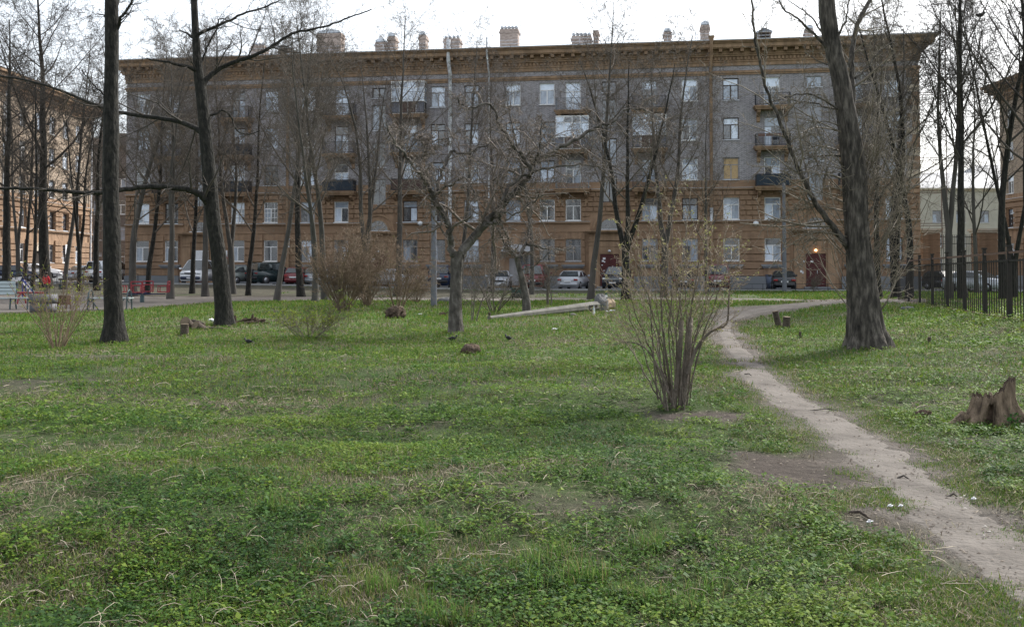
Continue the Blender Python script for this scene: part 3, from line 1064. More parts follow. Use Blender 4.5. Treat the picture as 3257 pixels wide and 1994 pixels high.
def drainpipe(root, x, z0, z1, r, mat, y=-.14, top=None, shoe=True, name='drainpipe'):
    mb = MB()
    pts = [(x, y, z1), (x, y, z0 + .3)]
    if shoe: pts += [(x, y - .06, z0 + .12), (x, y - .3, z0)]
    if top: pts = [(x, top[0], top[1]), (x, top[0], top[2])] + pts
    mb.tube(pts, r, 8)
    for zz in np.arange(z0 + 1, z1, 2.2):
        mb.tube([(x, y, zz), (x, y, zz + .06)], r + .015, 8)
    return mb.build(name, mat, root)

def apartment_block():
    root = thing('apartment_building', 'long five storey building of grey brick over orange plaster with balconies', 'building', (FA.x, FA.y, 0), FROT)
    L, D = FLEN, 13.0
    F5, F4, F3, F2, F1 = (15.45, 17.25), (12.2, 14.0), (8.93, 10.72), (5.66, 7.45), (2.28, 4.12)
    floors = [F1, F2, F3, F4, F5]
    slab = {2: 8.22, 3: 11.48, 4: 14.76}
    cols = [(455, 'w'), (547, 'b'), (642, 's'), (757, 'b'), (862, 'w'), (979, 'w'), (1086, 'b'), (1205, 's'), (1305, 'b'), (1393, 'w'), (1500, 'w'),
            (1632, 'w'), (1740, 'w'), (1823, 'b'), (1938, 's'), (2066, 'b'), (2194, 'w'), (2325, 'w'), (2456, 'b'), (2592, 's'), (2720, 'b'), (2842, 'w')]
    zsplit = 8.86
    ops, wins, bal, ports = [], [], [], []
    W = 1.28
    rr = random.Random(5)
    for ci, (px, t) in enumerate(cols):
        x = fu(px)
        if t in 'wb':
            for fi, (a, b) in enumerate(floors):
                if fi == 0 and px in (1632,):
                    continue
                za = a
                if t == 'b' and fi >= 2:
                    za = slab[fi] + .12
                ops.append((x - W / 2, x + W / 2, za, b))
                wins.append((ci, px, fi, x, za, b))
                if t == 'b' and fi >= 2:
                    bal.append((px, fi, x))
        else:
            for za, zb in ((16.35, 17.25), (13.55, 15.75), (10.35, 12.5), (7.15, 9.35)):
                ops.append((x - .62, x + .62, za, zb))
                wins.append((ci, px, 's', x, za, zb))
            ports.append((px, x))
    lowo = [o for o in ops if o[2] < zsplit]
    upo = [o for o in ops if o[3] > zsplit]
    link('plaster_wall', wall_mesh('plaster_wall', L, D, -.4, zsplit, lowo), 'plaster_orange', root)
    link('brick_wall', wall_mesh('brick_wall', L, D, zsplit, 18.3, upo), 'brick_grey', root)
    # windows: frames and panes as the photograph shows them
    special = {(2325, 4): ('frame_brown', ('pane_curtain_sky', 'pane_net_sky', 'pane_net_sky')), (2325, 3): ('frame_brown', ('pane_curtain_sky', 'pane_dark', 'pane_curtain_sky')),
               (2325, 2): ('frame_grey', ('pane_board',) * 3), (2194, 4): ('frame_white', ('pane_curtain_sky', 'pane_curtain_sky', 'pane_net_sky')), (2194, 3): ('frame_white', ('pane_net_sky', 'pane_dark', 'pane_net_sky')),
               (2194, 2): ('frame_white', ('pane_net_sky', 'pane_curtain_sky', 'pane_curtain_sky')), (1632, 4): ('frame_white', ('pane_curtain_sky', 'pane_net_sky', 'pane_net_sky')),
               (1740, 4): ('frame_white', ('pane_curtain_sky', 'pane_net_sky', 'pane_net_sky')), (1823, 4): ('frame_white', ('pane_curtain_sky', 'pane_curtain_sky', 'pane_curtain_sky')),
               (1393, 4): ('frame_grey', ('pane_curtain_sky', 'pane_net_sky', 'pane_curtain_sky')), (1500, 4): ('frame_brown', ('pane_net_sky', 'pane_dark', 'pane_net_sky')),
               (1393, 3): ('frame_brown', ('pane_dark', 'pane_curtain_sky', 'pane_dark')), (1500, 3): ('frame_brown', ('pane_net_sky', 'pane_dark', 'pane_curtain_sky')),
               (1500, 2): ('frame_white', ('pane_net_sky', 'pane_dark', 'pane_net_sky')), (979, 4): ('frame_white', ('pane_curtain_sky', 'pane_curtain_sky', 'pane_curtain_sky')),
               (979, 3): ('frame_white', ('pane_dark', 'pane_dark', 'pane_dark')), (862, 3): ('frame_grey', ('pane_net_sky', 'pane_dark', 'pane_curtain_sky')),
               (862, 2): ('frame_brown', ('pane_dark', 'pane_dark', 'pane_dark')), (547, 4): ('frame_brown', ('pane_curtain_sky', 'pane_curtain_sky', 'pane_curtain_sky')),
               (862, 1): ('frame_white', ('pane_dark', 'pane_net_sky', 'pane_dark')), (1740, 1): ('frame_white', ('pane_dark', 'pane_dark', 'pane_dark')), (1823, 1): ('frame_white', ('pane_dark', 'pane_dark', 'pane_dark')),
               (2325, 1): ('frame_white', ('pane_net_sky', 'pane_curtain_sky', 'pane_net_sky')), (2456, 1): ('frame_white', ('pane_net_sky', 'pane_curtain_sky', 'pane_net_sky')), (2194, 1): ('frame_brown', ('pane_dark', 'pane_net_sky', 'pane_net_sky')),
               (862, 0): ('frame_white', ('pane_dark', 'pane_dark', 'pane_dark')), (547, 0): ('frame_white', ('pane_dark', 'pane_net_sky', 'pane_dark')), (455, 0): ('frame_white', ('pane_dark', 'pane_net_sky', 'pane_dark')),
               (757, 0): ('frame_white', ('pane_dark', 'pane_net_sky', 'pane_dark')), (2325, 0): ('frame_white', ('pane_dark', 'pane_dark', 'pane_dark')), (2456, 0): ('frame_white', ('pane_dark', 'pane_curtain_sky', 'pane_net_sky')),
               (2194, 0): ('frame_grey', ('pane_net_sky', 'pane_dark', 'pane_net_sky')), (2066, 0): ('frame_grey', ('pane_net_sky', 'pane_dark', 'pane_dark')), (1740, 0): ('frame_grey', ('pane_dark', 'pane_dark', 'pane_dark')),
               (1823, 0): ('frame_grey', ('pane_dark', 'pane_dark', 'pane_dark')), (1305, 0): ('frame_grey', ('pane_dark', 'pane_net_sky', 'pane_dark')), (1393, 0): ('frame_grey', ('pane_dark', 'pane_net_sky', 'pane_dark'))}
    pool = ['pane_dark'] * 3 + ['pane_net_sky'] * 4 + ['pane_curtain_sky'] * 4
    for ci, px, fi, x, za, zb in wins:
        if fi == 's':
            window(root, x, za, zb, 1.24, rr.choice(['frame_grey', 'frame_brown', 'frame_grey']), tuple(rr.choice(['pane_dark', 'pane_net_sky', 'pane_dark']) for _ in range(3)), 'V' if zb - za > 1 else 'V')
            continue
        fr, pn = special.get((px, fi), (rr.choice(['frame_white', 'frame_white', 'frame_grey', 'frame_brown']), tuple(rr.choice(pool) for _ in range(3))))
        window(root, x, za, zb, W, fr, pn, 'grid' if (px, fi) in ((862, 1), (757, 1), (1632, 1)) else 'T', sill=not (fi >= 2 and cols[ci][1] == 'b'))
        if fi == 0:
            led = MB().box((x - .95, -.42, 1.84), (x + .95, -.05, 1.98)).box((x - .85, -.32, 1.70), (x + .85, -.05, 1.84))
            led.build('window_ledge', 'plinth_grey', root)
            bx_ = MB().box((x - .72, -.175, 1.06), (x + .72, -.148, 1.70))
            bx_.build('ledge_niche', 'plaster_orange', root)
    # lower storeys: plinth, courses, ledges
    pcuts = [(x - 2.0, x + 2.0, -.5, 4.75) for _, x in ports] + [(fu(1632) - 1.6, fu(1632) + 1.6, -.5, 4.3)]
    acuts = [(x - 1.6, x + 1.6, 4.7, 6.4) for _, x in ports]
    for s0, s1 in free_spans(L, [(a, b) for a, b, c, d in pcuts]):
        piece('plinth', (s0, -.20, -.4), (s1, .01, 1.02), 'plinth_grey', root)
    rustication(root, L, lowo + pcuts, 'plaster_orange', 1.06, 4.66, 6, None, 'stone_course')
    rustication(root, L, lowo + acuts, 'plaster_orange', 5.60, 8.08, 6, 1.02, 'stone_block')
    for s0, s1 in free_spans(L, [(a, b) for a, b, c, d in acuts]):
        piece('ledge', (s0, -.23, 5.44), (s1, .01, 5.55), 'plaster_trim', root)
        piece('ledge_flashing', (s0, -.25, 5.555), (s1, .005, 5.575), 'galvanised', root)
        piece('frieze_band', (s0, -.06, 4.70), (s1, .01, 5.40), 'plaster_orange', root)
    stair = [(x - .66, x + .66) for _, x in ports]
    for s0, s1 in free_spans(L, stair):
        piece('string_course', (s0, -.21, 8.10), (s1, .01, 8.24), 'plaster_trim', root)
        piece('course_flashing', (s0, -.23, 8.245), (s1, .005, 8.265), 'galvanised', root)
        piece('frieze_band', (s0, -.05, 8.29), (s1, .01, 8.80), 'plaster_orange', root)
    stack_band('upper_string_course', L, 0.02, [(17.50, 17.64, .08), (17.64, 17.76, .16), (17.76, 17.84, .12)], 'plaster_trim', root)
    # great cornice
    stack_band('cornice', L, D, [(18.25, 18.55, .10), (18.55, 18.66, .18), (18.66, 18.98, .14), (18.98, 19.12, .34), (19.12, 19.22, .44), (19.22, 19.52, .40), (19.52, 19.60, .95), (19.60, 19.92, 1.05), (19.92, 20.02, 1.18), (20.02, 20.16, 1.32)], 'plaster_trim', root)
    dn = MB()
    for x in np.arange(-.1, L + .1, .30):
        dn.box((x, -.27, 18.70), (x + .16, -.13, 18.94))
    dn.build('dentils', 'plaster_trim', root)['kind'] = 'stuff'
    for x in np.arange(-.2, L + .2, .86):
        piece('modillion', (x - .13, -.90, 19.27), (x + .13, -.39, 19.50), 'plaster_trim', root)
    rf = MB()
    e, zr = 1.36, 20.17
    rf.add([(-e, -e, zr), (L + e, -e, zr), (L + e, D + e, zr), (-e, D + e, zr), (7, D / 2, zr + 1.7), (L - 7, D / 2, zr + 1.7), (-e, -e, zr - .06), (L + e, -e, zr - .06), (L + e, D + e, zr - .06), (-e, D + e, zr - .06)],
           [(0, 1, 5, 4), (1, 2, 5), (2, 3, 4, 5), (3, 0, 4), (0, 6, 7, 1), (1, 7, 8, 2), (2, 8, 9, 3), (3, 9, 6, 0), (6, 9, 8, 7)])
    rf.build('roof', 'roof_metal', root)
    rl = MB()
    for x in np.arange(0, L + .1, 2.4):
        rl.box((x - .015, -1.05, 20.2), (x + .015, -1.02, 20.75))
    for zz in (20.45, 20.74):
        rl.box((-.5, -1.05, zz), (L + .5, -1.025, zz + .025))
    rl.build('roof_railing', 'galvanised', root)
    # chimneys: photo x, left-right width in px, top y, distance behind the facade
    for px, wpx, ytop, dep, caps, step in ((748, 44, 150, 5.5, 'pots', None), (981, 80, 112, 6.0, 'hood', None), (1160, 34, 140, 5.5, 'hood', None), (1190, 24, 122, 6.2, 'hood', None), (1296, 22, 118, 6, 'hood', None),
                                           (1402, 52, 128, 5, 'pots', None), (1588, 58, 98, 6, 'pots', (0.5, .9)), (1836, 62, 120, 5, 'pots', None), (1882, 16, 102, 6, 'none', None), (2124, 24, 108, 6, 'hood', None),
                                           (2252, 28, 86, 6, 'hood', (.5, .75)), (2606, 24, 98, 6, 'hood', None)):
        u, _ = fac(px, 140)
        Yd = (FA + FDIR * u - FN * dep).y
        sx, sz = ray(px, ytop)
        zt = EYE + sz * Yd
        chimney(root, u + dep * 0.0 + (dep * (sx - (FA + FDIR * u).x / (FA + FDIR * u).y)), dep, 20.3, zt, wpx * Yd / F, 1.2, caps, 'brick_chimney', step)
    for px in (872, 2441):
        dormer(root, fu(px, 160), 2.2, 20.55, 1.05, .95)
    for px, yt in ((2086, 45), (1625, 60), (2220, 100)):
        u, _ = fac(px, 140)
        zt = EYE + ray(px, yt)[1] * (FA + FDIR * u - FN * 6).y
        mb = MB().tube([(u, 6, 21), (u, 6, zt)], .03, 5)
        for k in range(3):
            mb.bar((u - .45 + .1 * k, 6, zt - .3 - .35 * k), (u + .45 - .1 * k, 6, zt - .3 - .35 * k), .025)
        mb.build('antenna', 'galvanised', root)
    # balconies
    bst = {(1305, 4): 'glazed', (2066, 3): 'glazed', (1823, 3): 'glazed', (757, 3): 'panel:panel_blue', (547, 3): 'panel:panel_lilac', (1086, 2): 'panel:panel_blue', (1305, 2): 'panel:panel_rust', (757, 2): 'panel:panel_blue', (2456, 2): 'panel:panel_blue'}
    for i, (px, fi, x) in enumerate(bal):
        balcony(root, x, slab[fi] + .03, 2.75 if px != 1305 else 2.9, 1.0, 'rail_dark' if px not in (1823,) else 'rail_light', bst.get((px, fi), 'bars'), seedn=i)
    for k in range(4):
        piece('flower_box', (fu(2456) - 1.2 + k * .62, -1.12, 11.51 + .78), (fu(2456) - .66 + k * .62, -.98, 11.51 + .98), 'panel_rust', root)
    # entrances
    pap = [(-.45, 2.30, .22, .16), (-.55, 2.10, .18, .14), (-.42, 2.02, .12, .1), (-.62, 1.75, .1, .08), (.25, 1.62, .12, .09), (-.45, 1.30, .1, .07), (-1.25, 1.15, .22, .34)]
    pap2 = [(-.30, 2.02, .24, .16), (-.96, 2.04, .12, .12), (-1.05, 1.15, .14, .2), (-1.18, 1.24, .16, .18)]
    for px, x in ports:
        portal(root, x, .18, lit=(px == 2592), papers=pap if px == 1938 else pap2 if px == 2592 else pap[:2])
        arch_part(root, x, 4.92, .84)
    # canopy and service door in the middle
    x = fu(1648)
    cn = MB().prism([(-.06, 3.62), (-.06, 3.70), (-1.25, 3.16), (-1.25, 3.04)], x - 1.25, x + 1.25, M=Matrix.Translation((x, 0, 0)) @ Matrix.Rotation(math.pi / 2, 4, 'Z') @ Matrix.Translation((0, 0, 0)) @ Matrix.Translation((0, -x, 0)))
    cn.build('canopy', 'roof_metal', root)
    piece('service_door', (x - .75, -.06, .25), (x + .1, -.01, 2.5), 'frame_grey', root)
    piece('shop_window', (x + .2, -.06, 1.2), (x + 1.2, -.01, 2.8), 'pane_dark', root)
    for sx_ in (x - 1.2, x + 1.2):
        MB().bar((sx_, -.03, 2.5), (sx_, -1.2, 3.1), .05).build('canopy_strut', 'rail_light', root)
    # pipes
    drainpipe(root, fu(1433), 5.0, 18.2, .17, 'flue_foil', -.22, (-.95, 21.0, 19.2), False, 'flue_pipe')
    drainpipe(root, fu(1556), 7.3, 18.2, .08, 'flue_foil', -.14, (-1.22, 21.0, 19.6), False, 'flue_pipe')
    for px, hi in ((917, 20.0), (2262, 20.0)):
        drainpipe(root, fu(px), 1.3, 18.2, .13, 'plaster_trim', -.2, (-1.45, 20.1, 19.4), False)
        x = fu(px)
        MB().lathe([(.13, 0), (.13, .12), (.26, .42), (.26, .5)], 8, (x, -1.45, 19.95)).build('rain_hopper', 'plaster_trim', root)
    drainpipe(root, fu(2262), 5.2, 6.6, .145, 'galvanised', -.2, None, False)
    drainpipe(root, fu(922), 1.0, 3.5, .1, 'plaster_trim', -.32, None, False, 'vent_pipe')
    MB().lathe([(.14, 3.5), (.14, 4.15), (.2, 4.2), (.05, 4.35)], 8, (fu(922), -.32, 0)).build('vent_cap', 'paper_white', root)
    # wall lamps
    for px, py in ((1340, 712), (2403, 712)):
        u, z = fac(px, py)
        mb = MB().lathe([(.04, -.18), (.24, -.06), (.22, .12), (.06, .2)], 10, (u, -.38, z)).bar((u, -.03, z + .05), (u, -.38, z + .05), .06)
        mb.build('wall_lamp', 'lamp_clear', root)
    # sign boards at the left entrance
    for a, b, zt, zb, mark in ((622, 668, 797, 838, False), (704, 728, 797, 862, True)):
        u0, u1 = fu(a, 820), fu(b, 820)
        z1, z0 = fac(a, zt)[1], fac(a, zb)[1]
        s = MB().box((u0, -.36, z0), (u1, -.31, z1)).build('sign_board', 'paper_white', root)
        if mark:
            c = ((u0 + u1) / 2 + .12, (z0 + z1) / 2 + .22)
            mk = MB()
            for k in range(10):
                a0, a1 = -2.2 + k * .45, -2.2 + (k + 1) * .45
                mk.bar((c[0] + .2 * math.cos(a0), -.367, c[1] + .22 * math.sin(a0)), (c[0] + .2 * math.cos(a1), -.367, c[1] + .22 * math.sin(a1)), .006, .11)
            mk.box((c[0] - .2, -.37, c[1] - .05), (c[0] + .12, -.362, c[1] + .05))
            mk.build('sign_mark', 'sign_red', s)
            ln = MB()
            for k in range(4):
                ln.box((u0 + .06, -.37, z0 + .15 + k * .13), (u1 - .06 - .07 * (k % 2), -.362, z0 + .2 + k * .13))
            ln.build('sign_text', 'sign_pink', s)
    # quoins at the right corner
    for k in range(15):
        z = 8.95 + k * .57
        w = .95 if k % 2 == 0 else .55
        piece('quoin', (L - w, -.055, z), (L + .05, .6, z + .53), 'plaster_orange' if k % 3 else 'plaster_white', root)
    # fire ladder beyond the right end
    fl = MB()
    xa, xb = L + 1.55, L + 1.95
    for xx in (xa, xb):
        fl.box((xx - .03, -.35, 3.2), (xx + .03, -.29, 21.2))
    for z in np.arange(3.4, 21.0, .36):
        fl.box((xa, -.335, z), (xb, -.305, z + .03))
    for z in np.arange(5.0, 18, 2.6):
        fl.box((L - .05, -.34, z), (xb, -.30, z + .05)).box((L - .05, -.34, z + .18), (xb, -.30, z + .23))
    for z in (20.4, 21.0):
        fl.box((L - 3, -.34, z), (xa, -.31, z + .03))
    fl.build('fire_ladder', 'fence_rust', root)
    return root
apartment_block()

def side_block(name, label, loc, rz, L, wallmat, cols, zoff=0.0, detail=True, doorx=None, chim=(), seed=1):
    root = thing(name, label, 'building', loc, rz)
    D = 14.0
    rr = random.Random(seed)
    floors = [(2.28, 4.12), (5.66, 7.45), (8.93, 10.72), (12.2, 14.0), (15.45, 17.25)]
    W = 1.25
    ops = [(x - W / 2, x + W / 2, a, b) for x in cols for a, b in floors if not (doorx is not None and abs(x - doorx) < 2 and a < 4)]
    link('plaster_wall', wall_mesh('plaster_wall', L, D, -.6, 8.86, [o for o in ops if o[2] < 8.8]), 'plaster_orange', root)
    link('upper_wall', wall_mesh('upper_wall', L, D, 8.86, 18.3, [o for o in ops if o[2] > 8.8]), wallmat, root)
    pool = ['pane_dark', 'pane_net_sky', 'pane_dark', 'pane_curtain_sky']
    for o in ops:
        window(root, (o[0] + o[1]) / 2, o[2], o[3], W, rr.choice(['frame_white', 'frame_brown', 'frame_grey']), tuple(rr.choice(pool) for _ in range(3)))
    cuts = [] if doorx is None else [(doorx - 1.5, doorx + 1.5, -1, 4.4)]
    rustication(root, L, ops + cuts, 'plaster_orange', 1.06, 4.66, 6, None, 'stone_course', proud=.14, gap=.11, limit=200)
    rustication(root, L, ops, 'plaster_orange', 5.60, 8.08, 5, None, 'stone_course', proud=.14, gap=.11, limit=200)
    piece('ledge', (0, -.20, 5.42), (L, .01, 5.56), 'plaster_trim', root)
    piece('ledge_flashing', (0, -.23, 5.565), (L, .005, 5.59), 'galvanised', root)
    piece('string_course', (0, -.20, 8.12), (L, .01, 8.40), 'plaster_trim', root)
    piece('course_flashing', (0, -.23, 8.405), (L, .005, 8.43), 'galvanised', root)
    piece('plinth', (0, -.20, -.6), (L, .01, 1.0), 'plinth_grey', root)
    stack_band('cornice', L, D, [(18.0, 18.3, .10), (18.3, 18.6, .2), (18.6, 18.9, .42), (18.9, 19.2, .7), (19.2, 19.55, 1.05), (19.55, 19.8, 1.3)], 'plaster_trim', root)
    e, zr = 1.36, 19.82
    rf = MB()
    rf.add([(-e, -e, zr), (L + e, -e, zr), (L + e, D + e, zr), (-e, D + e, zr), (6, D / 2, zr + 1.6), (L - 6, D / 2, zr + 1.6)], [(0, 1, 5, 4), (1, 2, 5), (2, 3, 4, 5), (3, 0, 4), (3, 2, 1, 0)])
    rf.build('roof', 'rail_light', root)
    for x, w, h in chim:
        chimney(root, x, 3.0, 20.0, 20.0 + h, w, 1.0, 'none', 'brick_chimney')
    if doorx is not None:
        d = MB().box((doorx - 1.1, -.06, -.3), (doorx + 1.1, .0, 3.4)).build('door', 'stump_hollow', root)
        n = 10
        pr = [(1.3 * math.cos(math.pi * k / n) + doorx, 3.42 + .9 * math.sin(math.pi * k / n)) for k in range(n + 1)]
        MB().prism(pr, -.25, -.0).build('door_hood', 'plaster_white', root)
    return root

lb = side_block('apartment_building', 'tan building with orange lower storeys at the far left, seen end-on along its wall', (-47.3, 80.0, 0), math.pi / 2, 33.0, 'brick_tan', [1.5 + 3.1 * k for k in range(10)], doorx=20.8, chim=((16.5, 1.0, 3.2),), seed=2)
piece('sign_board', (26.3, -.12, 3.2), (27.5, -.08, 4.2), 'paper_white', lb)
drainpipe(lb, 13.4, .3, 18.2, .11, 'galvanised', -.2, None, False)
drainpipe(lb, 32.4, .3, 18.2, .11, 'flue_foil', -.2, None, False)
side_block('apartment_building', 'orange building at the far right edge, its eaves above the bare trees', (48.4, 99.5, 0), -math.pi / 2, 32.0, 'brick_tan', [2.0 + 3.2 * k for k in range(9)], seed=4)

def plain_block(name, label, loc, rz, L, D, H, wallmat, rows, cw, step, trim, seed, steps=None):
    root = thing(name, label, 'building', loc, rz)
    rr = random.Random(seed)
    ops = [(x - cw / 2, x + cw / 2, a, a + 1.8) for x in np.arange(step, L - step * .6, step) for a in rows]
    link('wall', wall_mesh('wall', L, D, -.5, H, ops), wallmat, root)
    for o in ops:
        window(root, (o[0] + o[1]) / 2, o[2], o[3], cw, rr.choice(['frame_white', 'frame_grey']), tuple(rr.choice(['pane_dark', 'pane_net_sky', 'pane_dark']) for _ in range(3)))
    stack_band('cornice', L, D, [(H - .35, H - .1, .15), (H - .1, H + .12, .4)], trim, root)
    if steps:
        for a, b, h in steps:
            piece('parapet', (a, .3, H + .1), (b, D - .3, H + h), wallmat, root)
    else:
        rf = MB()
        rf.add([(-.5, -.5, H + .13), (L + .5, -.5, H + .13), (L + .5, D + .5, H + .13), (-.5, D + .5, H + .13), (3, D / 2, H + 3.0), (L - 3, D / 2, H + 3.0)], [(0, 1, 5, 4), (1, 2, 5), (2, 3, 4, 5), (3, 0, 4), (3, 2, 1, 0)])
        rf.build('roof', 'rail_light', root)
    return root
p0 = at(2905, 700, 150); p1 = at(3330, 700, 150)
plain_block('distant_building', 'pale beige building far behind the iron gate at the right', (p0.x, 150, 0), 0.03, p1.x - p0.x + 14, 12, 13.6, 'plaster_beige', (1.5, 5.0, 8.6), 1.4, 3.6, 'plaster_white', 9)
p0 = at(262, 700, 128); p1 = at(400, 700, 128)
plain_block('distant_building', 'dark brown stepped building seen through the gap behind the left trees', (p0.x - 1, 128, 0), 0.02, p1.x - p0.x + 6, 12, 17.4, 'brick_brown', (2.0, 5.3, 8.6, 11.9), 1.2, 2.9, 'brick_brown', 12, steps=((0, 1.5, 1.3), (3.2, 8, 1.6)))
p0 = at(3060, 600, 210); p1 = at(3230, 600, 210)
plain_block('distant_building', 'far pinkish house with a grey roof between the right hand trunks', (p0.x, 205, 0), -0.02, p1.x - p0.x + 6, 12, 20.5, 'plaster_tan', (9, 12.5, 16), 1.3, 3.2, 'plaster_white', 15)

# gate between the two buildings at the right
def gate():
    dpt = 92.0
    for px, w, lab in ((2952, 1.5, 'orange rusticated gate pillar close to the long building'), (3132, 1.6, 'orange rusticated gate pillar right of the iron gate')):
        q = at(px, 858, dpt)
        z0 = gz(q.x, dpt)
        t = thing('gate_pillar', lab, 'pillar', (q.x, dpt, z0), 0, 'gate pillars')
        MB().box((-w / 2, -w / 2, -.3), (w / 2, w / 2, 4.9)).build('core', 'plaster_trim', t)
        for k in range(8):
            piece('stone_block', (-w / 2 - .05, -w / 2 - .05, .1 + k * .6), (w / 2 + .05, w / 2 + .05, .1 + k * .6 + .54), 'plaster_orange', t)
        MB().box((-w / 2 - .15, -w / 2 - .15, 4.9), (w / 2 + .15, w / 2 + .15, 5.1)).box((-w / 2 - .28, -w / 2 - .28, 5.1), (w / 2 + .28, w / 2 + .28, 5.28)).build('pillar_cap', 'plaster_white', t)
    def leaf(pa, pb, lab, name):
        a, b = at(pa, 858, dpt), at(pb, 858, dpt)
        W_ = b.x - a.x
        t = thing(name, lab, 'gate' if name == 'iron_gate' else 'fence', (a.x, dpt, gz(a.x, dpt)))
        fm = MB()
        for xx in (0, W_):
            fm.box((xx - .05, -.05, 0), (xx + .05, .05, 4.6))
        for zz in (.3, 3.9, 4.5):
            fm.box((0, -.03, zz), (W_, .03, zz + .06))
        fm.build('gate_frame' if name == 'iron_gate' else 'rails', 'fence_iron', t)
        n = int(W_ / .17)
        for k in range(1, n):
            piece('bar', (W_ * k / n - .018, -.018, .05), (W_ * k / n + .018, .018, 4.75), 'fence_iron', t)
    leaf(2966, 3104, 'tall black iron gate between the two orange pillars', 'iron_gate')
    leaf(3160, 3215, 'tall black iron railing right of the gate pillar', 'iron_railing')
gate()
# ------------------------------------------------------------------ trees
UP = Vector((0, 0, 1))
class TP:
    def __init__(s, **k):
        s.__dict__.update(k)
FARP = TP(maxl=4, n=[22, 9, 7, 5], tmin=[0.28, 0.15, 0.1, 0.1], ang=[(28, 55), (30, 60), (30, 65), (30, 70)], ratio=[0.36, 0.5, 0.5, 0.55], wander=[0.04, 0.10, 0.16, 0.22, 0.25],
          trop=[0.02, 0.07, 0.05, 0.02, 0.0], seg=[12, 7, 5, 4, 3], sides=[10, 6, 4, 3, 3], rr=[0.42, 0.5, 0.55, 0.6], minr=0.006, taper=0.25)

def grow(out, p, d, L, r0, lvl, P, rg, rmin=None):
    k = P.seg[lvl]
    pts = [p.copy()]
    s = L / (k - 1)
    for i in range(k - 1):
        w = P.wander[lvl]
        d = (d + Vector((rg.gauss(0, w), rg.gauss(0, w), rg.gauss(0, w))) + UP * P.trop[lvl]).normalized()
        p = p + d * s
        pts.append(p.copy())
    re = max(P.minr * 0.7, r0 * P.taper)
    rad = [r0 + (re - r0) * i / (k - 1) for i in range(k)]
    out.append((pts, rad, P.sides[lvl], lvl))
    kids(out, pts, rad, L, lvl, P, rg)

def kids(out, pts, rad, L, lvl, P, rg, n=None, tmin=None, tmax=1.0):
    if lvl >= P.maxl:
        return
    n = P.n[lvl] if n is None else n
    n = max(1, int(n * rg.uniform(0.8, 1.2)))
    az = rg.uniform(0, 6.28)
    t0 = P.tmin[lvl] if tmin is None else tmin
    K = len(pts) - 1
    for j in range(n):
        t = t0 + (tmax - t0) * ((j + rg.random()) / n)
        f = min(t * K, K - 1e-4)
        i = int(f)
        q = pts[i].lerp(pts[i + 1], f - i)
        tan = (pts[i + 1] - pts[i]).normalized()
        rloc = rad[i] + (rad[i + 1] - rad[i]) * (f - i)
        az += 2.4 + rg.uniform(-.5, .5)
        side = tan.orthogonal().normalized()
        side = Matrix.Rotation(az, 3, tan) @ side
        a = R(rg.uniform(*P.ang[lvl]))
        cd = (tan * math.cos(a) + side * math.sin(a)).normalized()
        cl = L * P.ratio[lvl] * (1.15 - 0.7 * t) * rg.uniform(0.65, 1.25)
        cr = max(P.minr, min(rloc * P.rr[lvl] * rg.uniform(.8, 1.15), rloc * .8))
        grow(out, q, cd, cl, cr, lvl + 1, P, rg)

def stem(p, d, L, r0, r1, k, rg, wander=0.03, flare=1.35):
    pts = [p.copy()]
    for i in range(k - 1):
        d = (d + Vector((rg.gauss(0, wander), rg.gauss(0, wander), 0.02))).normalized()
        p = p + d * (L / (k - 1))
        pts.append(p.copy())
    rad = [r0 + (r1 - r0) * (i / (k - 1)) ** 0.85 for i in range(k)]
    rad[0] *= flare
    return pts, rad

def split_tree(out, cut=0):
    trunk = [(p, r, n) for p, r, n, l in out if l <= cut]
    crown = [(p, r, n) for p, r, n, l in out if l > cut]
    return trunk, crown

def far_proto(seed, H, r0, stems, P=FARP, first=0.3, n0=20, lean=0.03):
    rg = random.Random(seed)
    out = []
    if stems == 1:
        pts, rad = stem(Vector((0, 0, -.25)), Vector((rg.gauss(0, lean), rg.gauss(0, lean), 1)).normalized(), H, r0, r0 * .1, 16, rg, .035)
        out.append((pts, rad, 10, 0))
        kids(out, pts, rad, H, 0, P, rg, n0, first)
    else:
        hb = H * rg.uniform(.06, .2)
        pts, rad = stem(Vector((0, 0, -.25)), Vector((0, 0, 1)), hb + .25, r0, r0 * .85, 4, rg, .02)
        out.append((pts, rad, 10, 0))
        for k in range(stems):
            a = 6.28 * k / stems + rg.uniform(-.4, .4)
            sp = rg.uniform(.12, .3)
            d = Vector((math.cos(a) * sp, math.sin(a) * sp, 1)).normalized()
            h = (H - hb) * rg.uniform(.8, 1.0)
            p2, r2 = stem(pts[-1] - Vector((0, 0, .15)), d, h, r0 * .72, r0 * .08, 14, rg, .045, 1.0)
            out.append((p2, r2, 8, 0))
            kids(out, p2, r2, h, 0, P, rg, int(n0 * .75), first * .8)
    return out

PROTOS = []
specs = [(101, 15.5, .19, 1, .30, 22), (102, 16.5, .22, 1, .34, 24), (103, 14.0, .16, 1, .24, 20), (104, 15.0, .20, 2, .30, 20), (105, 14.5, .20, 3, .25, 16), (106, 17.0, .17, 1, .42, 18), (107, 12.5, .13, 1, .22, 18), (108, 16.0, .25, 2, .3, 22)]
for s in specs:
    out = far_proto(s[0], s[1], s[2], s[3], FARP, s[4], s[5])
    tr, cr = split_tree(out)
    PROTOS.append((tubes(tr, 'far_trunk'), tubes(cr, 'far_crown'), s[1], s[2]))

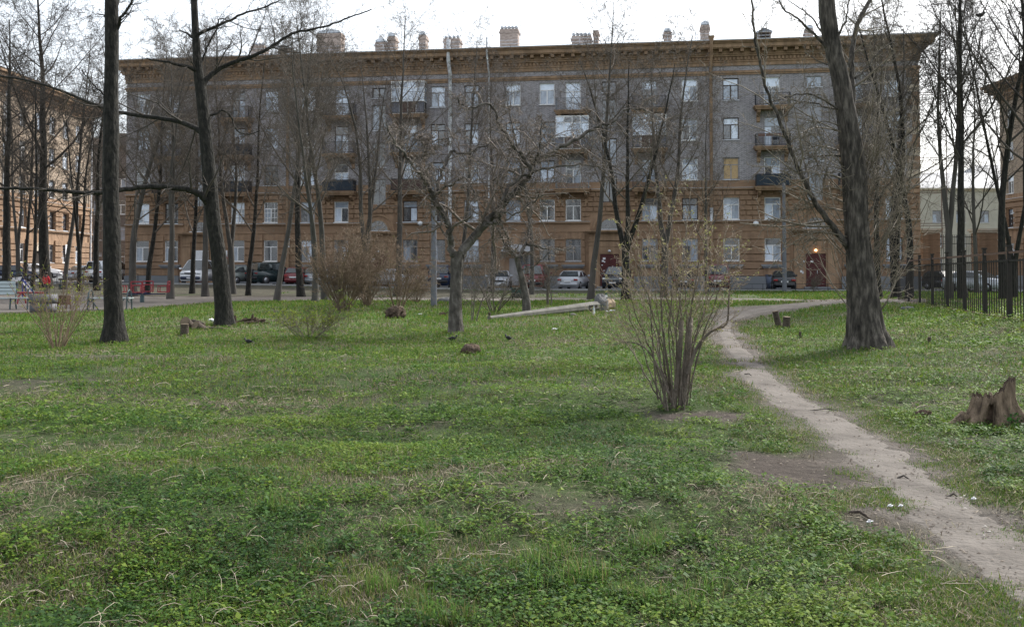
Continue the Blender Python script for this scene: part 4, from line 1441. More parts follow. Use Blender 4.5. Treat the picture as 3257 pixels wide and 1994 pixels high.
def far_tree(px, py, depth, proto, label, scale=1.0, rz=0.0, lean=(0, 0), bark='bark_far', twig='twig_far', name='bare_tree', girth=1.0, group='bare trees before the long building'):
    x = ray(px, 800)[0] * depth
    loc = (x, depth, gz(x, depth))
    t = thing(name, label, 'tree', loc, rz, group)
    trm, crm, H, r = PROTOS[proto]
    for nm, me, mt in (('trunk', trm, bark), ('crown', crm, twig)):
        o = bpy.data.objects.new(nm, me)
        COL.objects.link(o)
        if not me.materials:
            me.materials.append(MATS[mt])
        o.material_slots[0].link = 'OBJECT'
        o.material_slots[0].material = MATS[mt]
        o.parent = t
    t.scale = (scale * girth, scale * girth, scale)
    t.rotation_euler = (R(lean[1]), R(lean[0]), rz)
    return t

GL = 'bare trees at the left by the tan building'
GR = 'bare trees behind the iron fence'
FT = [
    # px, base y, depth, proto, scale, rz, lean(deg), girth, bark, twig, label, group
    (18, 890, 62, 1, 1.05, 0.3, (-2, 0), 1.3, 'bark_dark', 'twig_dark', 'dark leaning bare tree at the left edge above the slatted bench', GL),
    (78, 886, 68, 6, 1.25, 1.0, (2, 0), 0.9, 'bark_dark', 'twig_dark', 'thin bare tree left of the thick trunk by the white car', GL),
    (104, 888, 60, 2, 1.05, 2.0, (1, 0), 0.8, 'bark_dark', 'twig_dark', 'thin dark bare tree just in front of the white car', GL),
    (153, 888, 68, 1, 1.3, 2.6, (-1, 0), 1.35, 'bark_dark', 'twig_dark', 'thickest bare tree behind the child in red', GL),
    (204, 884, 66, 5, 1.0, 0.6, (1, 0), 0.95, 'bark_far', 'twig_far', 'slender straight bare tree beside the small white wall sign', GL),
    (255, 893, 63, 4, 0.95, 1.1, (0, 0), 0.8, 'bark_dark', 'twig_dark', 'bare tree of several thin stems left of the nearest left trunk', GL),
    (311, 892, 64, 0, 1.0, 3.9, (0, 0), 1.1, 'bark_dark', 'twig_dark', 'bare tree half hidden behind the nearest left trunk', GL),
    (60, 884, 78, 3, 1.0, 4.4, (0, 0), 0.9, 'bark_far', 'twig_far', 'distant forked bare tree before the tan building', GL),
    (425, 918, 56, 0, 0.95, 5.1, (0, 0), 1.25, 'bark_far', 'twig_far', 'bare tree left of the red roundabout, before the ground floor corner window', None),
    (468, 915, 58, 6, 1.2, 0.2, (1, 0), 1.1, 'bark_dark', 'twig_far', 'thin dark bare tree just right of the red roundabout seats', None),
    (543, 930, 52, 3, 0.9, 1.7, (-3, 0), 1.0, 'bark_far', 'twig_far', 'forked leaning bare tree between the red roundabout and the white van', None),
    (612, 906, 60, 2, 1.05, 2.9, (-1, 0), 0.95, 'bark_dark', 'twig_far', 'thin bare tree in front of the bonnet of the white van', None),
    (655, 916, 56, 1, 0.9, 3.4, (-1, 0), 1.0, 'bark_far', 'twig_far', 'bare tree in front of the white van windscreen', None),
    (742, 908, 60, 3, 0.95, 4.0, (1, 0), 1.05, 'bark_far', 'twig_far', 'forked bare tree left of the grey saloon', None),
    (790, 912, 58, 6, 1.2, 5.0, (0, 0), 1.0, 'bark_dark', 'twig_far', 'thin bare tree in front of the grey saloon', None),
    (880, 934, 50, 5, .88, 0.9, (3, 0), 1.05, 'bark_far', 'twig_far', 'bare tree leaning right before the dark green off-roader', None),
    (960, 918, 56, 1, .92, 1.9, (1, 0), 1.1, 'bark_dark', 'twig_far', 'dark bare tree before the small red car', None),
    (1003, 943, 48, 7, .85, 2.2, (1, 0), .85, 'bark_far', 'twig_far', 'bare tree with pale foot right of the small red car', None),
    (1036, 938, 50, 0, .92, 3.1, (2, 0), 1.05, 'bark_far', 'twig_far', 'bare tree just left of the big brown bush', None),
    (1160, 925, 55, 4, .98, 4.1, (0, 0), 1.05, 'bark_far', 'twig_far', 'bare tree of three stems rising behind the big brown bush', None),
    (1262, 920, 58, 1, 1.0, 5.6, (-1, 0), 1.0, 'bark_far', 'twig_far', 'bare tree right of the big brown bush, left of the tall concrete post', None),
    (1462, 905, 66, 5, 1.0, 0.0, (0, 0), 1.0, 'bark_far', 'twig_far', 'bare tree hidden behind the gnarled fork in the middle of the lawn', None),
    (1565, 905, 68, 2, 1.05, 2.3, (1, 0), 1.0, 'bark_far', 'twig_far', 'thin bare tree beside the foil covered pipe', None),
    (1690, 912, 63, 0, .92, 1.2, (0, 0), .9, 'bark_far', 'twig_far', 'bare tree in front of the red hatchback and the metal canopy', None),
    (1877, 930, 52, 5, .92, 0.4, (-1, 0), 1.2, 'bark_far', 'twig_far', 'straight bare tree between the silver saloon and the entrance with notices', None),
    (1990, 934, 50, 4, .92, 2.55, (0, 0), 1.2, 'bark_dark', 'twig_far', 'dark bare tree of three stems before the dark off-roader', None),
    (2112, 920, 57, 3, 1.02, 5.9, (0, 0), 1.1, 'bark_far', 'twig_far', 'forked bare tree behind the budding shrub', None),
    (2250, 915, 64, 2, .95, 3.7, (0, 0), .85, 'bark_far', 'twig_far', 'thin bare tree beside the orange drainpipe and the dull red van', None),
    (2850, 955, 46, 7, .98, 4.9, (-3, 0), 1.0, 'bark_dark', 'twig_far', 'dark bare tree right behind the big poplar', None),
    (2890, 962, 44, 0, .85, 1.5, (-4, 0), 1.1, 'bark_dark', 'twig_far', 'dark bare tree at the far end of the iron fence', None),
    (2795, 945, 52, 1, .9, 0.8, (1, 0), .9, 'bark_dark', 'twig_far', 'bare tree partly covered by the big poplar trunk', None),
    (3016, 975, 43, 3, 1.02, 0.15, (-1, 0), .82, 'bark_far', 'twig_dark', 'pale forked bare tree behind the fence, nearest to the fire ladder', GR),
    (3062, 975, 42, 1, 1.05, 2.1, (-2, 0), .8, 'bark_dark', 'twig_dark', 'dark tall bare tree behind the fence left of the orange pillar', GR),
    (3190, 970, 42, 0, 1.1, 4.7, (-2, 0), .85, 'bark_dark', 'twig_dark', 'dark tall bare tree behind the fence right of the orange pillar', GR),
    (3226, 965, 45, 7, 1.0, 3.0, (1, 0), .6, 'bark_dark', 'twig_dark', 'forked dark bare tree behind the fence near the right edge', GR),
    (3105, 930, 66, 2, 1.15, 5.2, (0, 0), .9, 'bark_far', 'twig_dark', 'thin distant bare tree in front of the iron gate', GR),
    (3290, 985, 40, 1, 1.0, 1.2, (0, 0), 1.0, 'bark_dark', 'twig_dark', 'bare tree at the right edge whose twigs reach into the sky', GR),
]
for px, py, dpt, pr, sc, rz, lean, gi, bk, tw, lab, grp in FT:
    far_tree(px, py, dpt, pr, lab, sc, rz, lean, bk, tw, girth=gi, group=grp or 'bare trees before the long building')

# ---- near trees, limb by limb
def limb_pts(px_list, d0, dd=None):
    pts = []
    n = len(px_list)
    for i, q in enumerate(px_list):
        dep = d0 + (dd * i / max(n - 1, 1) if dd else 0)
        pts.append(at(q[0], q[1], dep))
    return pts
def spline(pts, rad, m):
    out, ro = [], []
    n = len(pts)
    for i in range(n - 1):
        p0, p1, p2, p3 = pts[max(i - 1, 0)], pts[i], pts[i + 1], pts[min(i + 2, n - 1)]
        for k in range(m):
            t = k / m
            out.append(0.5 * ((2 * p1) + (p2 - p0) * t + (2 * p0 - 5 * p1 + 4 * p2 - p3) * t * t + (-p0 + 3 * p1 - 3 * p2 + p3) * t ** 3))
            ro.append(rad[i] + (rad[i + 1] - rad[i]) * t)
    out.append(pts[-1]); ro.append(rad[-1])
    return out, ro
def trunk_mesh(name, pts, rad, n, seed, ridge=.035, butt=.2, step=.09):
    # trunk with furrowed bark and buttressed foot
    rg = random.Random(seed)
    P2, R2 = [pts[0]], [rad[0]]
    for i in range(len(pts) - 1):
        k = max(1, int((pts[i + 1] - pts[i]).length / step))
        for j in range(1, k + 1):
            P2.append(pts[i].lerp(pts[i + 1], j / k)); R2.append(rad[i] + (rad[i + 1] - rad[i]) * j / k)
    th = np.arange(n) * 2 * np.pi / n
    ms = [(rg.randint(3, 6), .5), (rg.randint(7, 10), .5), (rg.randint(11, 15), .8), (rg.randint(16, 22), .9), (rg.randint(23, 27), .6)]
    ph = [(rg.uniform(0, 6), rg.uniform(0, 6), rg.uniform(.8, 2.2)) for _ in ms]
    bp = rg.uniform(0, 6)
    V = []
    s_ = 0.0
    for i, (p, r) in enumerate(zip(P2, R2)):
        if i: s_ += (p - P2[i - 1]).length
        f = np.ones(n)
        for (m, a), (p1, p2, fr) in zip(ms, ph):
            f += ridge * a * np.sin(m * th + p1 + .9 * math.sin(s_ * fr + p2))
        f += ridge * .6 * np.sin(th * 5 + s_ * 9) * math.sin(s_ * 5.3) 
        f += butt * math.exp(-s_ / .38) * (.45 + np.abs(np.sin(2.5 * th + bp)) ** 1.5 - .5)
        V.append(np.stack([p.x + r * f * np.cos(th), p.y + r * f * np.sin(th), np.full(n, p.z)], -1))
    V = np.concatenate(V)
    m = len(P2)
    ii_ = np.arange(m - 1)[:, None] * n
    kk = np.arange(n)[None, :]
    kn = (kk + 1) % n
    Q = np.stack([ii_ + kk, ii_ + kn, ii_ + n + kn, ii_ + n + kk], -1).reshape(-1, 4)
    return mesh_np(name, V, Q, None, True)

def near_tree(name, label, base_px, d, trunk, limbs, P, bark, twig, seed, n_trunk=0, trunk_t=(0.5, 1.0), sides=14, extra=None, flare=True, ridge=.03, butt=.2, nside=44, jit=.008, kmul=1.0, lpw=.8):
    rg = random.Random(seed)
    base = at(base_px[0], base_px[1], d)
    base.z = gz(base.x, d)
    out = []
    pts = [at(x, y, d) for x, y, w in trunk]
    pts[0] = base - Vector((0, 0, .15))
    rad = [w / 2 * d / F for x, y, w in trunk]
    pts, rad = spline(pts, rad, 5)
    wob = [rg.uniform(0, 6) for _ in range(4)]
    for i in range(1, len(pts) - 1):
        j = rad[i] * .07 * min(1, i / 12)
        z_ = pts[i].z
        pts[i] += Vector((j * math.sin(z_ * 1.3 + wob[0]) + j * .5 * math.sin(z_ * 3.1 + wob[1]), j * math.sin(z_ * 1.1 + wob[2]), 0))
        rad[i] *= 1 + .03 * math.sin(z_ * 2.3 + wob[3]) * min(1, i / 12)
    out.append((pts, rad, sides, 0))
    if n_trunk:
        kids(out, pts, rad, 4.0, 0, P, rg, n_trunk, trunk_t[0], trunk_t[1])
    for lm in limbs:
        pl, w0, w1, dd, nk = lm[:5]
        p = limb_pts(pl, d, dd)
        r = [w0 + (w1 - w0) * (i / (len(p) - 1)) ** lpw for i in range(len(p))]
        r = [v / 2 * d / F for v in r]
        p, r = spline(p, r, 4)
        Ln = sum((p[i + 1] - p[i]).length for i in range(len(p) - 1))
        for i in range(1, len(p)):
            p[i] += Vector((rg.gauss(0, jit), rg.gauss(0, jit * 2), rg.gauss(0, jit)))
        out.append((p, r, 7, 0.5))
        kids(out, p, r, max(1.6, Ln * .8), 1, P, rg, int(nk * kmul), .08)
    if extra:
        extra(out, rg, base)
    t = thing(name, label, 'tree', base)
    def rel(L):
        return [([q - base for q in p], r, n) for p, r, n in L]
    p0, r0_ = out[0][0], out[0][1]
    link('trunk', trunk_mesh('trunk', [q - base for q in p0], r0_, nside, seed, ridge, butt), bark, t)
    lb_ = [(p, r, n) for p, r, n, l in out if l == 0.5]
    for b in lb_:
        link('limb', tubes(rel([b]), 'limb'), bark, t)
    cr = [(p, r, n) for p, r, n, l in out if l > 0.5]
    if cr:
        link('crown', tubes(rel(cr), 'crown'), twig, t)
    return t

NEARP = TP(maxl=4, n=[10, 9, 6, 4], tmin=[0.3, 0.12, 0.1, 0.1], ang=[(35, 70), (30, 65), (30, 65), (30, 70)], ratio=[0.3, 0.32, 0.45, 0.5], wander=[0.05, 0.14, 0.2, 0.25, 0.28],
           trop=[0.02, 0.06, 0.04, 0.0, 0.0], seg=[10, 7, 5, 4, 3], sides=[10, 6, 4, 3, 3], rr=[0.4, 0.42, 0.55, 0.6], minr=0.0045, taper=0.3)
# T1: thick straight trunk at the left
near_tree('bare_tree', 'thick straight dark trunk nearest on the left, leaving the top of the picture', (365, 1090), 21.6,
          [(367, 1092, 96), (363, 1060, 74), (361, 1010, 60), (357, 900, 53), (355, 700, 51), (353, 500, 48), (352, 300, 44), (354, 120, 41), (356, 0, 39), (357, -220, 33), (358, -480, 24), (352, -800, 12)],
          [([(372, 95), (385, 60), (405, 30), (425, -20), (440, -90)], 12, 5, -.6, 9), ([(338, 60), (325, 48), (300, 45)], 6, 2, .3, 6), ([(345, 310), (330, 300), (308, 280), (285, 255), (262, 225)], 6, 2, -.5, 10),
           ([(370, 20), (388, -30), (400, -120)], 10, 4, .5, 10), ([(345, -100), (320, -180), (300, -300)], 10, 4, .5, 10), ([(362, -250), (390, -330), (410, -450)], 10, 4, -.5, 10)],
          NEARP, 'bark_dark', 'twig_dark', 31, ridge=.022, butt=.18)
# T2: leaning trunk with long horizontal limbs
near_tree('bare_tree', 'dark leaning tree on the left with long horizontal limbs and cut logs at its foot', (717, 1037), 27.6,
          [(718, 1040, 74), (712, 1010, 58), (708, 960, 52), (699, 850, 50), (690, 770, 48), (676, 650, 45), (664, 540, 43), (655, 450, 41), (648, 380, 38), (638, 290, 34), (630, 210, 28), (623, 110, 24), (618, 0, 20), (612, -150, 16), (606, -350, 8)],
          [([(668, 662), (645, 628), (610, 608), (560, 598), (480, 594), (420, 600), (330, 612), (250, 612), (170, 606), (80, 600), (-20, 598)], 24, 8, -2.2, 16),
           ([(650, 428), (610, 402), (560, 385), (480, 373), (400, 362), (330, 345), (250, 312), (170, 280), (80, 255), (-20, 238)], 20, 6, 1.6, 16),
           ([(632, 230), (600, 215), (560, 204), (510, 195), (462, 188)], 16, 4, -1.0, 8),
           ([(646, 275), (665, 245), (700, 218), (750, 196), (800, 180), (850, 158), (890, 130), (940, 105), (1000, 92), (1060, 76), (1130, 50), (1180, 30)], 19, 4, 1.5, 18),
           ([(632, 110), (665, 95), (720, 70), (770, 45), (830, 28), (880, 8), (930, -30)], 12, 3, -1.2, 12), ([(612, 120), (592, 106), (570, 97)], 10, 3, .2, 5),
           ([(640, 200), (660, 150), (690, 90), (700, 60), (745, 75), (800, 95), (850, 90)], 7, 2, .8, 10), ([(655, 372), (690, 360), (710, 352), (735, 372), (750, 410), (780, 428), (830, 418)], 9, 3, .6, 9)],
          NEARP, 'bark_dark', 'twig_dark', 32, ridge=.022, butt=.22)
# T3: the gnarled forked tree in the middle
GNP = TP(maxl=4, n=[8, 13, 8, 5], tmin=[0.3, 0.1, 0.1, 0.1], ang=[(35, 70), (35, 80), (30, 70), (30, 70)], ratio=[0.3, 0.36, 0.5, 0.5], wander=[0.05, 0.26, 0.34, 0.36, 0.36],
         trop=[0.02, 0.03, -0.03, -0.08, -0.1], seg=[10, 7, 6, 4, 3], sides=[10, 6, 4, 3, 3], rr=[0.4, 0.42, 0.5, 0.6], minr=0.0075, taper=0.35)
near_tree('gnarled_tree', 'gnarled tree in the middle of the lawn, forked low into two crooked limbs', (1450, 1060), 24.4,
          [(1450, 1064, 60), (1450, 1040, 46), (1450, 1000, 42), (1451, 940, 40), (1452, 880, 38), (1453, 840, 40), (1456, 800, 42)],
          [([(1446, 815), (1436, 780), (1430, 735), (1418, 700), (1402, 668), (1385, 640), (1372, 612), (1364, 588), (1345, 562), (1318, 532), (1290, 500), (1262, 462), (1240, 425), (1228, 390)], 26, 5, -1.2, 12),
           ([(1464, 812), (1492, 775), (1530, 728), (1575, 680), (1620, 630), (1660, 588), (1688, 552), (1698, 520), (1730, 498), (1780, 470), (1840, 440), (1900, 405), (1960, 382), (1985, 352), (2030, 346), (2080, 365)], 32, 5, 1.4, 14),
           ([(1690, 540), (1668, 505), (1640, 475), (1612, 430), (1588, 395), (1572, 350), (1545, 328), (1500, 345), (1462, 330), (1455, 308)], 15, 4, -.8, 12),
           ([(1376, 625), (1410, 600), (1450, 580), (1472, 566), (1495, 590), (1520, 640), (1530, 690)], 10, 3, -1.2, 10),
           ([(1600, 640), (1620, 595), (1665, 560), (1720, 540), (1800, 525), (1880, 528), (1930, 540), (1985, 560)], 13, 3, .9, 12),
           ([(1548, 708), (1580, 708), (1592, 692), (1590, 672), (1640, 680), (1700, 640), (1712, 610)], 11, 3, -.8, 9),
           ([(1372, 600), (1360, 560), (1350, 540)], 8, 3, .3, 6), ([(1388, 625), (1400, 560), (1428, 492), (1445, 482), (1480, 490), (1520, 470), (1570, 455), (1620, 440)], 14, 4, .7, 10),
           ([(1320, 534), (1350, 490), (1370, 455), (1420, 440), (1470, 420)], 8, 3, .8, 10), ([(1540, 720), (1585, 715), (1610, 740), (1618, 775), (1640, 800)], 8, 3, .7, 8),
           ([(1262, 462), (1290, 440), (1330, 436), (1365, 424)], 6, 2, .5, 9), ([(1700, 520), (1712, 480), (1718, 430), (1722, 400)], 8, 3, -.5, 8)],
          GNP, 'bark_gnarled', 'twig_gnarled', 33, sides=12, butt=.12, jit=.02, kmul=1.7)
# T4: the big poplar at the right
POP = TP(maxl=4, n=[10, 9, 6, 4], tmin=[0.3, 0.1, 0.1, 0.1], ang=[(30, 60), (25, 55), (25, 60), (30, 60)], ratio=[0.3, 0.34, 0.5, 0.5], wander=[0.05, 0.1, 0.14, 0.18, 0.2],
         trop=[0.02, 0.08, 0.06, 0.03, 0.0], seg=[10, 7, 5, 4, 3], sides=[10, 6, 4, 3, 3], rr=[0.35, 0.42, 0.55, 0.6], minr=0.0045, taper=0.3)
def suckers(out, rg, base):
    d = 19.6
    for k in range(72):
        # upright shoots springing from the trunk and its right flank
        y0 = rg.uniform(430, 1010)
        t = (1000 - y0) / 570
        x0 = 2752 - 60 * max(0, t) + rg.uniform(5, 40)
        s = 1 if rg.random() < .8 else -1
        if s < 0: x0 -= 60
        ln = rg.uniform(150, 430)
        dx = s * rg.uniform(.2, .62) * ln
        pl = [(x0, y0), (x0 + dx * .45, y0 - ln * .25), (x0 + dx * .8, y0 - ln * .6), (x0 + dx, y0 - ln)]
        p = [at(a, b, d + rg.uniform(-.1, .1) + i * rg.uniform(-.25, .25)) for i, (a, b) in enumerate(pl)]
        r0 = rg.uniform(.006, .014)
        p, r = spline(p, [r0, r0 * .8, r0 * .6, r0 * .35], 4)
        out.append((p, r, 4, 1))
        kids(out, p, r, 1.2, 2, POP, rg, 7, .3)
    for k in range(16):
        # arching, drooping twigs on the left side
        y0 = rg.uniform(380, 780)
        x0 = 2690 + (y0 - 560) * .1 + rg.uniform(-20, 10)
        L = rg.uniform(90, 260)
        sag = rg.uniform(20, 120)
        pl = [(x0, y0), (x0 - L * .4, y0 - 15), (x0 - L * .75, y0 + sag * .3), (x0 - L, y0 + sag)] if rg.random() < .5 else [(x0, y0), (x0 - L * .4, y0 - 40), (x0 - L * .8, y0 - 90), (x0 - L * 1.1, y0 - 110)]
        p = [at(a, b, d + rg.uniform(-.2, .2) - i * rg.uniform(-.2, .4)) for i, (a, b) in enumerate(pl)]
        r0 = rg.uniform(.008, .02)
        p, r = spline(p, [r0, r0 * .7, r0 * .5, r0 * .3], 4)
        out.append((p, r, 4, 1))
        kids(out, p, r, 1.6, 2, GNP, rg, 8, .2)
near_tree('poplar_tree', 'big leaning poplar with ridged bark and flared foot on the right', (2762, 1102), 19.6,
          [(2766, 1110, 142), (2762, 1085, 126), (2758, 1055, 113), (2754, 1020, 103), (2750, 975, 95), (2738, 850, 82), (2730, 760, 78), (2722, 650, 76), (2714, 560, 74), (2704, 450, 66), (2690, 350, 60), (2672, 250, 56), (2652, 160, 52), (2636, 60, 50), (2628, -20, 47), (2615, -180, 40), (2600, -400, 24), (2590, -640, 10)],
          [([(2700, 790), (2672, 752), (2640, 710), (2606, 664), (2578, 615), (2552, 562), (2520, 490), (2490, 410), (2462, 345), (2440, 290), (2418, 210), (2402, 130), (2394, 50), (2388, -40), (2380, -140)], 27, 5, -1.2, 18),
           ([(2712, 420), (2712, 330), (2708, 220), (2712, 150), (2724, 90), (2745, 40), (2770, -5), (2800, -70)], 26, 12, 1.2, 16),
           ([(2655, 190), (2630, 130), (2590, 70), (2545, 28), (2490, -10)], 10, 3, .6, 9), ([(2650, 175), (2590, 110), (2540, 60), (2490, 30), (2470, -20)], 12, 4, -.6, 9),
           ([(2668, 230), (2640, 210), (2600, 190), (2560, 165)], 8, 2, .5, 7), ([(2690, 350), (2640, 345), (2590, 330), (2530, 320), (2470, 300)], 11, 3, .7, 9),
           ([(2690, 360), (2640, 330), (2570, 300), (2500, 310), (2440, 330)], 10, 3, -.7, 9), ([(2700, 500), (2650, 495), (2590, 500), (2530, 512)], 9, 3, .6, 8), ([(2745, 700), (2790, 640), (2840, 560), (2870, 470)], 12, 4, .5, 10),
           ([(2720, 250), (2760, 210), (2800, 160), (2850, 130)], 8, 3, .5, 9), ([(2660, 120), (2690, 70), (2700, 0), (2715, -80)], 9, 3, -.4, 8)],
          POP, 'bark_poplar', 'twig_poplar', 34, n_trunk=0, sides=18, extra=suckers, ridge=.045, butt=.35, nside=56, lpw=.55)
# T6: small leaning fruit tree behind the fallen post
near_tree('small_tree', 'small leaning fruit tree just behind the fallen concrete post', (1676, 992), 36.2,
          [(1678, 994, 30), (1674, 960, 26), (1668, 920, 24), (1660, 880, 20), (1652, 850, 19), (1645, 820, 18)],
          [([(1645, 822), (1628, 800), (1606, 780), (1590, 748), (1582, 730), (1560, 718)], 14, 4, -.6, 12), ([(1646, 820), (1662, 795), (1674, 770), (1682, 740), (1690, 700), (1688, 660)], 14, 4, .6, 12),
           ([(1676, 778), (1700, 782), (1740, 790), (1790, 795), (1820, 790)], 8, 3, .7, 10), ([(1655, 860), (1690, 850), (1720, 830), (1745, 800)], 6, 3, -.6, 9)],
          GNP, 'bark_gnarled', 'twig_gnarled', 36, sides=10, nside=24, jit=.02, kmul=1.4)

# ---- saplings and bushes
BUSHP = TP(maxl=3, n=[9, 7, 4], tmin=[0.2, 0.2, 0.1], ang=[(15, 40), (20, 50), (25, 60)], ratio=[0.45, 0.5, 0.5], wander=[0.08, 0.14, 0.2, 0.22], trop=[0.02, 0.05, 0.03, 0.0], seg=[7, 5, 4, 3], sides=[5, 3, 3, 3], rr=[0.5, 0.55, 0.6], minr=0.0035, taper=0.3)
BUDN = {}
def leaf_cloud(pts, size, rg, cols):
    n = len(pts)
    if n == 0: return None
    V, Q, C = [], [], []
    for p in pts:
        a = rg.uniform(0, 6.28)
        e = rg.uniform(-.3, 1.2)
        d = Vector((math.cos(a) * math.cos(e), math.sin(a) * math.cos(e), math.sin(e)))
        s = d.orthogonal().normalized()
        s = Matrix.Rotation(rg.uniform(0, 6.28), 3, d) @ s
        L = size * rg.uniform(.6, 1.4)
        b = len(V)
        m = p + d * L * .5 + UP * L * .08
        V += [p, m + s * L * .3, p + d * L, m - s * L * .3]
        Q.append((b, b + 1, b + 2, b + 3))
        c = rg.choice(cols)
        k = rg.uniform(.8, 1.2)
        C += [[v * k for v in c]] * 4
    return mesh_np('buds', np.array([tuple(v) for v in V]), Q, None, False, np.array(C))

def bush(name, label, base, n, h, spread, r0, seed, P=BUSHP, mat='twig_bush', buds=0, bsize=.03, cols=((.2, .24, .04), (.15, .2, .04)), lift=.25, cat='bush', group=None, rootr=.18, minl=.55, stubs=(), upright=.5):
    rg = random.Random(seed)
    out = []
    for k in range(n):
        a = 6.283 * k / n + rg.uniform(-.5, .5)
        tilt = spread * rg.random() ** upright
        d = Vector((math.cos(a) * tilt, math.sin(a) * tilt, 1)).normalized()
        L = h * rg.uniform(minl, 1.05) / max(.6, d.z)
        p = Vector((math.cos(a), math.sin(a), 0)) * rootr * rg.uniform(.1, 1) + Vector((0, 0, -.05))
        grow(out, p, d, L, r0 * rg.uniform(.55, 1.2), 0, P, rg)
    t = thing(name, label, cat, base, 0, group)
    th = [(p, r, n_) for p, r, n_, l in out if l == 0]
    tw = [(p, r, n_) for p, r, n_, l in out if l > 0]
    link('stems', tubes(th, 'stems'), mat, t)
    if tw: link('twigs', tubes(tw, 'twigs'), mat, t)
    if buds:
        tips = [q for p, r, n_, l in out if l >= 1 for q in p[1:]]
        tips = [q for q in tips if q.z > h * lift]
        rg.shuffle(tips)
        ps = []
        for q in tips[:buds]:
            for _ in range(3):
                ps.append(q + Vector((rg.gauss(0, bsize * .4), rg.gauss(0, bsize * .4), rg.gauss(0, bsize * .4))))
        o = link('young_leaves', leaf_cloud(ps, bsize, rg, cols), 'bud_leaf', t)
        o['kind'] = 'stuff'
    return t, out

BIG = TP(maxl=3, n=[8, 6, 3], tmin=[0.3, 0.2, 0.1], ang=[(12, 40), (18, 55), (25, 65)], ratio=[0.42, 0.5, 0.55], wander=[0.10, 0.17, 0.24, 0.26], trop=[0.03, 0.05, 0.03, 0.0], seg=[7, 5, 4, 3], sides=[5, 3, 3, 3], rr=[0.5, 0.6, 0.65], minr=0.0065, taper=0.35)
q = gp(1020 + 70, 990)
bush('twiggy_bush', 'big dense bush of brown bare twigs in the middle distance', gp(1092, 990), 44, 3.1, .60, .026, 51, BIG, 'twig_bush', 0, group='bare bushes', minl=.38)
bush('twiggy_bush', 'second dense bare bush directly right of the big brown one', gp(1165, 974), 34, 2.9, .55, .024, 52, BIG, 'twig_bush', 0, group='bare bushes', minl=.35)
SPR = TP(maxl=3, n=[9, 7, 4], tmin=[0.25, 0.2, 0.1], ang=[(25, 60), (30, 70), (30, 70)], ratio=[0.5, 0.5, 0.5], wander=[0.12, 0.2, 0.3, 0.3], trop=[0.02, 0.0, -.03, -.05], seg=[7, 5, 4, 3], sides=[5, 3, 3, 3], rr=[0.5, 0.55, 0.6], minr=0.0045, taper=0.3)
bush('twiggy_bush', 'loose pale bare bush behind the dark stump clump, left of the concrete post', gp(1265, 985), 14, 2.5, .75, .024, 53, SPR, 'twig_bush', 60, .035, group='bare bushes')
bush('twiggy_bush', 'low reddish bare bush close to the foot of the concrete post', gp(1320, 962), 20, 1.6, .7, .016, 54, SPR, 'twig_bush', 0, group='bare bushes')
bush('twiggy_bush', 'thicket of thin dark stems right of the gnarled tree', gp(1570, 992), 11, 2.7, .7, .026, 55, SPR, 'twig_far', 0, group='bare bushes', minl=.4)
bush('sapling', 'pair of thin upright sapling stems just right of the gnarled trunk', gp(1504, 1022), 3, 2.6, .16, .022, 56, SPR, 'twig_far', 0, group='saplings', cat='sapling')
bush('sapling', 'thin bare sapling clump with a cut stub behind the fallen post', gp(1745, 972), 5, 3.0, .3, .03, 57, SPR, 'twig_far', 0, group='saplings', cat='sapling')
bush('sapling', 'low sprouting twigs at the kerb before the right entrance', gp(2590, 930), 10, 1.5, .6, .012, 58, SPR, 'twig_far', 0, group='saplings', cat='sapling')
# low bush with fresh yellow-green leaves
LOW = TP(maxl=3, n=[9, 6, 3], tmin=[0.25, 0.2, 0.2], ang=[(25, 55), (30, 60), (30, 60)], ratio=[0.5, 0.45, 0.5], wander=[0.08, 0.14, 0.2, 0.2], trop=[0.04, 0.08, 0.06, 0.0], seg=[7, 5, 4, 3], sides=[5, 3, 3, 3], rr=[0.5, 0.55, 0.6], minr=0.003, taper=0.3)
LEAN = TP(maxl=2, n=[5, 4], tmin=[0.35, 0.2], ang=[(15, 40), (25, 50)], ratio=[0.4, 0.45], wander=[0.07, 0.12, 0.2], trop=[0.02, 0.05, 0.03], seg=[7, 5, 4], sides=[5, 4, 3], rr=[0.55, 0.6], minr=0.0032, taper=0.3)
bush('leafing_bush', 'low spreading bush coming into yellow-green leaf, on the lawn left of centre', gp(985, 1078), 16, .78, 1.7, .011, 61, LOW, 'shrub_stem', 700, .035, ((.20, .25, .03), (.15, .22, .03), (.24, .27, .05)), .35, rootr=.15, minl=.6)
bush('leafing_bush', 'small bush of pale twigs with yellow tips in front of the planter, far left', gp(182, 1112), 26, 1.6, .5, .011, 62, LEAN, 'twig_bush', 190, .034, ((.26, .28, .04), (.2, .24, .04)), .45, rootr=.14)
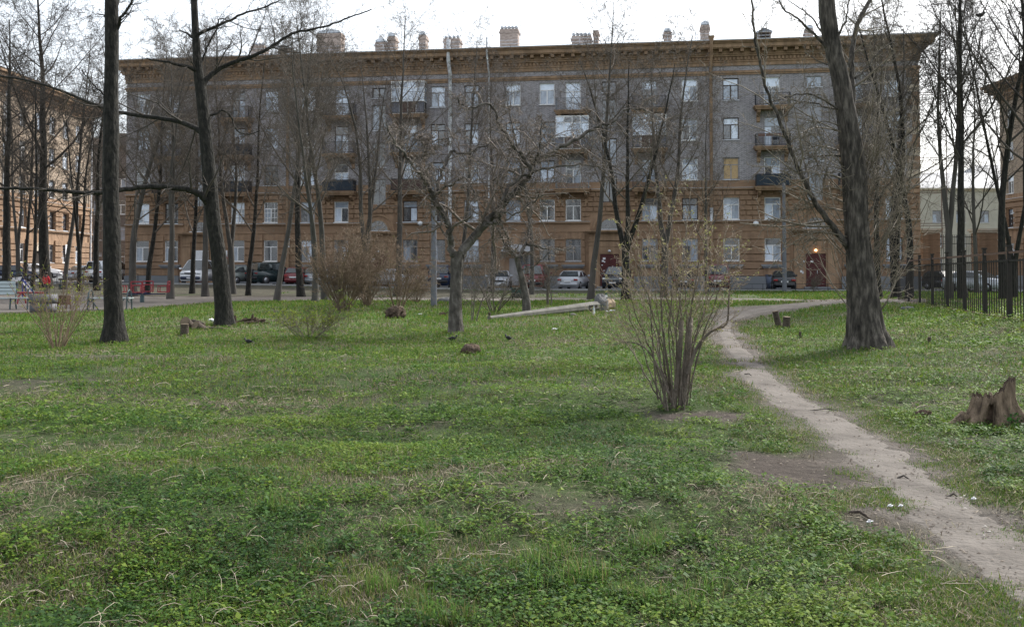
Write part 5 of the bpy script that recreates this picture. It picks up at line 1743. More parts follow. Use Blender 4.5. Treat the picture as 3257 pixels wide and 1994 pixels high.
# the big budding shrub beside the path
SHP = TP(maxl=3, n=[6, 4, 3], tmin=[0.35, 0.25, 0.2], ang=[(18, 45), (25, 55), (30, 60)], ratio=[0.36, 0.42, 0.5], wander=[0.06, 0.13, 0.18, 0.2], trop=[0.015, 0.05, 0.04, 0.0], seg=[9, 6, 4, 3], sides=[6, 4, 3, 3], rr=[0.5, 0.55, 0.6], minr=0.0026, taper=0.25)
SB = gp(2150, 1296)
def main_shrub():
    rg = random.Random(71)
    dd = SB.y
    out = []
    # stems traced in the photograph: (base dx, top px, top py, width px)
    tr = [(2125, 1990, 760, 16), (2130, 2040, 690, 15), (2135, 2075, 640, 15), (2140, 2100, 780, 14), (2150, 2140, 600, 16), (2155, 2172, 640, 18), (2160, 2215, 720, 14), (2165, 2255, 660, 16), (2170, 2300, 740, 14), (2175, 2345, 800, 12),
          (2120, 1960, 870, 12), (2118, 1935, 960, 10), (2145, 2110, 560, 12), (2158, 2195, 590, 13), (2168, 2280, 820, 12), (2128, 2010, 830, 12), (2138, 2060, 900, 11), (2152, 2130, 850, 11), (2165, 2240, 880, 11), (2148, 2085, 720, 12),
          (2115, 1975, 1010, 9), (2162, 2205, 800, 12), (2172, 2320, 690, 12), (2134, 2055, 760, 12), (2156, 2160, 720, 12), (2144, 2120, 680, 12), (2160, 2225, 640, 11), (2170, 2290, 640, 10), (2126, 2000, 700, 10)]
    for bx, tx, ty, w in tr:
        ty = 1298 - (1298 - ty) * (.80 if rg.random() < .75 else .96)
        tx = 2147 + (tx - 2147) * 1.06
        p0 = at(2150 + (bx - 2147) * 1.2 + rg.uniform(-8, 8), 1298, dd + rg.uniform(-.17, .17)); p0.z = SB.z - .04
        dz = rg.uniform(-.75, .75)
        mid = at(bx + (tx - bx) * .32 + rg.uniform(-22, 22), 1298 + (ty - 1298) * .42, dd + dz * .25)
        mid2 = at(bx + (tx - bx) * .66 + rg.uniform(-22, 22), 1298 + (ty - 1298) * .75, dd + dz * .62)
        tp = at(tx, ty, dd + dz)
        r0 = w / 2 * dd / F * rg.uniform(.3, .58)
        p, r = spline([p0, mid, mid2, tp], [r0, r0 * .75, r0 * .45, r0 * .2], 5)
        for i in range(1, len(p)):
            p[i] += Vector((rg.gauss(0, .008), rg.gauss(0, .012), rg.gauss(0, .008)))
        out.append((p, r, 6, 0))
        kids(out, p, r, 2.0, 0, SHP, rg, 8, .38)
    # two thick sawn stems and one arching branch to the right
    for pl, w in (([(2140, 1298), (2156, 1200), (2164, 1100), (2168, 1020)], 17), ([(2166, 1298), (2180, 1200), (2190, 1100), (2196, 1008)], 22)):
        p = [at(a, b, dd - .05) for a, b in pl]
        p[0].z = SB.z - .04
        out.append((p, [w / 2 * dd / F * f for f in (1.1, .95, .85, .8)], 9, -1))
    p, r = spline([at(a, b, dd - .12) for a, b in ((2185, 1190), (2215, 1110), (2260, 1055), (2310, 1030), (2318, 960), (2322, 880))], [.024, .02, .016, .012, .009, .004], 4)
    out.append((p, r, 6, 0)); kids(out, p, r, 1.5, 0, SHP, rg, 6, .3)
    p, r = spline([at(a, b, dd - .15) for a, b in ((2125, 1250), (2090, 1160), (2050, 1105), (2000, 1088), (1950, 1095))], [.014, .012, .009, .006, .003], 4)
    out.append((p, r, 6, 0)); kids(out, p, r, 1.2, 0, SHP, rg, 4, .4)
    p, r = spline([at(a, b, dd + .1) for a, b in ((2093, 1272), (2083, 1180), (2076, 1090), (2070, 990), (2075, 890))], [.012, .010, .008, .006, .003], 4)
    out.append((p, r, 6, 0)); kids(out, p, r, 1.2, 0, SHP, rg, 4, .5)
    t = thing('budding_shrub', 'large many-stemmed shrub with opening buds beside the dirt path', 'shrub', SB)
    rel = lambda L: [([q - SB for q in p], r, n) for p, r, n in L]
    for p, r, n, l in out:
        if l == -1:
            link('sawn_stem', tubes(rel([(p, r, n)]), 'sawn_stem', True), 'shrub_stem', t)
    for p, r, n, l in out:
        if l == 0:
            link('stem', tubes(rel([(p, r, n)]), 'stem'), 'shrub_stem', t)
    link('twigs', tubes(rel([(p, r, n) for p, r, n, l in out if l >= 1]), 'twigs'), 'shoot_pale', t)
    tips = []
    for p, r, n, l in out:
        if l >= 1:
            tips.append(p[-1] - SB)
            if rg.random() < .5: tips.append(p[len(p) // 2] - SB)
    rg.shuffle(tips)
    ps = []
    for q in tips[:520]:
        for _ in range(3):
            ps.append(q + Vector((rg.gauss(0, .009), rg.gauss(0, .009), rg.gauss(0, .009))))
    o = link('young_leaves', leaf_cloud(ps, .021, rg, ((.27, .27, .09), (.22, .24, .07), (.32, .30, .12))), 'bud_leaf', t)
    o['kind'] = 'stuff'
    # dug soil mound at its foot
main_shrub()
# ------------------------------------------------------------------ weeds, grass and dry stalks
def scatter(n, y0, y1, wfac=0.60, pw=1.0, seed=1):
    # points over the strip of ground in front of the camera, denser when near
    r = np.random.default_rng(seed)
    u = r.random(n)
    if pw == 1.0:
        y = np.sqrt(u * (y1 ** 2 - y0 ** 2) + y0 ** 2)
    else:
        y = y0 * (y1 / y0) ** u
    x = (r.random(n) * 2 - 1) * (y * wfac + 1.0)
    return x, y, r

def leaf_field(name, n, y0, y1, per, size, hgt, pal, seed, mask, mat, label, cat, tilt=(0.1, 0.7), narrow=.38, pw=0, wfac=.58):
    x, y, r = scatter(n, y0, y1, wfac, pw, seed)
    keep = mask(x, y, r)
    x, y = x[keep], y[keep]
    m = len(x)
    z = ground(x, y)
    grow_ = 1 + 0.035 * np.maximum(y - 5, 0)
    k = per
    X = np.repeat(x, k); Y = np.repeat(y, k); Z = np.repeat(z, k); G = np.repeat(grow_, k)
    ch = np.repeat(0.45 + 0.75 * (0.5 + 0.5 * vnoise(x, y, 0.8, seed + 3)) * r.uniform(.5, 1.2, m), k)
    N = m * k
    a = r.uniform(0, 2 * np.pi, N)
    el = r.uniform(*tilt, N)
    L = size * np.repeat(r.choice([.55, .8, 1.0, 1.35, 1.8], m, p=[.2, .25, .3, .17, .08]), k) * r.uniform(.7, 1.25, N) * G
    rad = r.uniform(0.0, 1.3, N) * size * G
    hh = hgt * ch * r.uniform(.25, 1.0, N) * G
    d = np.stack([np.cos(a) * np.cos(el), np.sin(a) * np.cos(el), np.sin(el)], -1)
    dh = np.stack([np.cos(a), np.sin(a), np.zeros(N)], -1)
    s = np.stack([-np.sin(a), np.cos(a), r.normal(0, .25, N)], -1)
    P = np.stack([X, Y, Z], -1) + dh * rad[:, None]
    P[:, 2] += hh
    mid = P + d * (L * .5)[:, None]
    tip = P + d * L[:, None]
    tip[:, 2] -= L * r.uniform(0.05, .35, N)
    wv = s * (L * narrow)[:, None]
    V = np.stack([P, mid + wv, tip, mid - wv], 1).reshape(-1, 3)
    Q = np.arange(N * 4).reshape(-1, 4)
    pal = np.array(pal)
    zone = vnoise(x, y, .7, seed + 7) * .38 + vnoise(x, y, 2.5, seed + 8) * .14 + .52
    pi = np.clip((zone + r.normal(0, .24, m)) * len(pal), 0, len(pal) - 1e-3).astype(int)
    c = np.repeat(pal[pi], k, 0) * r.uniform(.7, 1.3, N)[:, None]
    C = np.repeat(c, 4, 0)
    o = link(name, mesh_np(name, V, Q, None, False, C), mat)
    return tag(o, label, cat, kind='stuff')

def blade_field(name, pts, per, h, w, pal, seed, mat, label, cat, spread=.05, bend=.5, hscale=None, stiff=1.0):
    r = np.random.default_rng(seed)
    x, y = pts
    m = len(x)
    z = ground(x, y)
    k = per
    N = m * k
    X = np.repeat(x, k) + r.normal(0, 1, N) * (np.repeat(spread, k) if hasattr(spread, '__len__') else spread)
    Y = np.repeat(y, k) + r.normal(0, 1, N) * (np.repeat(spread, k) if hasattr(spread, '__len__') else spread)
    Z = ground(X, Y) - .004
    H = h * r.uniform(.5, 1.25, N) * (np.repeat(hscale, k) if hscale is not None else 1)
    W = w * r.uniform(.6, 1.3, N) * (np.repeat(hscale, k) if hscale is not None else 1)
    a = r.uniform(0, 2 * np.pi, N)
    b = bend * r.uniform(.2, 1.3, N)
    d = np.stack([np.cos(a), np.sin(a)], -1)
    s = np.stack([-np.sin(a), np.cos(a)], -1) * (W / 2)[:, None]
    P = np.stack([X, Y, Z], -1)
    M = P.copy(); M[:, :2] += d * (H * b * .35)[:, None]; M[:, 2] += H * .6
    T = P.copy(); T[:, :2] += d * (H * b)[:, None]; T[:, 2] += H * np.clip(1 - .35 * b * b, .1, 1)
    def off(A, f):
        B = A.copy(); B[:, :2] += s * f; return B
    V = np.stack([off(P, 1), off(P, -1), off(M, -.8), off(M, .8), T], 1).reshape(-1, 3)
    i = np.arange(N) * 5
    Q = np.stack([i, i + 1, i + 2, i + 3], -1)
    Tt = np.stack([i + 3, i + 2, i + 4], -1)
    pal = np.array(pal)
    c = pal[r.integers(0, len(pal), N)] * r.uniform(.75, 1.25, N)[:, None]
    C = np.repeat(c, 5, 0)
    o = link(name, mesh_np(name, V, Q, Tt, False, C), mat)
    return tag(o, label, cat, kind='stuff')

def weed_mask(lo, patch=1.0):
    def f(x, y, r):
        c = cover(x, y)
        return (c > lo + .5 * r.random(len(x))) & (vnoise(x, y, 1.1, 41) * .5 + vnoise(x, y, .4, 42) * .4 > -.45 * patch - r.random(len(x)) * .5)
    return f
WEEDPAL = [(.030, .070, .019), (.045, .098, .020), (.064, .130, .020), (.090, .158, .022), (.135, .192, .027)]
def patchy(lo, thr):
    def f(x, y, r):
        c = cover(x, y)
        n = vnoise(x, y, 1.3, 41) * .30 + vnoise(x, y, .5, 42) * .42 + vnoise(x, y, .2, 43) * .42
        return (c > lo + .5 * r.random(len(x))) & (n > thr + .22 * r.normal(0, 1, len(x))) & (path_dist(x, y) > .35 + .2 * vnoise(x, y, .5, 49))
    return f
leaf_field('weeds', 82000, 3.7, 11.0, 6, .020, .085, WEEDPAL, 61, patchy(.2, .0), 'weed_leaf', 'low leafy ground elder weeds covering the foreground lawn', 'weeds', tilt=(-.1, .8), narrow=.34, pw=0)
leaf_field('weeds', 46000, 10.0, 26.0, 5, .024, .055, WEEDPAL[1:] + [(.11, .18, .03)], 62, patchy(.25, -.08), 'weed_leaf', 'leafy weeds thinning out across the middle of the lawn', 'weeds', tilt=(-.1, .8), narrow=.34, pw=0)
def bank_mask(x, y, r):
    off = x - (2.0 + .17 * y)
    return (off > 2.2 + r.random(len(x)) * 3.5) & (cover(x, y) > .3) & (vnoise(x, y, .9, 45) + vnoise(x, y, 2.6, 46) * .6 > -.25 + .3 * r.normal(0, 1, len(x)))
leaf_field('weeds', 30000, 9, 30, 6, .030, .12, [(.055, .12, .016), (.085, .16, .018), (.125, .195, .02), (.16, .215, .025)], 63, bank_mask, 'weed_leaf', 'thick bright weeds on the bank along the iron fence', 'weeds', tilt=(-.1, .8), pw=0, wfac=.62)
# flattened dead grass between the plants
x, y, r = scatter(80000, 3.7, 26, .60, 0, 65)
k = (cover(x, y) > .08 + .25 * r.random(len(x))) & (vnoise(x, y, 1.4, 44) * .5 - vnoise(x, y, 1.25, 41) * .4 + .35 * r.normal(0, 1, len(x)) > .03)
DEAD = [(.18, .15, .105), (.125, .10, .072), (.24, .205, .15), (.09, .074, .056), (.15, .14, .075)]
blade_field('dead_grass', (x[k], y[k]), 4, .045, .0036, DEAD, 66, 'straw', 'flattened dead grass between the weeds of the lawn', 'dead grass', spread=.05, bend=2.6, hscale=1 + .045 * np.maximum(y[k] - 4, 0))
x, y, r = scatter(36000, 20, 46, .60, 0, 67)
k = (cover(x, y) > .12) & (vnoise(x, y, 3.2, 51) * .6 + vnoise(x, y, 1.1, 52) * .5 + .3 * r.normal(0, 1, len(x)) < -.05)
blade_field('dead_grass', (x[k], y[k]), 4, .06, .007, DEAD, 68, 'straw', 'flattened dead grass in dull patches of the far lawn', 'dead grass', spread=.09, bend=2.0, hscale=1 + .03 * np.maximum(y[k] - 14, 0))
# short grass over the far lawn
x, y, r = scatter(70000, 13, 52, .60, 0, 71)
k = (cover(x, y) > .30 + .4 * r.random(len(x))) & (r.random(len(x)) < .35 + .65 * smooth(13, 24, y)) & (vnoise(x, y, 3.2, 51) * .6 + vnoise(x, y, 1.1, 52) * .5 + .35 * r.normal(0, 1, len(x)) > -.28)
GP_ = [(.062, .135, .02), (.082, .155, .022), (.115, .18, .025), (.055, .125, .026), (.15, .185, .035), (.19, .17, .08)]
blade_field('lawn_grass', (x[k], y[k]), 4, .065, .012, GP_, 72, 'grass_blade', 'short green grass of the lawn in the middle distance', 'grass', spread=.07, bend=.6, hscale=1 + .03 * np.maximum(y[k] - 14, 0))
x, y, r = scatter(30000, 44, 80, .60, 0, 73)
k = (cover(x, y) > .35 + .5 * r.random(len(x))) & ~in_poly(x, y, poly) & (lane_coord(x, y) > LANE_W + .3)
blade_field('lawn_grass', (x[k], y[k]), 4, .08, .03, GP_, 74, 'grass_blade', 'sparse grass under the far trees before the kerb', 'grass', spread=.12, bend=.6, hscale=1.4 + 0 * y[k])
# short grass between the weeds and along the path
x, y, r = scatter(42000, 3.7, 17, .58, 0, 75)
k = (cover(x, y) > .15 + .6 * r.random(len(x))) & (vnoise(x, y, 1.3, 47) + vnoise(x, y, .4, 48) * .5 + .3 * r.normal(0, 1, len(x)) > .12)
blade_field('short_grass', (x[k], y[k]), 5, .06, .0045, GP_ + [(.16, .15, .07)], 76, 'grass_blade', 'short grass blades between the foreground weeds', 'grass', spread=.035, bend=.7)
pdm = path_dist(x, y)
k = (pdm > -.15) & (pdm < .6 + .3 * r.random(len(x)))
xx = np.repeat(x[k], 4) + r.normal(0, .1, 4 * k.sum()); yy = np.repeat(y[k], 4) + r.normal(0, .1, 4 * k.sum())
k2 = path_dist(xx, yy) + .26 * vnoise(xx, yy, .5, 77) + .14 * vnoise(xx, yy, .18, 78) > .05 + .1 * r.normal(0, 1, len(xx))
k2 = k2 & (blobs(xx, yy) > .35 + .3 * r.random(len(xx)))
blade_field('path_edge_grass', (xx[k2], yy[k2]), 6, .028, .004, GP_, 78, 'grass_blade', 'short trodden grass fringing both edges of the dirt path', 'grass', spread=.04, bend=.9)
# tall fresh tufts in the foreground: photo positions
tuft_px = [(1845, 1835, 1.5), (1700, 1775, .8), (1420, 1965, 1.2), (1225, 1865, 1.0), (1305, 1680, 1.0), (1760, 1745, .9), (2060, 1730, .9), (2140, 1690, .6), (870, 1600, .9), (880, 1610, .6), (2250, 1870, .8), (2150, 1560, .6), (1980, 1880, .7), (2080, 1900, .8), (1010, 1745, .6), (1900, 1480, .5), (640, 1900, .5), (300, 1690, .5), (2200, 1930, .8), (1560, 1700, .5), (2030, 1650, .5), (1330, 1900, .6), (1450, 1290, .5), (2600, 1650, .5), (2660, 1600, .5), (2500, 1760, .5)]
tx, ty, ts = [], [], []
rr = random.Random(9)
for px, py, s in tuft_px:
    q = gp(px, min(py + 25, 2080))
    for _ in range(int(30 * s)):
        tx.append(q.x + rr.gauss(0, .075 * s)); ty.append(q.y + rr.gauss(0, .055 * s)); ts.append(.85 * s ** .5)
blade_field('grass_tufts', (np.array(tx), np.array(ty)), 6, .15, .0045, [(.085, .18, .03), (.11, .21, .04), (.075, .15, .03), (.15, .21, .06), (.2, .18, .08)], 81, 'grass_blade', 'taller fresh green grass tufts standing in the foreground', 'grass', spread=.02, bend=.75, hscale=np.array(ts))
# longer grass left standing round trunks, stumps, shrub and fallen post
fx, fy = [], []
for px, py, rad_, n_ in ((365, 1090, .36, 150), (717, 1037, .34, 130), (1450, 1060, .26, 120), (2762, 1102, .52, 260), (1676, 992, .2, 70), (3128, 1362, .28, 150), (2490, 1043, .2, 60), (587, 1066, .14, 40), (1497, 1128, .2, 50), (985, 1078, .4, 90), (182, 1112, .35, 90), (640, 1056, .45, 120)):
    q = gp(px, py)
    for _ in range(n_):
        a = rr.uniform(0, 6.283); d_ = rad_ * rr.uniform(.85, 1.35)
        fx.append(q.x + math.cos(a) * d_); fy.append(q.y + math.sin(a) * d_)
for _ in range(260):
    f = rr.random(); pa, pb_ = gp(1560, 1018), gp(1940, 995)
    fx.append(pa.x + (pb_.x - pa.x) * f + rr.gauss(0, .12)); fy.append(pa.y + (pb_.y - pa.y) * f + rr.gauss(-.12, .15))
blade_field('grass_at_feet', (np.array(fx), np.array(fy)), 6, .10, .008, GP_, 82, 'grass_blade', 'longer grass left standing round the tree feet and the fallen post', 'grass', spread=.04, bend=.6)
# bleached dry stalks lying and arching everywhere
def straw(n, y0, y1, seed, h, w, name, label):
    x, y, r = scatter(n, y0, y1, .58, 0, seed)
    k = (path_dist(x, y) > .1) & (vnoise(x, y, 1.7, 91) + .35 * r.normal(0, 1, len(x)) > -.1)
    x, y = x[k], y[k]
    m = len(x)
    br = []
    z = ground(x, y)
    for i in range(m):
        a = r.uniform(0, 6.28); L = h * r.uniform(.3, 1.5); up = r.uniform(.0, .75) ** 2.2
        p = Vector((x[i], y[i], z[i] + .01 + r.uniform(0, .03)))
        d = Vector((math.cos(a), math.sin(a), 0))
        b = r.normal(0, .35)
        d2 = Vector((math.cos(a + b), math.sin(a + b), 0))
        br.append(([p, p + d * L * .35 + UP * L * up * .6, p + d * L * .55 + d2 * L * .25 + UP * L * up * .7, p + d * L * .6 + d2 * L * .5 + UP * L * up * .3], [w * r.uniform(.7, 1.4)] * 3 + [w * .4], 3))
    me = tubes(br, name)
    n_ = len(me.vertices)
    a_ = me.color_attributes.new('Col', 'FLOAT_COLOR', 'POINT')
    c = np.ones((n_, 4), np.float32)
    base = np.repeat(r.uniform(.55, 1.35, n_ // 12 + 1), 12)[:n_]
    c[:, :3] = np.array([.40, .35, .27])[None] * base[:, None]
    a_.data.foreach_set('color', c.ravel())
    tag(link(name, me, 'straw'), label, 'dry stalks', kind='stuff')
straw(5200, 3.8, 12, 92, .12, .0016, 'dry_stalks', 'bleached dry stalks lying among the foreground weeds')
straw(3200, 11, 30, 93, .14, .0034, 'dry_stalks', 'bleached dry stalks scattered over the middle lawn')
# crumbs, chips and twigs on the path and bare soil
def crumbs():
    r = np.random.default_rng(95)
    V, Q = [], []
    n = 0
    x, y, _ = scatter(22000, 3.8, 24, .58, 0, 96)
    pd = path_dist(x, y)
    k = (pd < .5) | (cover(x, y) < .35)
    x, y = x[k], y[k]
    z = ground(x, y) + np.where(path_dist(x, y) < 0, .014, .004)
    C = []
    for i in range(len(x)):
        s = r.uniform(.002, .008) * (1 + .06 * y[i])
        a = r.uniform(0, 3.14)
        ca, sa = math.cos(a) * s * r.uniform(.8, 2.2), math.sin(a) * s
        c0 = (.20, .17, .14) if r.random() < .4 else (.07, .055, .045) if r.random() < .97 else (.36, .34, .31)
        b = len(V)
        h = s * .7
        V += [(x[i] - ca, y[i] - sa, z[i]), (x[i] + sa, y[i] - ca * .5, z[i]), (x[i] + ca, y[i] + sa, z[i]), (x[i] - sa, y[i] + ca * .5, z[i]), (x[i], y[i], z[i] + h)]
        Q += [(b, b + 1, b + 4), (b + 1, b + 2, b + 4), (b + 2, b + 3, b + 4), (b + 3, b, b + 4)]
        C += [c0] * 5
    tag(link('soil_crumbs', mesh_np('soil_crumbs', V, None, Q, False, np.array(C)), 'straw'), 'crumbs, chips and bits of twig strewn on the path and bare soil', 'debris', kind='stuff')
crumbs()
# ------------------------------------------------------------------ cars
def taper(v, half, k=.12):
    f = 1 - k * (abs(v.x) / half) ** 4
    return Vector((v.x, v.y * f, v.z))
import bmesh
def soft(mb, name, w, seg=2):
    bm = bmesh.new()
    vs_ = [bm.verts.new(v) for v in mb.v]
    for f in mb.f:
        try: bm.faces.new([vs_[i] for i in f])
        except ValueError: pass
    bmesh.ops.remove_doubles(bm, verts=bm.verts, dist=1e-4)
    bmesh.ops.recalc_face_normals(bm, faces=bm.faces)
    bmesh.ops.bevel(bm, geom=[e for e in bm.edges if len(e.link_faces) == 2 and e.calc_face_angle(0) > .25], offset=w, segments=seg, affect='EDGES', clamp_overlap=True)
    me = bpy.data.meshes.new(name)
    bm.to_mesh(me); bm.free()
    me.polygons.foreach_set('use_smooth', [True] * len(me.polygons))
    return me
KIND = {
    'saloon': dict(L=4.55, W=1.76, body=[(-2.22, .30), (-2.27, .62), (-2.22, .95), (-1.55, 1.0), (1.05, .96), (1.95, .82), (2.22, .66), (2.24, .30)], cab=[(-1.85, .97), (-1.15, 1.42), (.25, 1.44), (1.22, .95)]),
    'hatch': dict(L=3.95, W=1.66, body=[(-1.92, .30), (-1.96, .62), (-1.93, .95), (-1.5, .98), (.9, .95), (1.7, .80), (1.93, .64), (1.95, .30)], cab=[(-1.88, .95), (-1.55, 1.40), (.2, 1.44), (1.05, .94)]),
    'suv': dict(L=4.4, W=1.80, body=[(-2.15, .42), (-2.2, .75), (-2.18, 1.12), (-1.6, 1.16), (1.0, 1.13), (1.95, 1.02), (2.15, .85), (2.18, .42)], cab=[(-2.12, 1.12), (-1.9, 1.74), (.25, 1.77), (1.02, 1.12)]),
    'van': dict(L=4.7, W=1.90, body=[(-2.3, .36), (-2.34, .75), (-2.3, 1.15), (-1.6, 1.2), (1.35, 1.16), (2.1, 1.0), (2.3, .8), (2.32, .36)], cab=[(-2.26, 1.15), (-2.18, 1.88), (.7, 1.95), (1.75, 1.14)]),
}
def car(kind, px, d, heading, paint, label, plate=True, spare=False, lane_off=None, dy=0.0, bumper=None, group='cars parked in the yard'):
    K = KIND[kind]
    L, W = K['L'], K['W']
    h = L / 2
    x = ray(px, 880)[0] * d
    t = thing('parked_car', label, 'car', (x, d, gz(x, d) + .035 + dy), R(heading), group)
    mb = MB().prism(K['body'] + [(K['body'][-1][0] - .15, .2), (K['body'][0][0] + .15, .2)], -W / 2, W / 2)
    mb.v = [tuple(taper(Vector(v), h)) for v in mb.v]
    me = soft(mb, 'body', .07, 3)
    link('body', me, 'paint_' + paint, t)
    cab = K['cab']
    c = MB()
    zb, zt = cab[0][1], cab[1][1]
    wy = lambda z: W / 2 * (.97 - .20 * (z - zb) / (zt - zb))
    poly_ = cab
    vs_ = [Vector((a, s * wy(b), b)) for s in (-1, 1) for a, b in poly_]
    n = len(poly_)
    c.add(vs_, [tuple(range(n)), tuple(range(2 * n - 1, n - 1, -1))] + [(i, i + n, (i + 1) % n + n, (i + 1) % n) for i in range(n)])
    link('roof', soft(c, 'roof', .07, 3), 'paint_' + paint, t)
    def face_panel(name, quad, mat, inset, lift):
        q = [Vector(v) for v in quad]
        nrm = (q[1] - q[0]).cross(q[3] - q[0]).normalized()
        ce = sum(q, Vector()) / 4
        if nrm.dot(ce - Vector((0, 0, zb * .8))) < 0: nrm = -nrm
        p = [v + (ce - v).normalized() * inset + nrm * lift for v in q]
        b = [v - nrm * .02 for v in p]
        m = MB().add(p + b, [(0, 1, 2, 3), (7, 6, 5, 4)] + [(i, i + 4, (i + 1) % 4 + 4, (i + 1) % 4) for i in range(4)])
        return m.build(name, mat, t)
    A, B, C_, D_ = [(a, b) for a, b in cab]
    f = lambda p, s: (p[0], s * wy(p[1]), p[1])
    face_panel('rear_window', [f(A, -1), f(A, 1), f(B, 1), f(B, -1)], 'car_glass', .13, .012)
    face_panel('windscreen', [f(D_, -1), f(D_, 1), f(C_, 1), f(C_, -1)], 'car_glass', .12, .012)
    mx_ = (B[0] + C_[0]) / 2
    for s in (-1, 1):
        face_panel('side_window', [f(A, s), (mx_ - .02, s * wy(zb), zb), (mx_ - .02, s * wy(zt), zt), f(B, s)], 'car_glass', .13, .012)
        face_panel('side_window', [(mx_ + .02, s * wy(zb), zb), f(D_, s), f(C_, s), (mx_ + .02, s * wy(zt), zt)], 'car_glass', .13, .012)
    rw = .31 if kind in ('saloon', 'hatch') else .36
    for sx in (-1, 1):
        for s in (-1, 1):
            wx = sx * h * .60
            Mx = Matrix.Translation((wx, s * (W / 2 - .13), rw)) @ Matrix.Rotation(math.pi / 2, 4, 'X')
            w_ = MB().lathe([(rw * .6, -.10), (rw * .96, -.10), (rw, -.06), (rw, .06), (rw * .96, .10), (rw * .6, .10)], 16, M=Mx).build('wheel', 'tyre', t)
            MB().lathe([(.03, -.115), (rw * .62, -.112), (rw * .62, .112), (.03, .115)], 12, M=Mx).build('rim', 'rim', w_)
    zb0 = K['body'][0][1]
    fr, rr_ = h - .02, -h + .02
    lz = K['body'][2][1] - .22
    for s in (-1, 1):
        ty_ = W / 2 * .70
        tl = MB().box((-h - .0, s * ty_ - .16, lz - .07), (-h + .25, s * ty_ + .16, lz + .09))
        link('tail_light', soft(tl, 'tail_light', .03), 'tail_red', t)
        hl = MB().box((h - .33, s * ty_ - .17, lz - .14), (h - .03, s * ty_ + .15, lz + .0))
        link('headlight', soft(hl, 'headlight', .03), 'lamp_clear', t)
    bp = bumper or ('car_trim' if kind in ('suv', 'van') else 'paint_' + paint)
    for s, nm in ((-1, 'rear_bumper'), (1, 'front_bumper')):
        a, b = (h - .12, h + .06) if s > 0 else (-h - .06, -h + .12)
        link(nm, soft(MB().box((a, -W * .42, zb0), (b, W * .42, zb0 + .24)), nm, .05), bp, t)
    piece('number_plate', (-h - .075, -.26, zb0 + .28), (-h + .02, .26, zb0 + .40), 'paper_white', t)
    piece('number_plate', (h - .02, -.26, zb0 + .06), (h + .075, .26, zb0 + .17), 'paper_white', t)
    piece('grille', (h - .06, -.45, lz - .14), (h + .025, .45, lz - .02), 'rim' if kind == 'suv' else 'car_trim', t)
    for s in (-1, 1):
        MB().box((cab[3][0] - .35, s * W / 2 - .02, zb + .02), (cab[3][0] - .15, s * (W / 2 + .18), zb + .17)).build('mirror', 'paint_' + paint, t)
    if spare:
        Mx = Matrix.Translation((-h - .08, 0, .95)) @ Matrix.Rotation(math.pi / 2, 4, 'Y')
        MB().lathe([(.05, -.12), (.30, -.11), (.36, -.05), (.36, .08), (.05, .1)], 16, M=Mx).build('spare_wheel', 'car_trim', t)
    return t
def yard_d(px, off):
    # depth of a spot `off` metres in front of the long facade
    sx = ray(px, 880)[0]
    y = (FA.x * FN.x + FA.y * FN.y + off) / (sx * FN.x + FN.y)
    return y
HB = 90 + math.degrees(FROT)          # nose to the building
car('van', 634, yard_d(634, 5.6), HB - 180 + 8, 'white', 'white van facing the park in front of the left entrance sign', bumper='paint_blue')
car('saloon', 775, yard_d(775, 5.8), HB - 26, 'grey', 'grey saloon with red tail lights left of the dark green off-roader')
car('suv', 868, yard_d(868, 6.0), HB - 30, 'greendark', 'dark green off-roader with a spare wheel on its back door', spare=True)
car('hatch', 957, yard_d(957, 6.0), HB + 2, 'red', 'small red car behind a dark trunk, right of the green off-roader')
car('hatch', 1022, yard_d(1022, 5.6), HB, 'lightgrey', 'light grey hatchback mostly hidden behind the big brown bush')
car('saloon', 1247, yard_d(1247, 4.6), HB + 62, 'silver', 'silver saloon standing sideways behind the loose pale bush')
car('suv', 1412, yard_d(1412, 5.4), HB, 'blue', 'dark blue car just right of the tall concrete post')
car('saloon', 1590, yard_d(1590, 5.6), HB - 175, 'silver', 'silver saloon behind the thicket right of the gnarled tree')
car('van', 1704, yard_d(1704, 5.8), HB, 'red', 'bright red hatch-backed van between the small fruit tree and the silver saloon')
car('saloon', 1826, yard_d(1826, 5.8), HB - 8, 'silver', 'silver saloon seen from behind, left of the entrance with notices')
car('suv', 1962, yard_d(1962, 6.0), HB - 180 - 6, 'darkslate', 'dark off-roader facing the park before the entrance with notices')
car('saloon', 2172, yard_d(2172, 6.2), HB, 'black', 'black saloon seen from behind through the budding shrub')
car('van', 2284, yard_d(2284, 6.4), HB - 4, 'dullred', 'dull red minivan behind the right side of the budding shrub', bumper='car_trim')
car('saloon', 2491, yard_d(2491, 6.3), HB - 4, 'black', 'black saloon behind the right lamp post, beside the lit entrance')
GLC = 'cars parked by the tan building'
car('saloon', 117, 98, 12, 'white', 'white car shining beside the tan building, left of the thickest left trunk', group=GLC, dy=.3)
car('hatch', 52, 90, 20, 'blue', 'dark blue car left of the white car by the tan building', group=GLC, dy=.1)
car('saloon', 285, 92, 60, 'silver', 'silver car seen between thin trunks at the left, red tail light showing', group=GLC, dy=.1)
car('van', 350, 90, 75, 'white', 'white van almost hidden behind the nearest left trunk', group=GLC)
GRC = 'cars behind the iron fence'
car('saloon', 3106, 70, -60, 'silver', 'silver car glinting through the iron fence', group=GRC)
car('hatch', 3008, 74, -80, 'black', 'dark car behind the fence between the forked trunks', group=GRC)

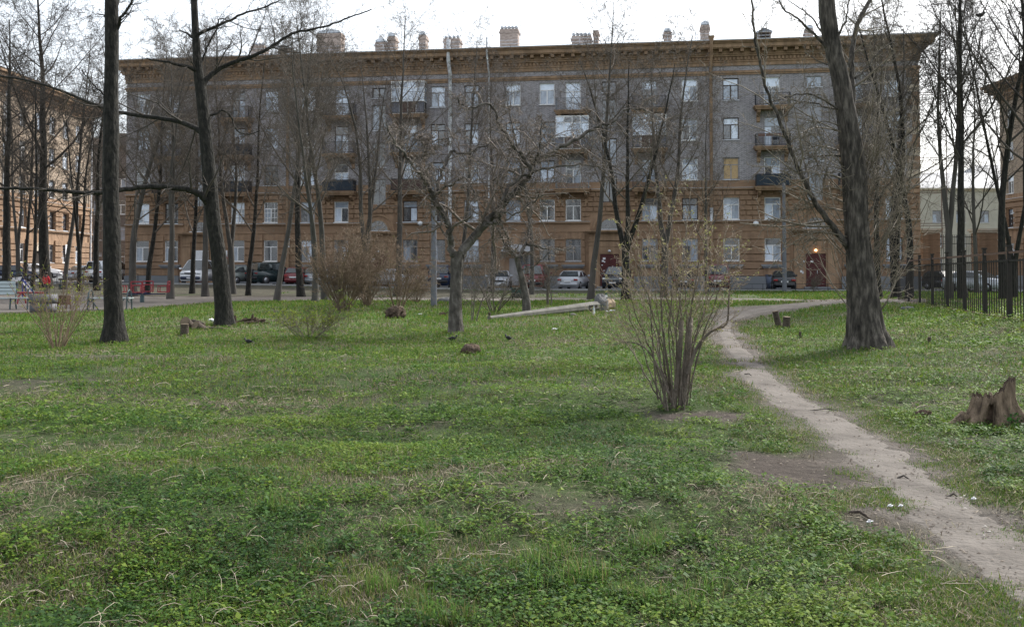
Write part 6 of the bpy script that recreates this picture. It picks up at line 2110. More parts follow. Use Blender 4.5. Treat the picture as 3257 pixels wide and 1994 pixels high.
# ------------------------------------------------------------------ iron fence on the right
def iron_fence():
    A_, B_ = Vector((12.05, 24.4)), Vector((14.9, 36.8))
    d = (B_ - A_) / 5
    base = A_ - d * 2
    n = 9
    t = thing('iron_fence', 'black iron picket fence with rusty rails running back along the right bank', 'fence', (base.x, base.y, 0))
    rz = math.atan2(d.y, d.x)
    L = d.length
    def zat(i):
        p = base + d * i
        return .27 - .012 * i + 0 * gz(p.x, p.y)
    for i in range(n + 1):
        p = d * i
        z = zat(i)
        o = MB().box((-.04, -.04, -.5), (.04, .04, 1.86)).box((-.06, -.06, 1.86), (.06, .06, 1.90)).build('post', 'fence_iron', t)
        o.location = (p.x, p.y, z); o.rotation_euler = (0, 0, rz)
    for i in range(n):
        a, b = d * i, d * (i + 1)
        za, zb = zat(i), zat(i + 1)
        for hh, m, w in ((.12, 'fence_rust', .05), (1.52, 'fence_iron', .04), (1.72, 'fence_rust', .055)):
            MB().bar((a.x, a.y, za + hh), (b.x, b.y, zb + hh), .035, w).build('rail', m, t)
        k = int(L / .25)
        for j in range(1, k):
            f = j / k
            p = a + (b - a) * f
            z = za + (zb - za) * f
            o = piece('picket', (-.011, -.011, .08), (.011, .011, 1.56), 'fence_iron', t)
            o.location = (p.x, p.y, z + .82)
            o.rotation_euler = (0, 0, rz)
iron_fence()

def low_rail(pa, pb, off, label, h=.5, mat='rail_dark'):
    a = FA + FDIR * fu(pa, 880) + FN * off
    b = FA + FDIR * fu(pb, 880) + FN * off
    a.z = gz(a.x, a.y) + .05
    t = thing('low_railing', label, 'railing', a, FROT, 'low railings along the kerb')
    L = (Vector((b.x, b.y)) - Vector((a.x, a.y))).length
    n = int(L / 1.9)
    for i in range(n + 1):
        piece('post', (L * i / n - .02, -.02, -.2), (L * i / n + .02, .02, h), mat, t)
    for zz in (.12, h - .03):
        piece('rail', (0, -.015, zz), (L, .015, zz + .03), mat, t)
    for i in range(n * 3):
        if i % 3:
            piece('upright', (L * i / (n * 3) - .008, -.008, .14), (L * i / (n * 3) + .008, .008, h - .03), mat, t)
low_rail(2300, 2760, LANE_W + .45, 'low dark railing along the kerb before the lit entrance')
low_rail(300, 610, LANE_W + .45, 'low dark railing along the kerb left of the white van', .8)

def lamp_post(px, d, top_py, label, w=.33):
    p = on_ground(px, d)
    H = at(px, top_py, d).z - p.z
    t = thing('concrete_post', label, 'post', p, 0, 'tall concrete posts')
    MB().lathe([(w / 2, -.2), (w / 2 * .96, 1.0), (w / 2 * .62, H)], 8).build('shaft', 'post_concrete', t)
    MB().lathe([(w / 2 * .66, H), (w / 2 * .66, H + .1), (.04, H + .18)], 8).build('cap', 'concrete_dark', t)
lamp_post(1380, gp(1382, 975).y, 560, 'tall grey concrete post left of the gnarled tree', .27)
lamp_post(2495, gp(2495, 928).y, 590, 'tall grey concrete post in front of the black saloon at the right', .34)

# ------------------------------------------------------------------ fallen concrete post
def fallen_post():
    a = gp(1556, 1018); b = gp(1948, 985)
    a.z += .05
    e = at(1942, 968, b.y - .2)
    dirv = (e - a)
    Ln = dirv.length
    t = thing('fallen_post', 'fallen concrete lamp post propped on its round lump of foundation', 'post', (a.x, a.y, a.z))
    q = dirv.to_track_quat('X', 'Z').to_matrix().to_4x4()
    n = 8
    def ring(x, r):
        return [q @ Vector((x, r * math.cos(math.pi / 8 + k * math.pi / 4), r * math.sin(math.pi / 8 + k * math.pi / 4))) for k in range(n)]
    r0, r1 = .075, .21
    st = [0, Ln * .25, Ln * .5, Ln * .8, Ln]
    vs_ = []
    for x in st: vs_ += ring(x, r0 + (r1 - r0) * x / Ln)
    fs = [(i * n + k, i * n + (k + 1) % n, (i + 1) * n + (k + 1) % n, (i + 1) * n + k) for i in range(len(st) - 1) for k in range(n)]
    MB().add(vs_, fs).add(ring(Ln, r1), [tuple(range(n))]).add(ring(0, r0)[::-1], [tuple(range(n))]).build('shaft', 'concrete', t)
    ft = ring(Ln * .925, r1 * 1.03) + ring(Ln * 1.004, r1 * 1.06)
    MB().add(ft, [(k, (k + 1) % n, (k + 1) % n + n, k + n) for k in range(n)] + [tuple(range(n, 2 * n)), tuple(range(n - 1, -1, -1))]).build('post_foot', 'tan_concrete', t)
    # inspection slot on the side towards the camera
    sx_ = Ln * .79
    rs = r0 + (r1 - r0) * .79
    MB().box((sx_ - .33, -rs * .93 - .012, -.045), (sx_ + .33, -rs * .9, .06), q).build('inspection_slot', 'stump_hollow', t)
    fm = MB()
    for z0, z1 in ((-.07, -.045), (.06, .085)):
        fm.box((sx_ - .36, -rs * .93 - .02, z0), (sx_ + .36, -rs * .88, z1), q)
    fm.build('slot_rim', 'concrete', t)
    # lump of foundation concrete
    c = q @ Vector((Ln * .895, 0, 0))
    rg = random.Random(4)
    V, Fc = [], []
    nu, nv = 16, 11
    for j in range(nv + 1):
        ph = math.pi * j / nv
        for i in range(nu):
            th = 2 * math.pi * i / nu
            k = 1 + .13 * math.sin(3 * th + 2 * ph) + rg.uniform(-.07, .07)
            V.append((c.x + .30 * k * math.sin(ph) * math.cos(th), c.y + .42 * k * math.sin(ph) * math.sin(th), c.z + .02 + .43 * k * math.cos(ph) - .05))
    for j in range(nv):
        for i in range(nu):
            Fc.append((j * nu + i, (j + 1) * nu + i, (j + 1) * nu + (i + 1) % nu, j * nu + (i + 1) % nu))
    MB().add(V, Fc, True).build('foundation_lump', 'rough_concrete', t)
    return e, dirv, a
E, DV, A0 = fallen_post()

def bottle(loc, mat, label, h=.30, group=None):
    t = thing('bottle', label, 'bottle', loc)
    s = h / .30
    MB().lathe([(.034 * s, 0), (.037 * s, .01 * s), (.037 * s, .17 * s), (.03 * s, .20 * s), (.014 * s, .24 * s), (.013 * s, .30 * s)], 12).build('glass_body', mat, t)
    MB().lathe([(.038 * s, .06 * s), (.038 * s, .13 * s)], 12).build('paper_label', 'paper_white', t)
pb = A0 + DV * .955
bottle((pb.x, pb.y, pb.z + .222), 'bottle_green', 'dark green bottle standing upright on the fallen concrete post', .36)
g = gp(1889, 1004)
bottle(tuple(g), 'bottle_clear', 'clear bottle standing in the grass below the foundation lump', .34)

# ------------------------------------------------------------------ stumps, logs, roots
def lump(name, label, cat, loc, sx, sy, sz, mat, seed, rough=.22, nu=18, nv=9, spikes=0, group=None, spike_len=.5):
    rg = random.Random(seed)
    V, Fc = [], []
    ph0 = rg.uniform(0, 6)
    for j in range(nv + 1):
        ph = (math.pi * .62) * j / nv
        for i in range(nu):
            th = 2 * math.pi * i / nu
            k = 1 + rough * (.6 * math.sin(3 * th + ph0) + .5 * math.sin(5 * th + 2 * ph + ph0)) * math.sin(ph) + rg.uniform(-rough, rough) * .55
            V.append((sx * k * math.sin(ph) * math.cos(th), sy * k * math.sin(ph) * math.sin(th), sz * (k * math.cos(ph) + .25)))
    for j in range(nv):
        for i in range(nu):
            Fc.append((j * nu + i, (j + 1) * nu + i, (j + 1) * nu + (i + 1) % nu, j * nu + (i + 1) % nu))
    t = thing(name, label, cat, loc, 0, group)
    MB().add(V, Fc, True).build('core', mat, t)
    for k in range(spikes):
        a = rg.uniform(0, 6.28); e = rg.uniform(-.1, 1.1)
        d = Vector((math.cos(a) * math.cos(e), math.sin(a) * math.cos(e), math.sin(e)))
        p0 = Vector((d.x * sx * .6, d.y * sy * .6, sz * .45))
        L = max(sx, sz) * rg.uniform(.5, 1.1) * spike_len * 2
        r = sz * rg.uniform(.08, .2)
        MB().tube([p0, p0 + d * L * .6 + Vector((rg.gauss(0, .03), 0, rg.gauss(0, .03))), p0 + d * L], [r, r * .8, r * .25], 6).build('root', mat, t)
    return t
G_ST = 'old stumps and wood on the lawn'
lump('rotten_stump', 'round brown rotten wood clump alone on the open lawn', 'stump', gp(1497, 1128), .19, .17, .16, 'rotten_wood', 1, .2, spikes=3, group=G_ST, spike_len=.3)
lump('rotten_stump', 'dark uprooted stump under the loose pale bush', 'stump', gp(1258, 1012), .33, .28, .30, 'rotten_wood', 2, .3, spikes=6, group=G_ST, spike_len=.4)
lump('rotten_stump', 'small brown broken root left of the gnarled trunk', 'stump', gp(1408, 1005), .13, .12, .10, 'rotten_wood', 3, .3, spikes=3, group=G_ST, spike_len=.6)
lump('rotten_stump', 'reddish rotten wood chunk lying left of the big hollow stump', 'stump', gp(2935, 1332), .088, .08, .075, 'rotten_wood', 5, .35, spikes=5, group=G_ST, spike_len=.25)
lump('boulder', 'grey stone by the light path behind the gnarled tree', 'stone', gp(1424, 962), .48, .35, .2, 'rough_concrete', 6, .2)
lump('boulder', 'flat grey stone beside the fence foot behind the poplar', 'stone', gp(2885, 985), .22, .16, .09, 'rough_concrete', 7, .2)
lump('boulder', 'small pale stone in the grass under the fallen concrete post', 'stone', gp(1822, 1004), .12, .1, .07, 'concrete', 8, .2)

def cut_stump(loc, r, h, lean, label, mat='log_bark', name='sawn_stump'):
    t = thing(name, label, 'stump', loc, 0, G_ST)
    top = Vector((lean[0], lean[1], h))
    MB().tube([(0, 0, -.08), tuple(top * .2), tuple(top * .6), tuple(top)], [r * 1.25, r * 1.02, r * .96, r], 12).build('trunk', mat, t)
    d = top.normalized()
    MB().tube([tuple(top - d * .004), tuple(top + d * .008)], r * .93, 12).build('sawn_face', 'cut_wood', t)
    return t
cut_stump(gp(2478, 1042), .085, .44, (-.1, 0), 'taller leaning one of the two sawn stumps right of the path')
cut_stump(gp(2500, 1044), .10, .30, (.02, -.03), 'shorter thicker one of the two sawn stumps right of the path')
cut_stump(gp(2546, 1078), .03, .16, (-.01, 0), 'tiny dark broken stump in the grass below the sawn pair')
cut_stump(gp(2956, 1092), .03, .12, (0, 0), 'tiny dark stub in the weeds right of the poplar foot')
cut_stump(gp(1557, 1014), .04, .2, (0, 0), 'short dark stub at the thin end of the fallen concrete post')
cut_stump(gp(587, 1068), .10, .27, (0, 0), 'upright sawn log standing in front of the log pile')

def log(pts, rad, label, stub=None):
    o = Vector(pts[0])
    t = thing('cut_log', label, 'log', o, 0, 'cut logs under the leaning tree')
    P_ = [Vector(p) - o for p in pts]
    MB().tube([tuple(p) for p in P_], rad, 12).build('trunk', 'log_bark', t)
    for e, nb, r in ((0, 1, rad[0]), (-1, -2, rad[-1])):
        d = (P_[e] - P_[nb]).normalized()
        MB().tube([tuple(P_[e] - d * .002), tuple(P_[e] + d * .008)], r * .92, 12).build('sawn_face', 'cut_wood', t)
dl = gp(620, 1050).y
def lp(px, py, dd=0): return at(px, py, dl + dd)
log([lp(588, 1022, -.2), lp(603, 1036, .05), lp(622, 1045, .25)], [.13, .12, .10], 'thick short log lying behind the upright sawn log')
log([lp(621, 1034, -.25), lp(640, 1046, -.1), lp(660, 1053, 0), lp(678, 1056, .1)], [.13, .12, .10, .05], 'tapering log slanting down in the middle of the log pile')
log([lp(662, 1046, .05), lp(685, 1047, -.05), lp(712, 1048, -.15)], [.06, .055, .05], 'thin straight log pointing right at the foot of the leaning tree')
log([lp(612, 1021, .6), lp(632, 1026, .5), lp(650, 1032, .4)], [.05, .05, .04], 'slim log resting at the back of the log pile')
def roots():
    d = gp(790, 1030).y
    t = thing('root_debris', 'reddish broken roots and bark strewn right of the leaning tree', 'roots', gp(790, 1034), 0, G_ST)
    o = t.location.copy()
    rg = random.Random(14)
    for i in range(16):
        px = rg.uniform(742, 850)
        h = rg.uniform(.02, .12)
        p = at(px, 1030, d + rg.uniform(-.4, .4)); p.z = gz(p.x, p.y) + h * .4
        L = rg.uniform(.12, .45)
        a = rg.gauss(0, .5)
        e = Vector((math.cos(a) * L, math.sin(a) * L * .6, rg.uniform(-.05, .16)))
        r = rg.uniform(.018, .055)
        MB().tube([p - o, p - o + e * .5 + Vector((0, 0, rg.uniform(0, .05))), p - o + e], [r, r * .9, r * .4], 7).build('root', 'rotten_wood', t)
    for px, h in ((750, .24), (806, .28), (815, .2)):
        p = at(px, 1030, d); p.z = gz(p.x, p.y)
        MB().tube([p - o, p - o + Vector((-.03, 0, h * .6)), p - o + Vector((-.01, 0, h))], [.06, .05, .02], 7).build('root', 'rotten_wood', t)
roots()

def big_stump():
    c = gp(3128, 1362)
    t = thing('hollow_stump', 'big hollow rotten stump with splayed roots at the right edge', 'stump', c)
    S = c.y / F * 1.08          # metres per photo pixel here
    nu, nv = 96, 22
    def rim_h(dg):
        # broken rim: high at the right front, ragged and lower at the left
        dd = (dg + 25 + 180) % 360 - 180
        h = 100 + 50 * min(1.0, 1.9 * math.exp(-(dd / 52) ** 2))
        return h + 5 * math.sin(dg * .17) + 4 * math.sin(dg * .41 + 1) + 3 * math.sin(dg * .93)
    def root_out(dg, f):
        k = 0
        for d0, w, a in ((-30, 15, 105), (5, 14, 75), (-78, 11, 40), (178, 15, 75), (-148, 9, 55), (60, 18, 55), (120, 20, 50)):
            dd = (dg - d0 + 180) % 360 - 180
            k += a * math.exp(-(dd / w) ** 2)
        return k * max(0, 1 - f * 1.35) ** 2.3
    def shell(inner):
        V = []
        for j in range(nv + 1):
            f = j / nv
            for i in range(nu):
                dg = -180 + 360 * i / nu
                th = math.radians(dg)
                r = 72 - 16 * f + 2.6 * math.sin(11 * th + 1.5 * f) + 1.6 * math.sin(23 * th + 2) + root_out(dg, f)
                if inner:
                    r = (44 - 6 * f) + 4 * math.sin(7 * th)
                else:
                    # dark cleft at the left front, closing above
                    d = (dg + 116 + 180) % 360 - 180
                    w = 17 * max(0.0, 1 - f / .78) ** .6
                    if w > 0: r -= 62 * (1 / (1 + math.exp((abs(d) - w) / 1.6)))
                V.append(((14 + r * math.cos(th) + 18 * f) * S, r * math.sin(th) * .85 * S, ((rim_h(dg) - (16 if inner else 0)) * f - 6) * S if not (inner and j == 0) else 30 * S))
        return V
    Vo, Vi = shell(False), shell(True)
    n = nu
    Fo = [(j * n + i, j * n + (i + 1) % n, (j + 1) * n + (i + 1) % n, (j + 1) * n + i) for j in range(nv) for i in range(nu)]
    MB().add(Vo, Fo, True).build('trunk', 'stump_wood', t)
    MB().add(Vi, [f[::-1] for f in Fo], True).add(Vi[:n], [tuple(range(n))]).build('hollow', 'rotten_wood', t)
    rimb = MB()
    for i in range(nu):
        a, b = nv * n + i, nv * n + (i + 1) % n
        rimb.quad(Vo[a], Vo[b], Vi[b], Vi[a])
    rimb.build('broken_rim', 'rotten_wood', t)
    P2, r2 = spline([Vector(p) * S for p in ((-56, -6, 40), (-86, -14, 18), (-116, -20, 4), (-136, -22, -6))], [16 * S, 14 * S, 11 * S, 8 * S], 5)
    MB().tube(P2, r2, 10).build('root', 'stump_wood', t)
    # ground elder climbing its right foot
    rg = random.Random(3)
    ps = []
    for k in range(420):
        a = rg.uniform(-95, 10)
        h = abs(rg.gauss(0, .5))
        rr_ = (62 + 40 * rg.random()) 
        ps.append(Vector(((30 + rr_ * math.cos(math.radians(a))) * S, rr_ * math.sin(math.radians(a)) * S, (4 + 45 * h * (rr_ < 85)) * S)))
    o = link('climbing_leaves', leaf_cloud(ps, .035, rg, ((.03, .09, .02), (.045, .11, .02), (.025, .07, .02))), 'bud_leaf', t)
    o['kind'] = 'stuff'
big_stump()

# ------------------------------------------------------------------ playground, benches
def bench_back():
    p = gp(20, 985)
    t = thing('slatted_bench', 'pale slatted bench with a backrest at the far left', 'bench', (p.x - .05, p.y, p.z), .08)
    for k in range(4):
        piece('slat', (-2.0, -.30 + k * .14, .43), (1.05, -.18 + k * .14, .47), 'bench_slat', t)
    for k in range(4):
        z = .58 + k * .135
        o = MB().box((-2.0, -.015, 0), (.28 - .03 * k, .02, .115)).build('back_slat', 'bench_slat', t)
        o.location = (0, .30 + .05 * k, z)
        o.rotation_euler = (-.3, 0, 0)
    for x in (-1.1, .30, .95):
        lg = MB().tube([(x, -.30, 0), (x, -.25, .42), (x, .2, .42), (x, .32, 0)], .03, 6).tube([(x, .2, .42), (x, .48, 1.12)] if x < .4 else [(x, -.2, .45), (x, -.25, .7), (x, -.05, .86), (x, .15, .86), (x, .28, .66), (x, .24, .45)], .024, 6)
        lg.build('leg', 'metal_teal', t)
bench_back()
def bench_arms():
    a = gp(282, 985); b = gp(418, 985)
    t = thing('backless_bench', 'backless bench with hooped metal ends half hidden by the nearest left trunk', 'bench', ((a.x + b.x) / 2, a.y, a.z))
    W_ = b.x - a.x
    for k in range(4):
        piece('slat', (-W_ / 2, -.24 + k * .13, .43), (W_ / 2, -.13 + k * .13, .47), 'bench_slat', t)
    for s in (-1, 1):
        x = s * (W_ / 2 - .08)
        m = MB().tube([(x, -.28, 0), (x, -.26, .45), (x, -.2, .68), (x, -.02, .78), (x, .16, .68), (x, .22, .45), (x, .26, 0)], .026, 6)
        m.tube([(x, -.2, .40), (x, -.1, .30), (x, .06, .30), (x, .18, .40)], .018, 6)
        m.tube([(x - .42 * s, -.28, 0), (x - .1 * s, -.26, .43)], .022, 6)
        m.build('end_frame', 'metal_teal', t)
bench_arms()
def planter():
    p = gp(138, 993)
    t = thing('concrete_planter', 'grey two-tier concrete planter between the bench and the rusty box', 'planter', p, .05)
    link('lower_tier', soft(MB().box((-.36, -.36, 0), (.36, .36, .33)), 'lower_tier', .03), 'concrete_dark', t)
    link('upper_tier', soft(MB().box((-.385, -.385, .335), (.385, .385, .66)), 'upper_tier', .03), 'concrete_dark', t)
    MB().box((-.33, -.33, .64), (.33, .33, .665)).build('soil', 'rotten_wood', t)
planter()
def rusty_box():
    p = gp(197, 982)
    t = thing('litter_bin', 'rusty brown box bin on thin legs right of the planter', 'bin', p)
    MB().box((-.27, -.2, .16), (.27, .2, .20)).box((-.27, -.2, .20), (-.24, .2, .52)).box((.24, -.2, .20), (.27, .2, .52)).box((-.24, -.2, .20), (.24, -.17, .52)).box((-.24, .17, .20), (.24, .2, .52)).build('box', 'rust', t)
    for sx in (-1, 1):
        for sy in (-1, 1):
            piece('leg', (sx * .25 - .015, sy * .18 - .015, -.05), (sx * .25 + .015, sy * .18 + .015, .16), 'rust', t)
    piece('rail', (-.25, -.19, .05), (.25, -.17, .09), 'frame_grey', t)
rusty_box()
def plank_bench():
    a = gp(185, 925); b = gp(332, 925)
    t = thing('plank_bench', 'long low brown plank bench behind the playground, with the football', 'bench', ((a.x + b.x) / 2, a.y, a.z))
    W_ = b.x - a.x
    for z in (.30, .56):
        piece('plank', (-W_ / 2, .0 if z > .4 else -.22, z), (W_ / 2, .06 if z > .4 else .0, z + (.14 if z > .4 else .06)), 'bench_plank', t)
    for s in (-.9, -.1, .8):
        x = s * W_ / 2
        MB().box((x - .03, -.2, 0), (x + .03, -.14, .30)).box((x - .03, .0, 0), (x + .03, .05, .66)).build('leg', 'metal_teal', t)
    return b.x - .55, a.y + .03, a.z + .70
BX, BY, BZ = plank_bench()
def football():
    t = thing('football', 'white football with dark patches beside the nearest left trunk', 'ball', (BX, BY, BZ))
    r = .13
    link('ball_cover', mesh_np('ball_cover', *(lambda V, Q: (V, Q))(*(lambda nu, nv: ([(r * math.sin(math.pi * j / nv) * math.cos(6.2832 * i / nu), r * math.sin(math.pi * j / nv) * math.sin(6.2832 * i / nu), r + r * math.cos(math.pi * j / nv)) for j in range(nv + 1) for i in range(nu)], [(j * nu + i, (j + 1) * nu + i, (j + 1) * nu + (i + 1) % nu, j * nu + (i + 1) % nu) for j in range(nv) for i in range(nu)]))(16, 10)), None, True), 'frame_white', t)
    for a, e in ((-1.57, .5), (-.9, -.2), (-2.3, -.3), (-1.5, -.8), (0, .3), (3.1, .2), (1.57, .4)):
        d = Vector((math.cos(a) * math.cos(e), math.sin(a) * math.cos(e), math.sin(e)))
        u = d.orthogonal().normalized(); w = d.cross(u)
        pts = [Vector((0, 0, r)) + (d * .985 + (u * math.cos(6.283 * k / 5) + w * math.sin(6.283 * k / 5)) * .3).normalized() * r * 1.012 for k in range(5)]
        MB().add(pts, [tuple(range(5))]).add(pts, [tuple(range(4, -1, -1))]).build('patch', 'tyre', t)
football()
def slide():
    p = gp(88, 952)
    t = thing('playground_slide', 'blue playground slide with hooped handrails at the left', 'slide', p, 0)
    S = p.y / F
    def P3(px, py, dy=0): 
        v = at(px, py, p.y + dy); return v - p
    for dy in (-.28, .28):
        MB().tube([P3(113, 938, dy), P3(100, 922, dy), P3(72, 890, dy)], .045, 7).build('slide_rail', 'metal_blue', t)
        MB().tube([P3(28, 926, dy), P3(52, 905, dy), P3(82, 882, dy)], .04, 7).build('ladder_rail', 'metal_navy', t)
        MB().tube([P3(74, 888, dy), P3(72, 874, dy), P3(62, 866, dy), P3(52, 868, dy), P3(46, 878, dy), P3(50, 888, dy)], .022, 6).build('handrail_hoop', 'metal_teal', t)
    for k in range(5):
        f = k / 5 + .1
        a, b = P3(28, 926, -.28).lerp(P3(82, 882, -.28), f), P3(28, 926, .28).lerp(P3(82, 882, .28), f)
        MB().tube([a, b], .022, 6).build('rung', 'metal_navy', t)
    a, b = P3(112, 940, 0), P3(72, 892, 0)
    q = [a + Vector((0, -.26, .02)), b + Vector((0, -.26, .02)), b + Vector((0, .26, .02)), a + Vector((0, .26, .02))]
    MB().add(q + [v - Vector((0, 0, .03)) for v in q], [(0, 1, 2, 3), (7, 6, 5, 4), (0, 4, 5, 1), (1, 5, 6, 2), (2, 6, 7, 3), (3, 7, 4, 0)]).build('chute', 'metal_white', t)
    q = [P3(38, 884, -.27), P3(70, 880, -.27), P3(62, 896, -.27), P3(44, 897, -.27)]
    MB().add(q + [v + Vector((0, .03, 0)) for v in q], [(0, 1, 2, 3), (7, 6, 5, 4), (0, 4, 5, 1), (1, 5, 6, 2), (2, 6, 7, 3), (3, 7, 4, 0)]).build('side_panel', 'metal_white', t)
    for px in (72, 82):
        for dy in (-.26, .26):
            MB().tube([P3(px, 890, dy), Vector((P3(px, 890, dy).x, dy, -.05))], .03, 6).build('post', 'metal_blue', t)
slide()
def balance_bar():
    a = gp(36, 968); b = gp(138, 968)
    t = thing('balance_bar', 'red horizontal balance bar with splayed legs below the slide', 'play equipment', ((a.x + b.x) / 2, a.y, a.z))
    W_ = b.x - a.x
    MB().tube([(-W_ / 2, 0, .52), (W_ / 2, 0, .52)], .04, 8).build('bar', 'metal_red', t)
    for x in (-W_ * .18, W_ * .42):
        for s in (-1, 1):
            MB().tube([(x, 0, .54), (x + s * .07, s * .15, .35), (x + s * .1, s * .2, -.05)], .035, 7).build('leg', 'metal_red', t)
balance_bar()
def roundabout():
    p = gp(452, 964)
    t = thing('roundabout', 'red and blue playground roundabout with four seats right of the nearest left trunk', 'play equipment', p)
    MB().lathe([(.10, -.05), (.10, .34), (.07, .36), (.07, .58)], 10).build('centre_post', 'metal_teal', t)
    for k in range(2):
        a = R(8 + 90 * k)
        d = Vector((math.cos(a), math.sin(a), 0))
        MB().bar(d * -1.05 + Vector((0, 0, .42 + .06 * k)), d * 1.05 + Vector((0, 0, .42 + .06 * k)), .08, .05).build('beam', 'metal_navy', t)
        for s in (-1, 1):
            c = d * s * .95 + Vector((0, 0, .5))
            u = Vector((-d.y, d.x, 0)) * s
            out_ = d * s
            st = MB()
            for q0, q1 in ((-1, -1), (1, 1)):
                e = u * .24 * q0
                st.tube([c + e - out_ * .2, c + e - out_ * .2 + UP * .3, c + e + out_ * .2 + UP * .3, c + e + out_ * .2 - UP * .02], .026, 6)
                st.tube([c + e + out_ * .22, c + e + out_ * .24 + UP * .5], .028, 6)
            st.tube([c - u * .24 + out_ * .24 + UP * .5, c + u * .24 + out_ * .24 + UP * .5], .03, 6)
            st.tube([c - u * .24 + out_ * .23 + UP * .34, c + u * .24 + out_ * .23 + UP * .34], .03, 6)
            st.build('seat_frame', 'metal_red', t)
            v = [c - u * .23 - out_ * .2, c + u * .23 - out_ * .2, c + u * .23 + out_ * .2, c - u * .23 + out_ * .2]
            MB().add(v + [w + UP * .04 for w in v], [(3, 2, 1, 0), (4, 5, 6, 7), (0, 1, 5, 4), (1, 2, 6, 5), (2, 3, 7, 6), (3, 0, 4, 7)]).build('seat', 'metal_red', t)
roundabout()
def wheeled_bin(px, d, mat, label, w=.6, h=1.05, closed=True):
    p = on_ground(px, d)
    t = thing('waste_bin', label, 'bin', p)
    link('tub', soft(MB().add([(-w * .4, -w * .4, .06), (w * .4, -w * .4, .06), (w * .4, w * .4, .06), (-w * .4, w * .4, .06), (-w / 2, -w / 2, h), (w / 2, -w / 2, h), (w / 2, w / 2, h), (-w / 2, w / 2, h)], [(3, 2, 1, 0), (4, 5, 6, 7), (0, 1, 5, 4), (1, 2, 6, 5), (2, 3, 7, 6), (3, 0, 4, 7)]), 'tub', .03), mat, t)
    link('lid', soft(MB().box((-w / 2 - .03, -w / 2 - .03, h + .005), (w / 2 + .03, w / 2 + .03, h + .07)), 'lid', .02), mat, t)
    for s in (-1, 1):
        MB().lathe([(.02, -.03), (.09, -.03), (.09, .03), (.02, .03)], 10, M=Matrix.Translation((s * w * .38, w * .42, .09)) @ Matrix.Rotation(math.pi / 2, 4, 'Y')).build('wheel', 'tyre', t)
wheeled_bin(2453, yard_d(2453, 3.6), 'bin_blue', 'blue-grey waste bin against the wall left of the black saloon', .75, 1.1)
wheeled_bin(1644, gp(1644, 950).y, 'bin_green', 'dark green square bin behind the small fruit tree', .62, .52)

# ------------------------------------------------------------------ litter, sticks
def litter(px, py, w, label, mat='paper_white', h=.03, rz=0.4):
    p = gp(px, py)
    t = thing('litter', label, 'litter', (p.x, p.y, p.z + .02), rz, 'litter on the lawn')
    rg = random.Random(int(px))
    V = []
    n = 6
    for j in range(n):
        for i in range(n):
            V.append(((i / (n - 1) - .5) * w, (j / (n - 1) - .5) * w * .6, h * (.5 + .5 * math.sin(i * 1.7 + j)) + rg.uniform(0, h)))
    Q = [(j * n + i, j * n + i + 1, (j + 1) * n + i + 1, (j + 1) * n + i) for j in range(n - 1) for i in range(n - 1)]
    me = mesh_np('sheet', V, Q, None, True)
    o = link('sheet', me, mat, t)
    s = o.modifiers.new('thickness', 'SOLIDIFY'); s.thickness = .004
    piece('fold', (-w * .3, -w * .2, h), (w * .1, w * .05, h + .012), mat, t)
litter(1765, 1052, .15, 'white crumpled scrap on the lawn below the fallen concrete post')
litter(1336, 1003, .14, 'white scrap between the dark stump and the gnarled trunk')
litter(675, 1026, .20, 'white bag scrap just left of the leaning tree foot', h=.06)
litter(1932, 997, .12, 'white scrap nearest the foundation lump, left of the other two', h=.05)
litter(1943, 995, .10, 'white scrap in the middle of the three beside the foundation lump', h=.05)
litter(1953, 995, .10, 'white scrap furthest right beside the foundation lump', h=.05)
litter(2832, 1621, .035, 'small white scrap on the left edge of the near path', h=.008)
litter(2865, 1621, .03, 'tiny white scrap on the near path, right of its twin', h=.008)
litter(3098, 1598, .035, 'small white scrap in the grass right of the near path', h=.008)
litter(2766, 1672, .04, 'whitish scrap in the grass left of the near path', h=.008)
def stick(px0, py0, px1, py1, r, label, mat='twig_dark'):
    a, b = gp(px0, py0), gp(px1, py1)
    t = thing('fallen_stick', label, 'stick', a, 0, 'sticks on the ground')
    d = b - a
    m = d * .5 + Vector((.01, .02, .02))
    MB().tube([Vector((0, 0, r)), m + Vector((0, 0, r)), d + Vector((0, 0, r))], [r, r * .9, r * .5], 6).build('shaft', mat, t)
    MB().tube([m + Vector((0, 0, r)), m + d * .18 + Vector((.008, .012, r + .004))], [r * .45, r * .2], 5).build('side_twig', mat, t)
stick(328, 1340, 402, 1312, .012, 'pale straight stick lying in the weeds at the left', 'shoot_pale')
stick(2855, 1524, 2892, 1527, .009, 'dark short stick on the near path')
stick(3014, 1585, 3046, 1583, .009, 'dark short stick at the right side of the near path')
stick(2570, 1308, 2680, 1308, .006, 'thin long twig across the middle of the path')
stick(2368, 1192, 2392, 1197, .008, 'thin dark twig on the path beside the poplar lawn')
stick(2700, 1636, 2768, 1655, .013, 'knobbly grey stick at the left border of the near path', 'log_bark')

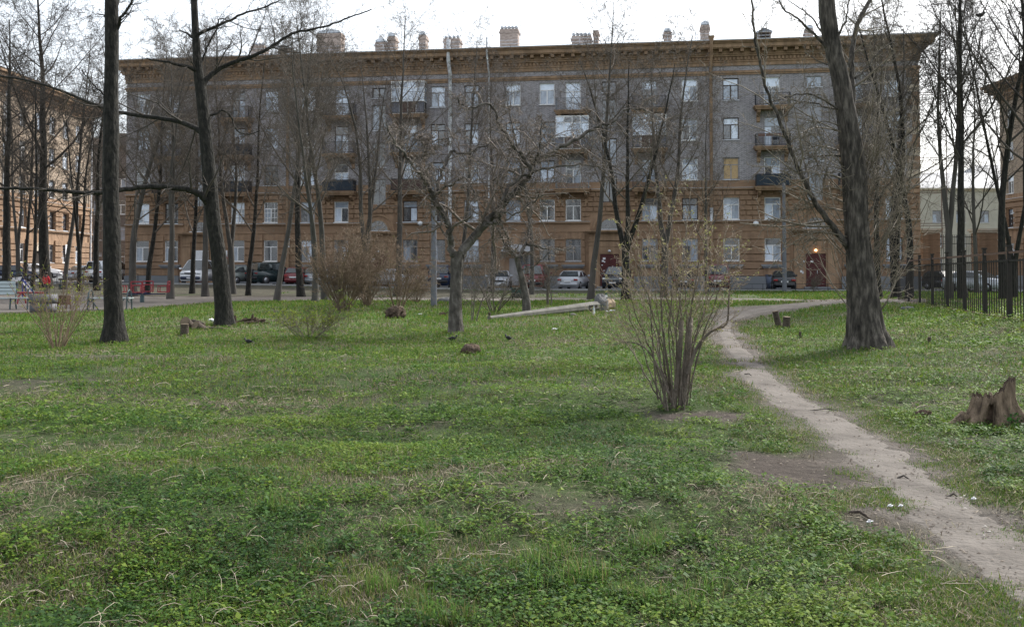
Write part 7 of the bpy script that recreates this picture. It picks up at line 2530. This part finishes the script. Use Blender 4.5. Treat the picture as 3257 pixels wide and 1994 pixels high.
# ------------------------------------------------------------------ birds
def bird(px, py, rz, label, s=1.0, loc=None):
    p = loc or gp(px, py)
    t = thing('bird', label, 'bird', p, rz, None)
    t.scale = (s, s, s)
    prof = [(-.11, .012), (-.085, .035), (-.03, .058), (.03, .056), (.07, .036), (.09, .016)]
    V, n = [], 10
    for i, (x, r) in enumerate(prof):
        zc = .10 + .02 * (x + .1) / .2
        for k in range(n):
            a = 6.283 * k / n
            V.append((x, r * .85 * math.cos(a), zc + r * math.sin(a)))
    # neck and head on the same surface
    for x, z, r in ((.095, .155, .030), (.105, .18, .034), (.128, .185, .026), (.14, .182, .008)):
        for k in range(n):
            a = 6.283 * k / n
            V.append((x + r * .35 * math.sin(a) * -.6, r * math.cos(a), z + r * math.sin(a)))
    m = len(V) // n
    Q = [(i * n + k, i * n + (k + 1) % n, (i + 1) * n + (k + 1) % n, (i + 1) * n + k) for i in range(m - 1) for k in range(n)]
    MB().add(V, Q, True).add(V[:n], [tuple(range(n))]).build('body', 'bird_black', t)
    MB().tube([(.135, 0, .182), (.175, 0, .174)], [.011, .002], 6).build('beak', 'bird_black', t)
    MB().add([(-.09, -.022, .115), (-.09, .022, .115), (-.19, .03, .085), (-.19, -.03, .085), (-.09, -.02, .105), (-.09, .02, .105), (-.19, .03, .08), (-.19, -.03, .08)], [(0, 1, 2, 3), (7, 6, 5, 4), (0, 4, 5, 1), (1, 5, 6, 2), (2, 6, 7, 3), (3, 7, 4, 0)]).build('tail', 'bird_black', t)
    for sy in (-1, 1):
        MB().add([(.05, sy * .045, .15), (.02, sy * .052, .10), (-.10, sy * .03, .10), (-.14, sy * .012, .12), (-.03, sy * .05, .155)], [(0, 1, 2, 3, 4), (4, 3, 2, 1, 0)]).build('wing', 'bird_black', t)
        MB().tube([(.0, sy * .018, .06), (.008, sy * .02, .03), (.0, sy * .02, 0)], .006, 5).tube([(-.01, sy * .02, .004), (.035, sy * .022, .004)], .004, 4).build('leg', 'bird_black', t)
bird(1440, 1088, .3, 'dark bird on the grass just below the gnarled trunk', .75)
bird(1617, 1086, 2.4, 'dark bird on the grass below the fallen post, right of the other bird', .75)
bird(790, 1097, 2.9, 'dark bird in the grass between the leaning tree and the leafing bush', .7)
pq = at(3118, 62, 41.5)
bird(0, 0, 0, 'dark bird perched high on a branch of the right hand trees', 1.5, loc=pq)

# ------------------------------------------------------------------ the child in red
def child():
    d = 57.0
    p = on_ground(147, d)
    t = thing('person', 'child in a red jacket and dark trousers standing seen from behind', 'person', p, R(80))
    t.scale = (1.02,) * 3
    # skinned body: joints (x forward, y left, z up)
    J = {'pel': (0, 0, .66, .10), 'waist': (0, 0, .78, .105), 'chest': (.01, 0, .95, .125), 'neck': (.02, 0, 1.07, .045), 'head': (.03, 0, 1.15, .075), 'top': (.03, 0, 1.27, .07),
         'lsh': (0, .13, 1.02, .055), 'lel': (.02, .19, .84, .042), 'lwr': (.10, .17, .70, .03), 'rsh': (0, -.13, 1.02, .055), 'rel': (.02, -.19, .84, .042), 'rwr': (.10, -.17, .70, .03),
         'lhip': (0, .07, .60, .075), 'lkn': (.03, .08, .34, .055), 'lan': (0, .085, .07, .04), 'lto': (.13, .09, .03, .03), 'rhip': (0, -.07, .60, .075), 'rkn': (.0, -.08, .34, .055), 'ran': (-.03, -.085, .07, .04), 'rto': (.10, -.09, .03, .03)}
    Ed = [('pel', 'waist'), ('waist', 'chest'), ('chest', 'neck'), ('neck', 'head'), ('head', 'top'), ('chest', 'lsh'), ('lsh', 'lel'), ('lel', 'lwr'), ('chest', 'rsh'), ('rsh', 'rel'), ('rel', 'rwr'),
          ('pel', 'lhip'), ('lhip', 'lkn'), ('lkn', 'lan'), ('lan', 'lto'), ('pel', 'rhip'), ('rhip', 'rkn'), ('rkn', 'ran'), ('ran', 'rto')]
    def skin(name, joints, edges, mat, infl=1.0, root='pel'):
        ks = list(joints)
        me = bpy.data.meshes.new(name)
        me.from_pydata([J[k][:3] for k in ks], [(ks.index(a), ks.index(b)) for a, b in edges], [])
        o = link(name, me, None, t)
        sk = o.modifiers.new('skin', 'SKIN'); sk.use_smooth_shade = True
        ss = o.modifiers.new('sub', 'SUBSURF'); ss.levels = 1; ss.render_levels = 2
        for i, k in enumerate(ks):
            r = J[k][3] * infl
            me.skin_vertices[0].data[i].radius = (r, r)
            me.skin_vertices[0].data[i].use_root = (k == root)
        me.materials.append(MATS[mat])
        return o
    skin('body', list(J), Ed, 'trousers')
    up = ['waist', 'chest', 'neck', 'lsh', 'lel', 'lwr', 'rsh', 'rel', 'rwr', 'pel']
    skin('jacket', up, [e for e in Ed if e[0] in up and e[1] in up], 'jacket_red', 1.2, 'waist')
    skin('head_skin', ['neck', 'head', 'top'], [('neck', 'head'), ('head', 'top')], 'skin', 1.03, 'neck')
    MB().lathe([(.02, -.09), (.09, -.05), (.105, .02), (.085, .085), (.02, .115)], 12, (.005, 0, 1.215)).build('hair', 'hair_dark', t)
    for s in (-1, 1):
        h_ = MB().tube([(.105, s * .168, .695), (.125, s * .165, .66), (.13, s * .163, .635)], [.026, .03, .018], 7)
        for k in range(4):
            yy = s * (.145 + .012 * k)
            h_.tube([(.135, yy, .64), (.142, yy, .61), (.136, yy, .588 + .004 * abs(k - 1))], [.008, .0075, .006], 5)
        h_.tube([(.118, s * .14, .665), (.135, s * .128, .64), (.142, s * .13, .622)], [.009, .008, .006], 5)
        h_.build('hand', 'skin', t)
        MB().tube([(.02 - (.03 if s < 0 else 0), s * .088, .035), (.15 - (.03 if s < 0 else 0), s * .092, .03)], [.05, .04], 8).build('shoe', 'tyre', t)
child()
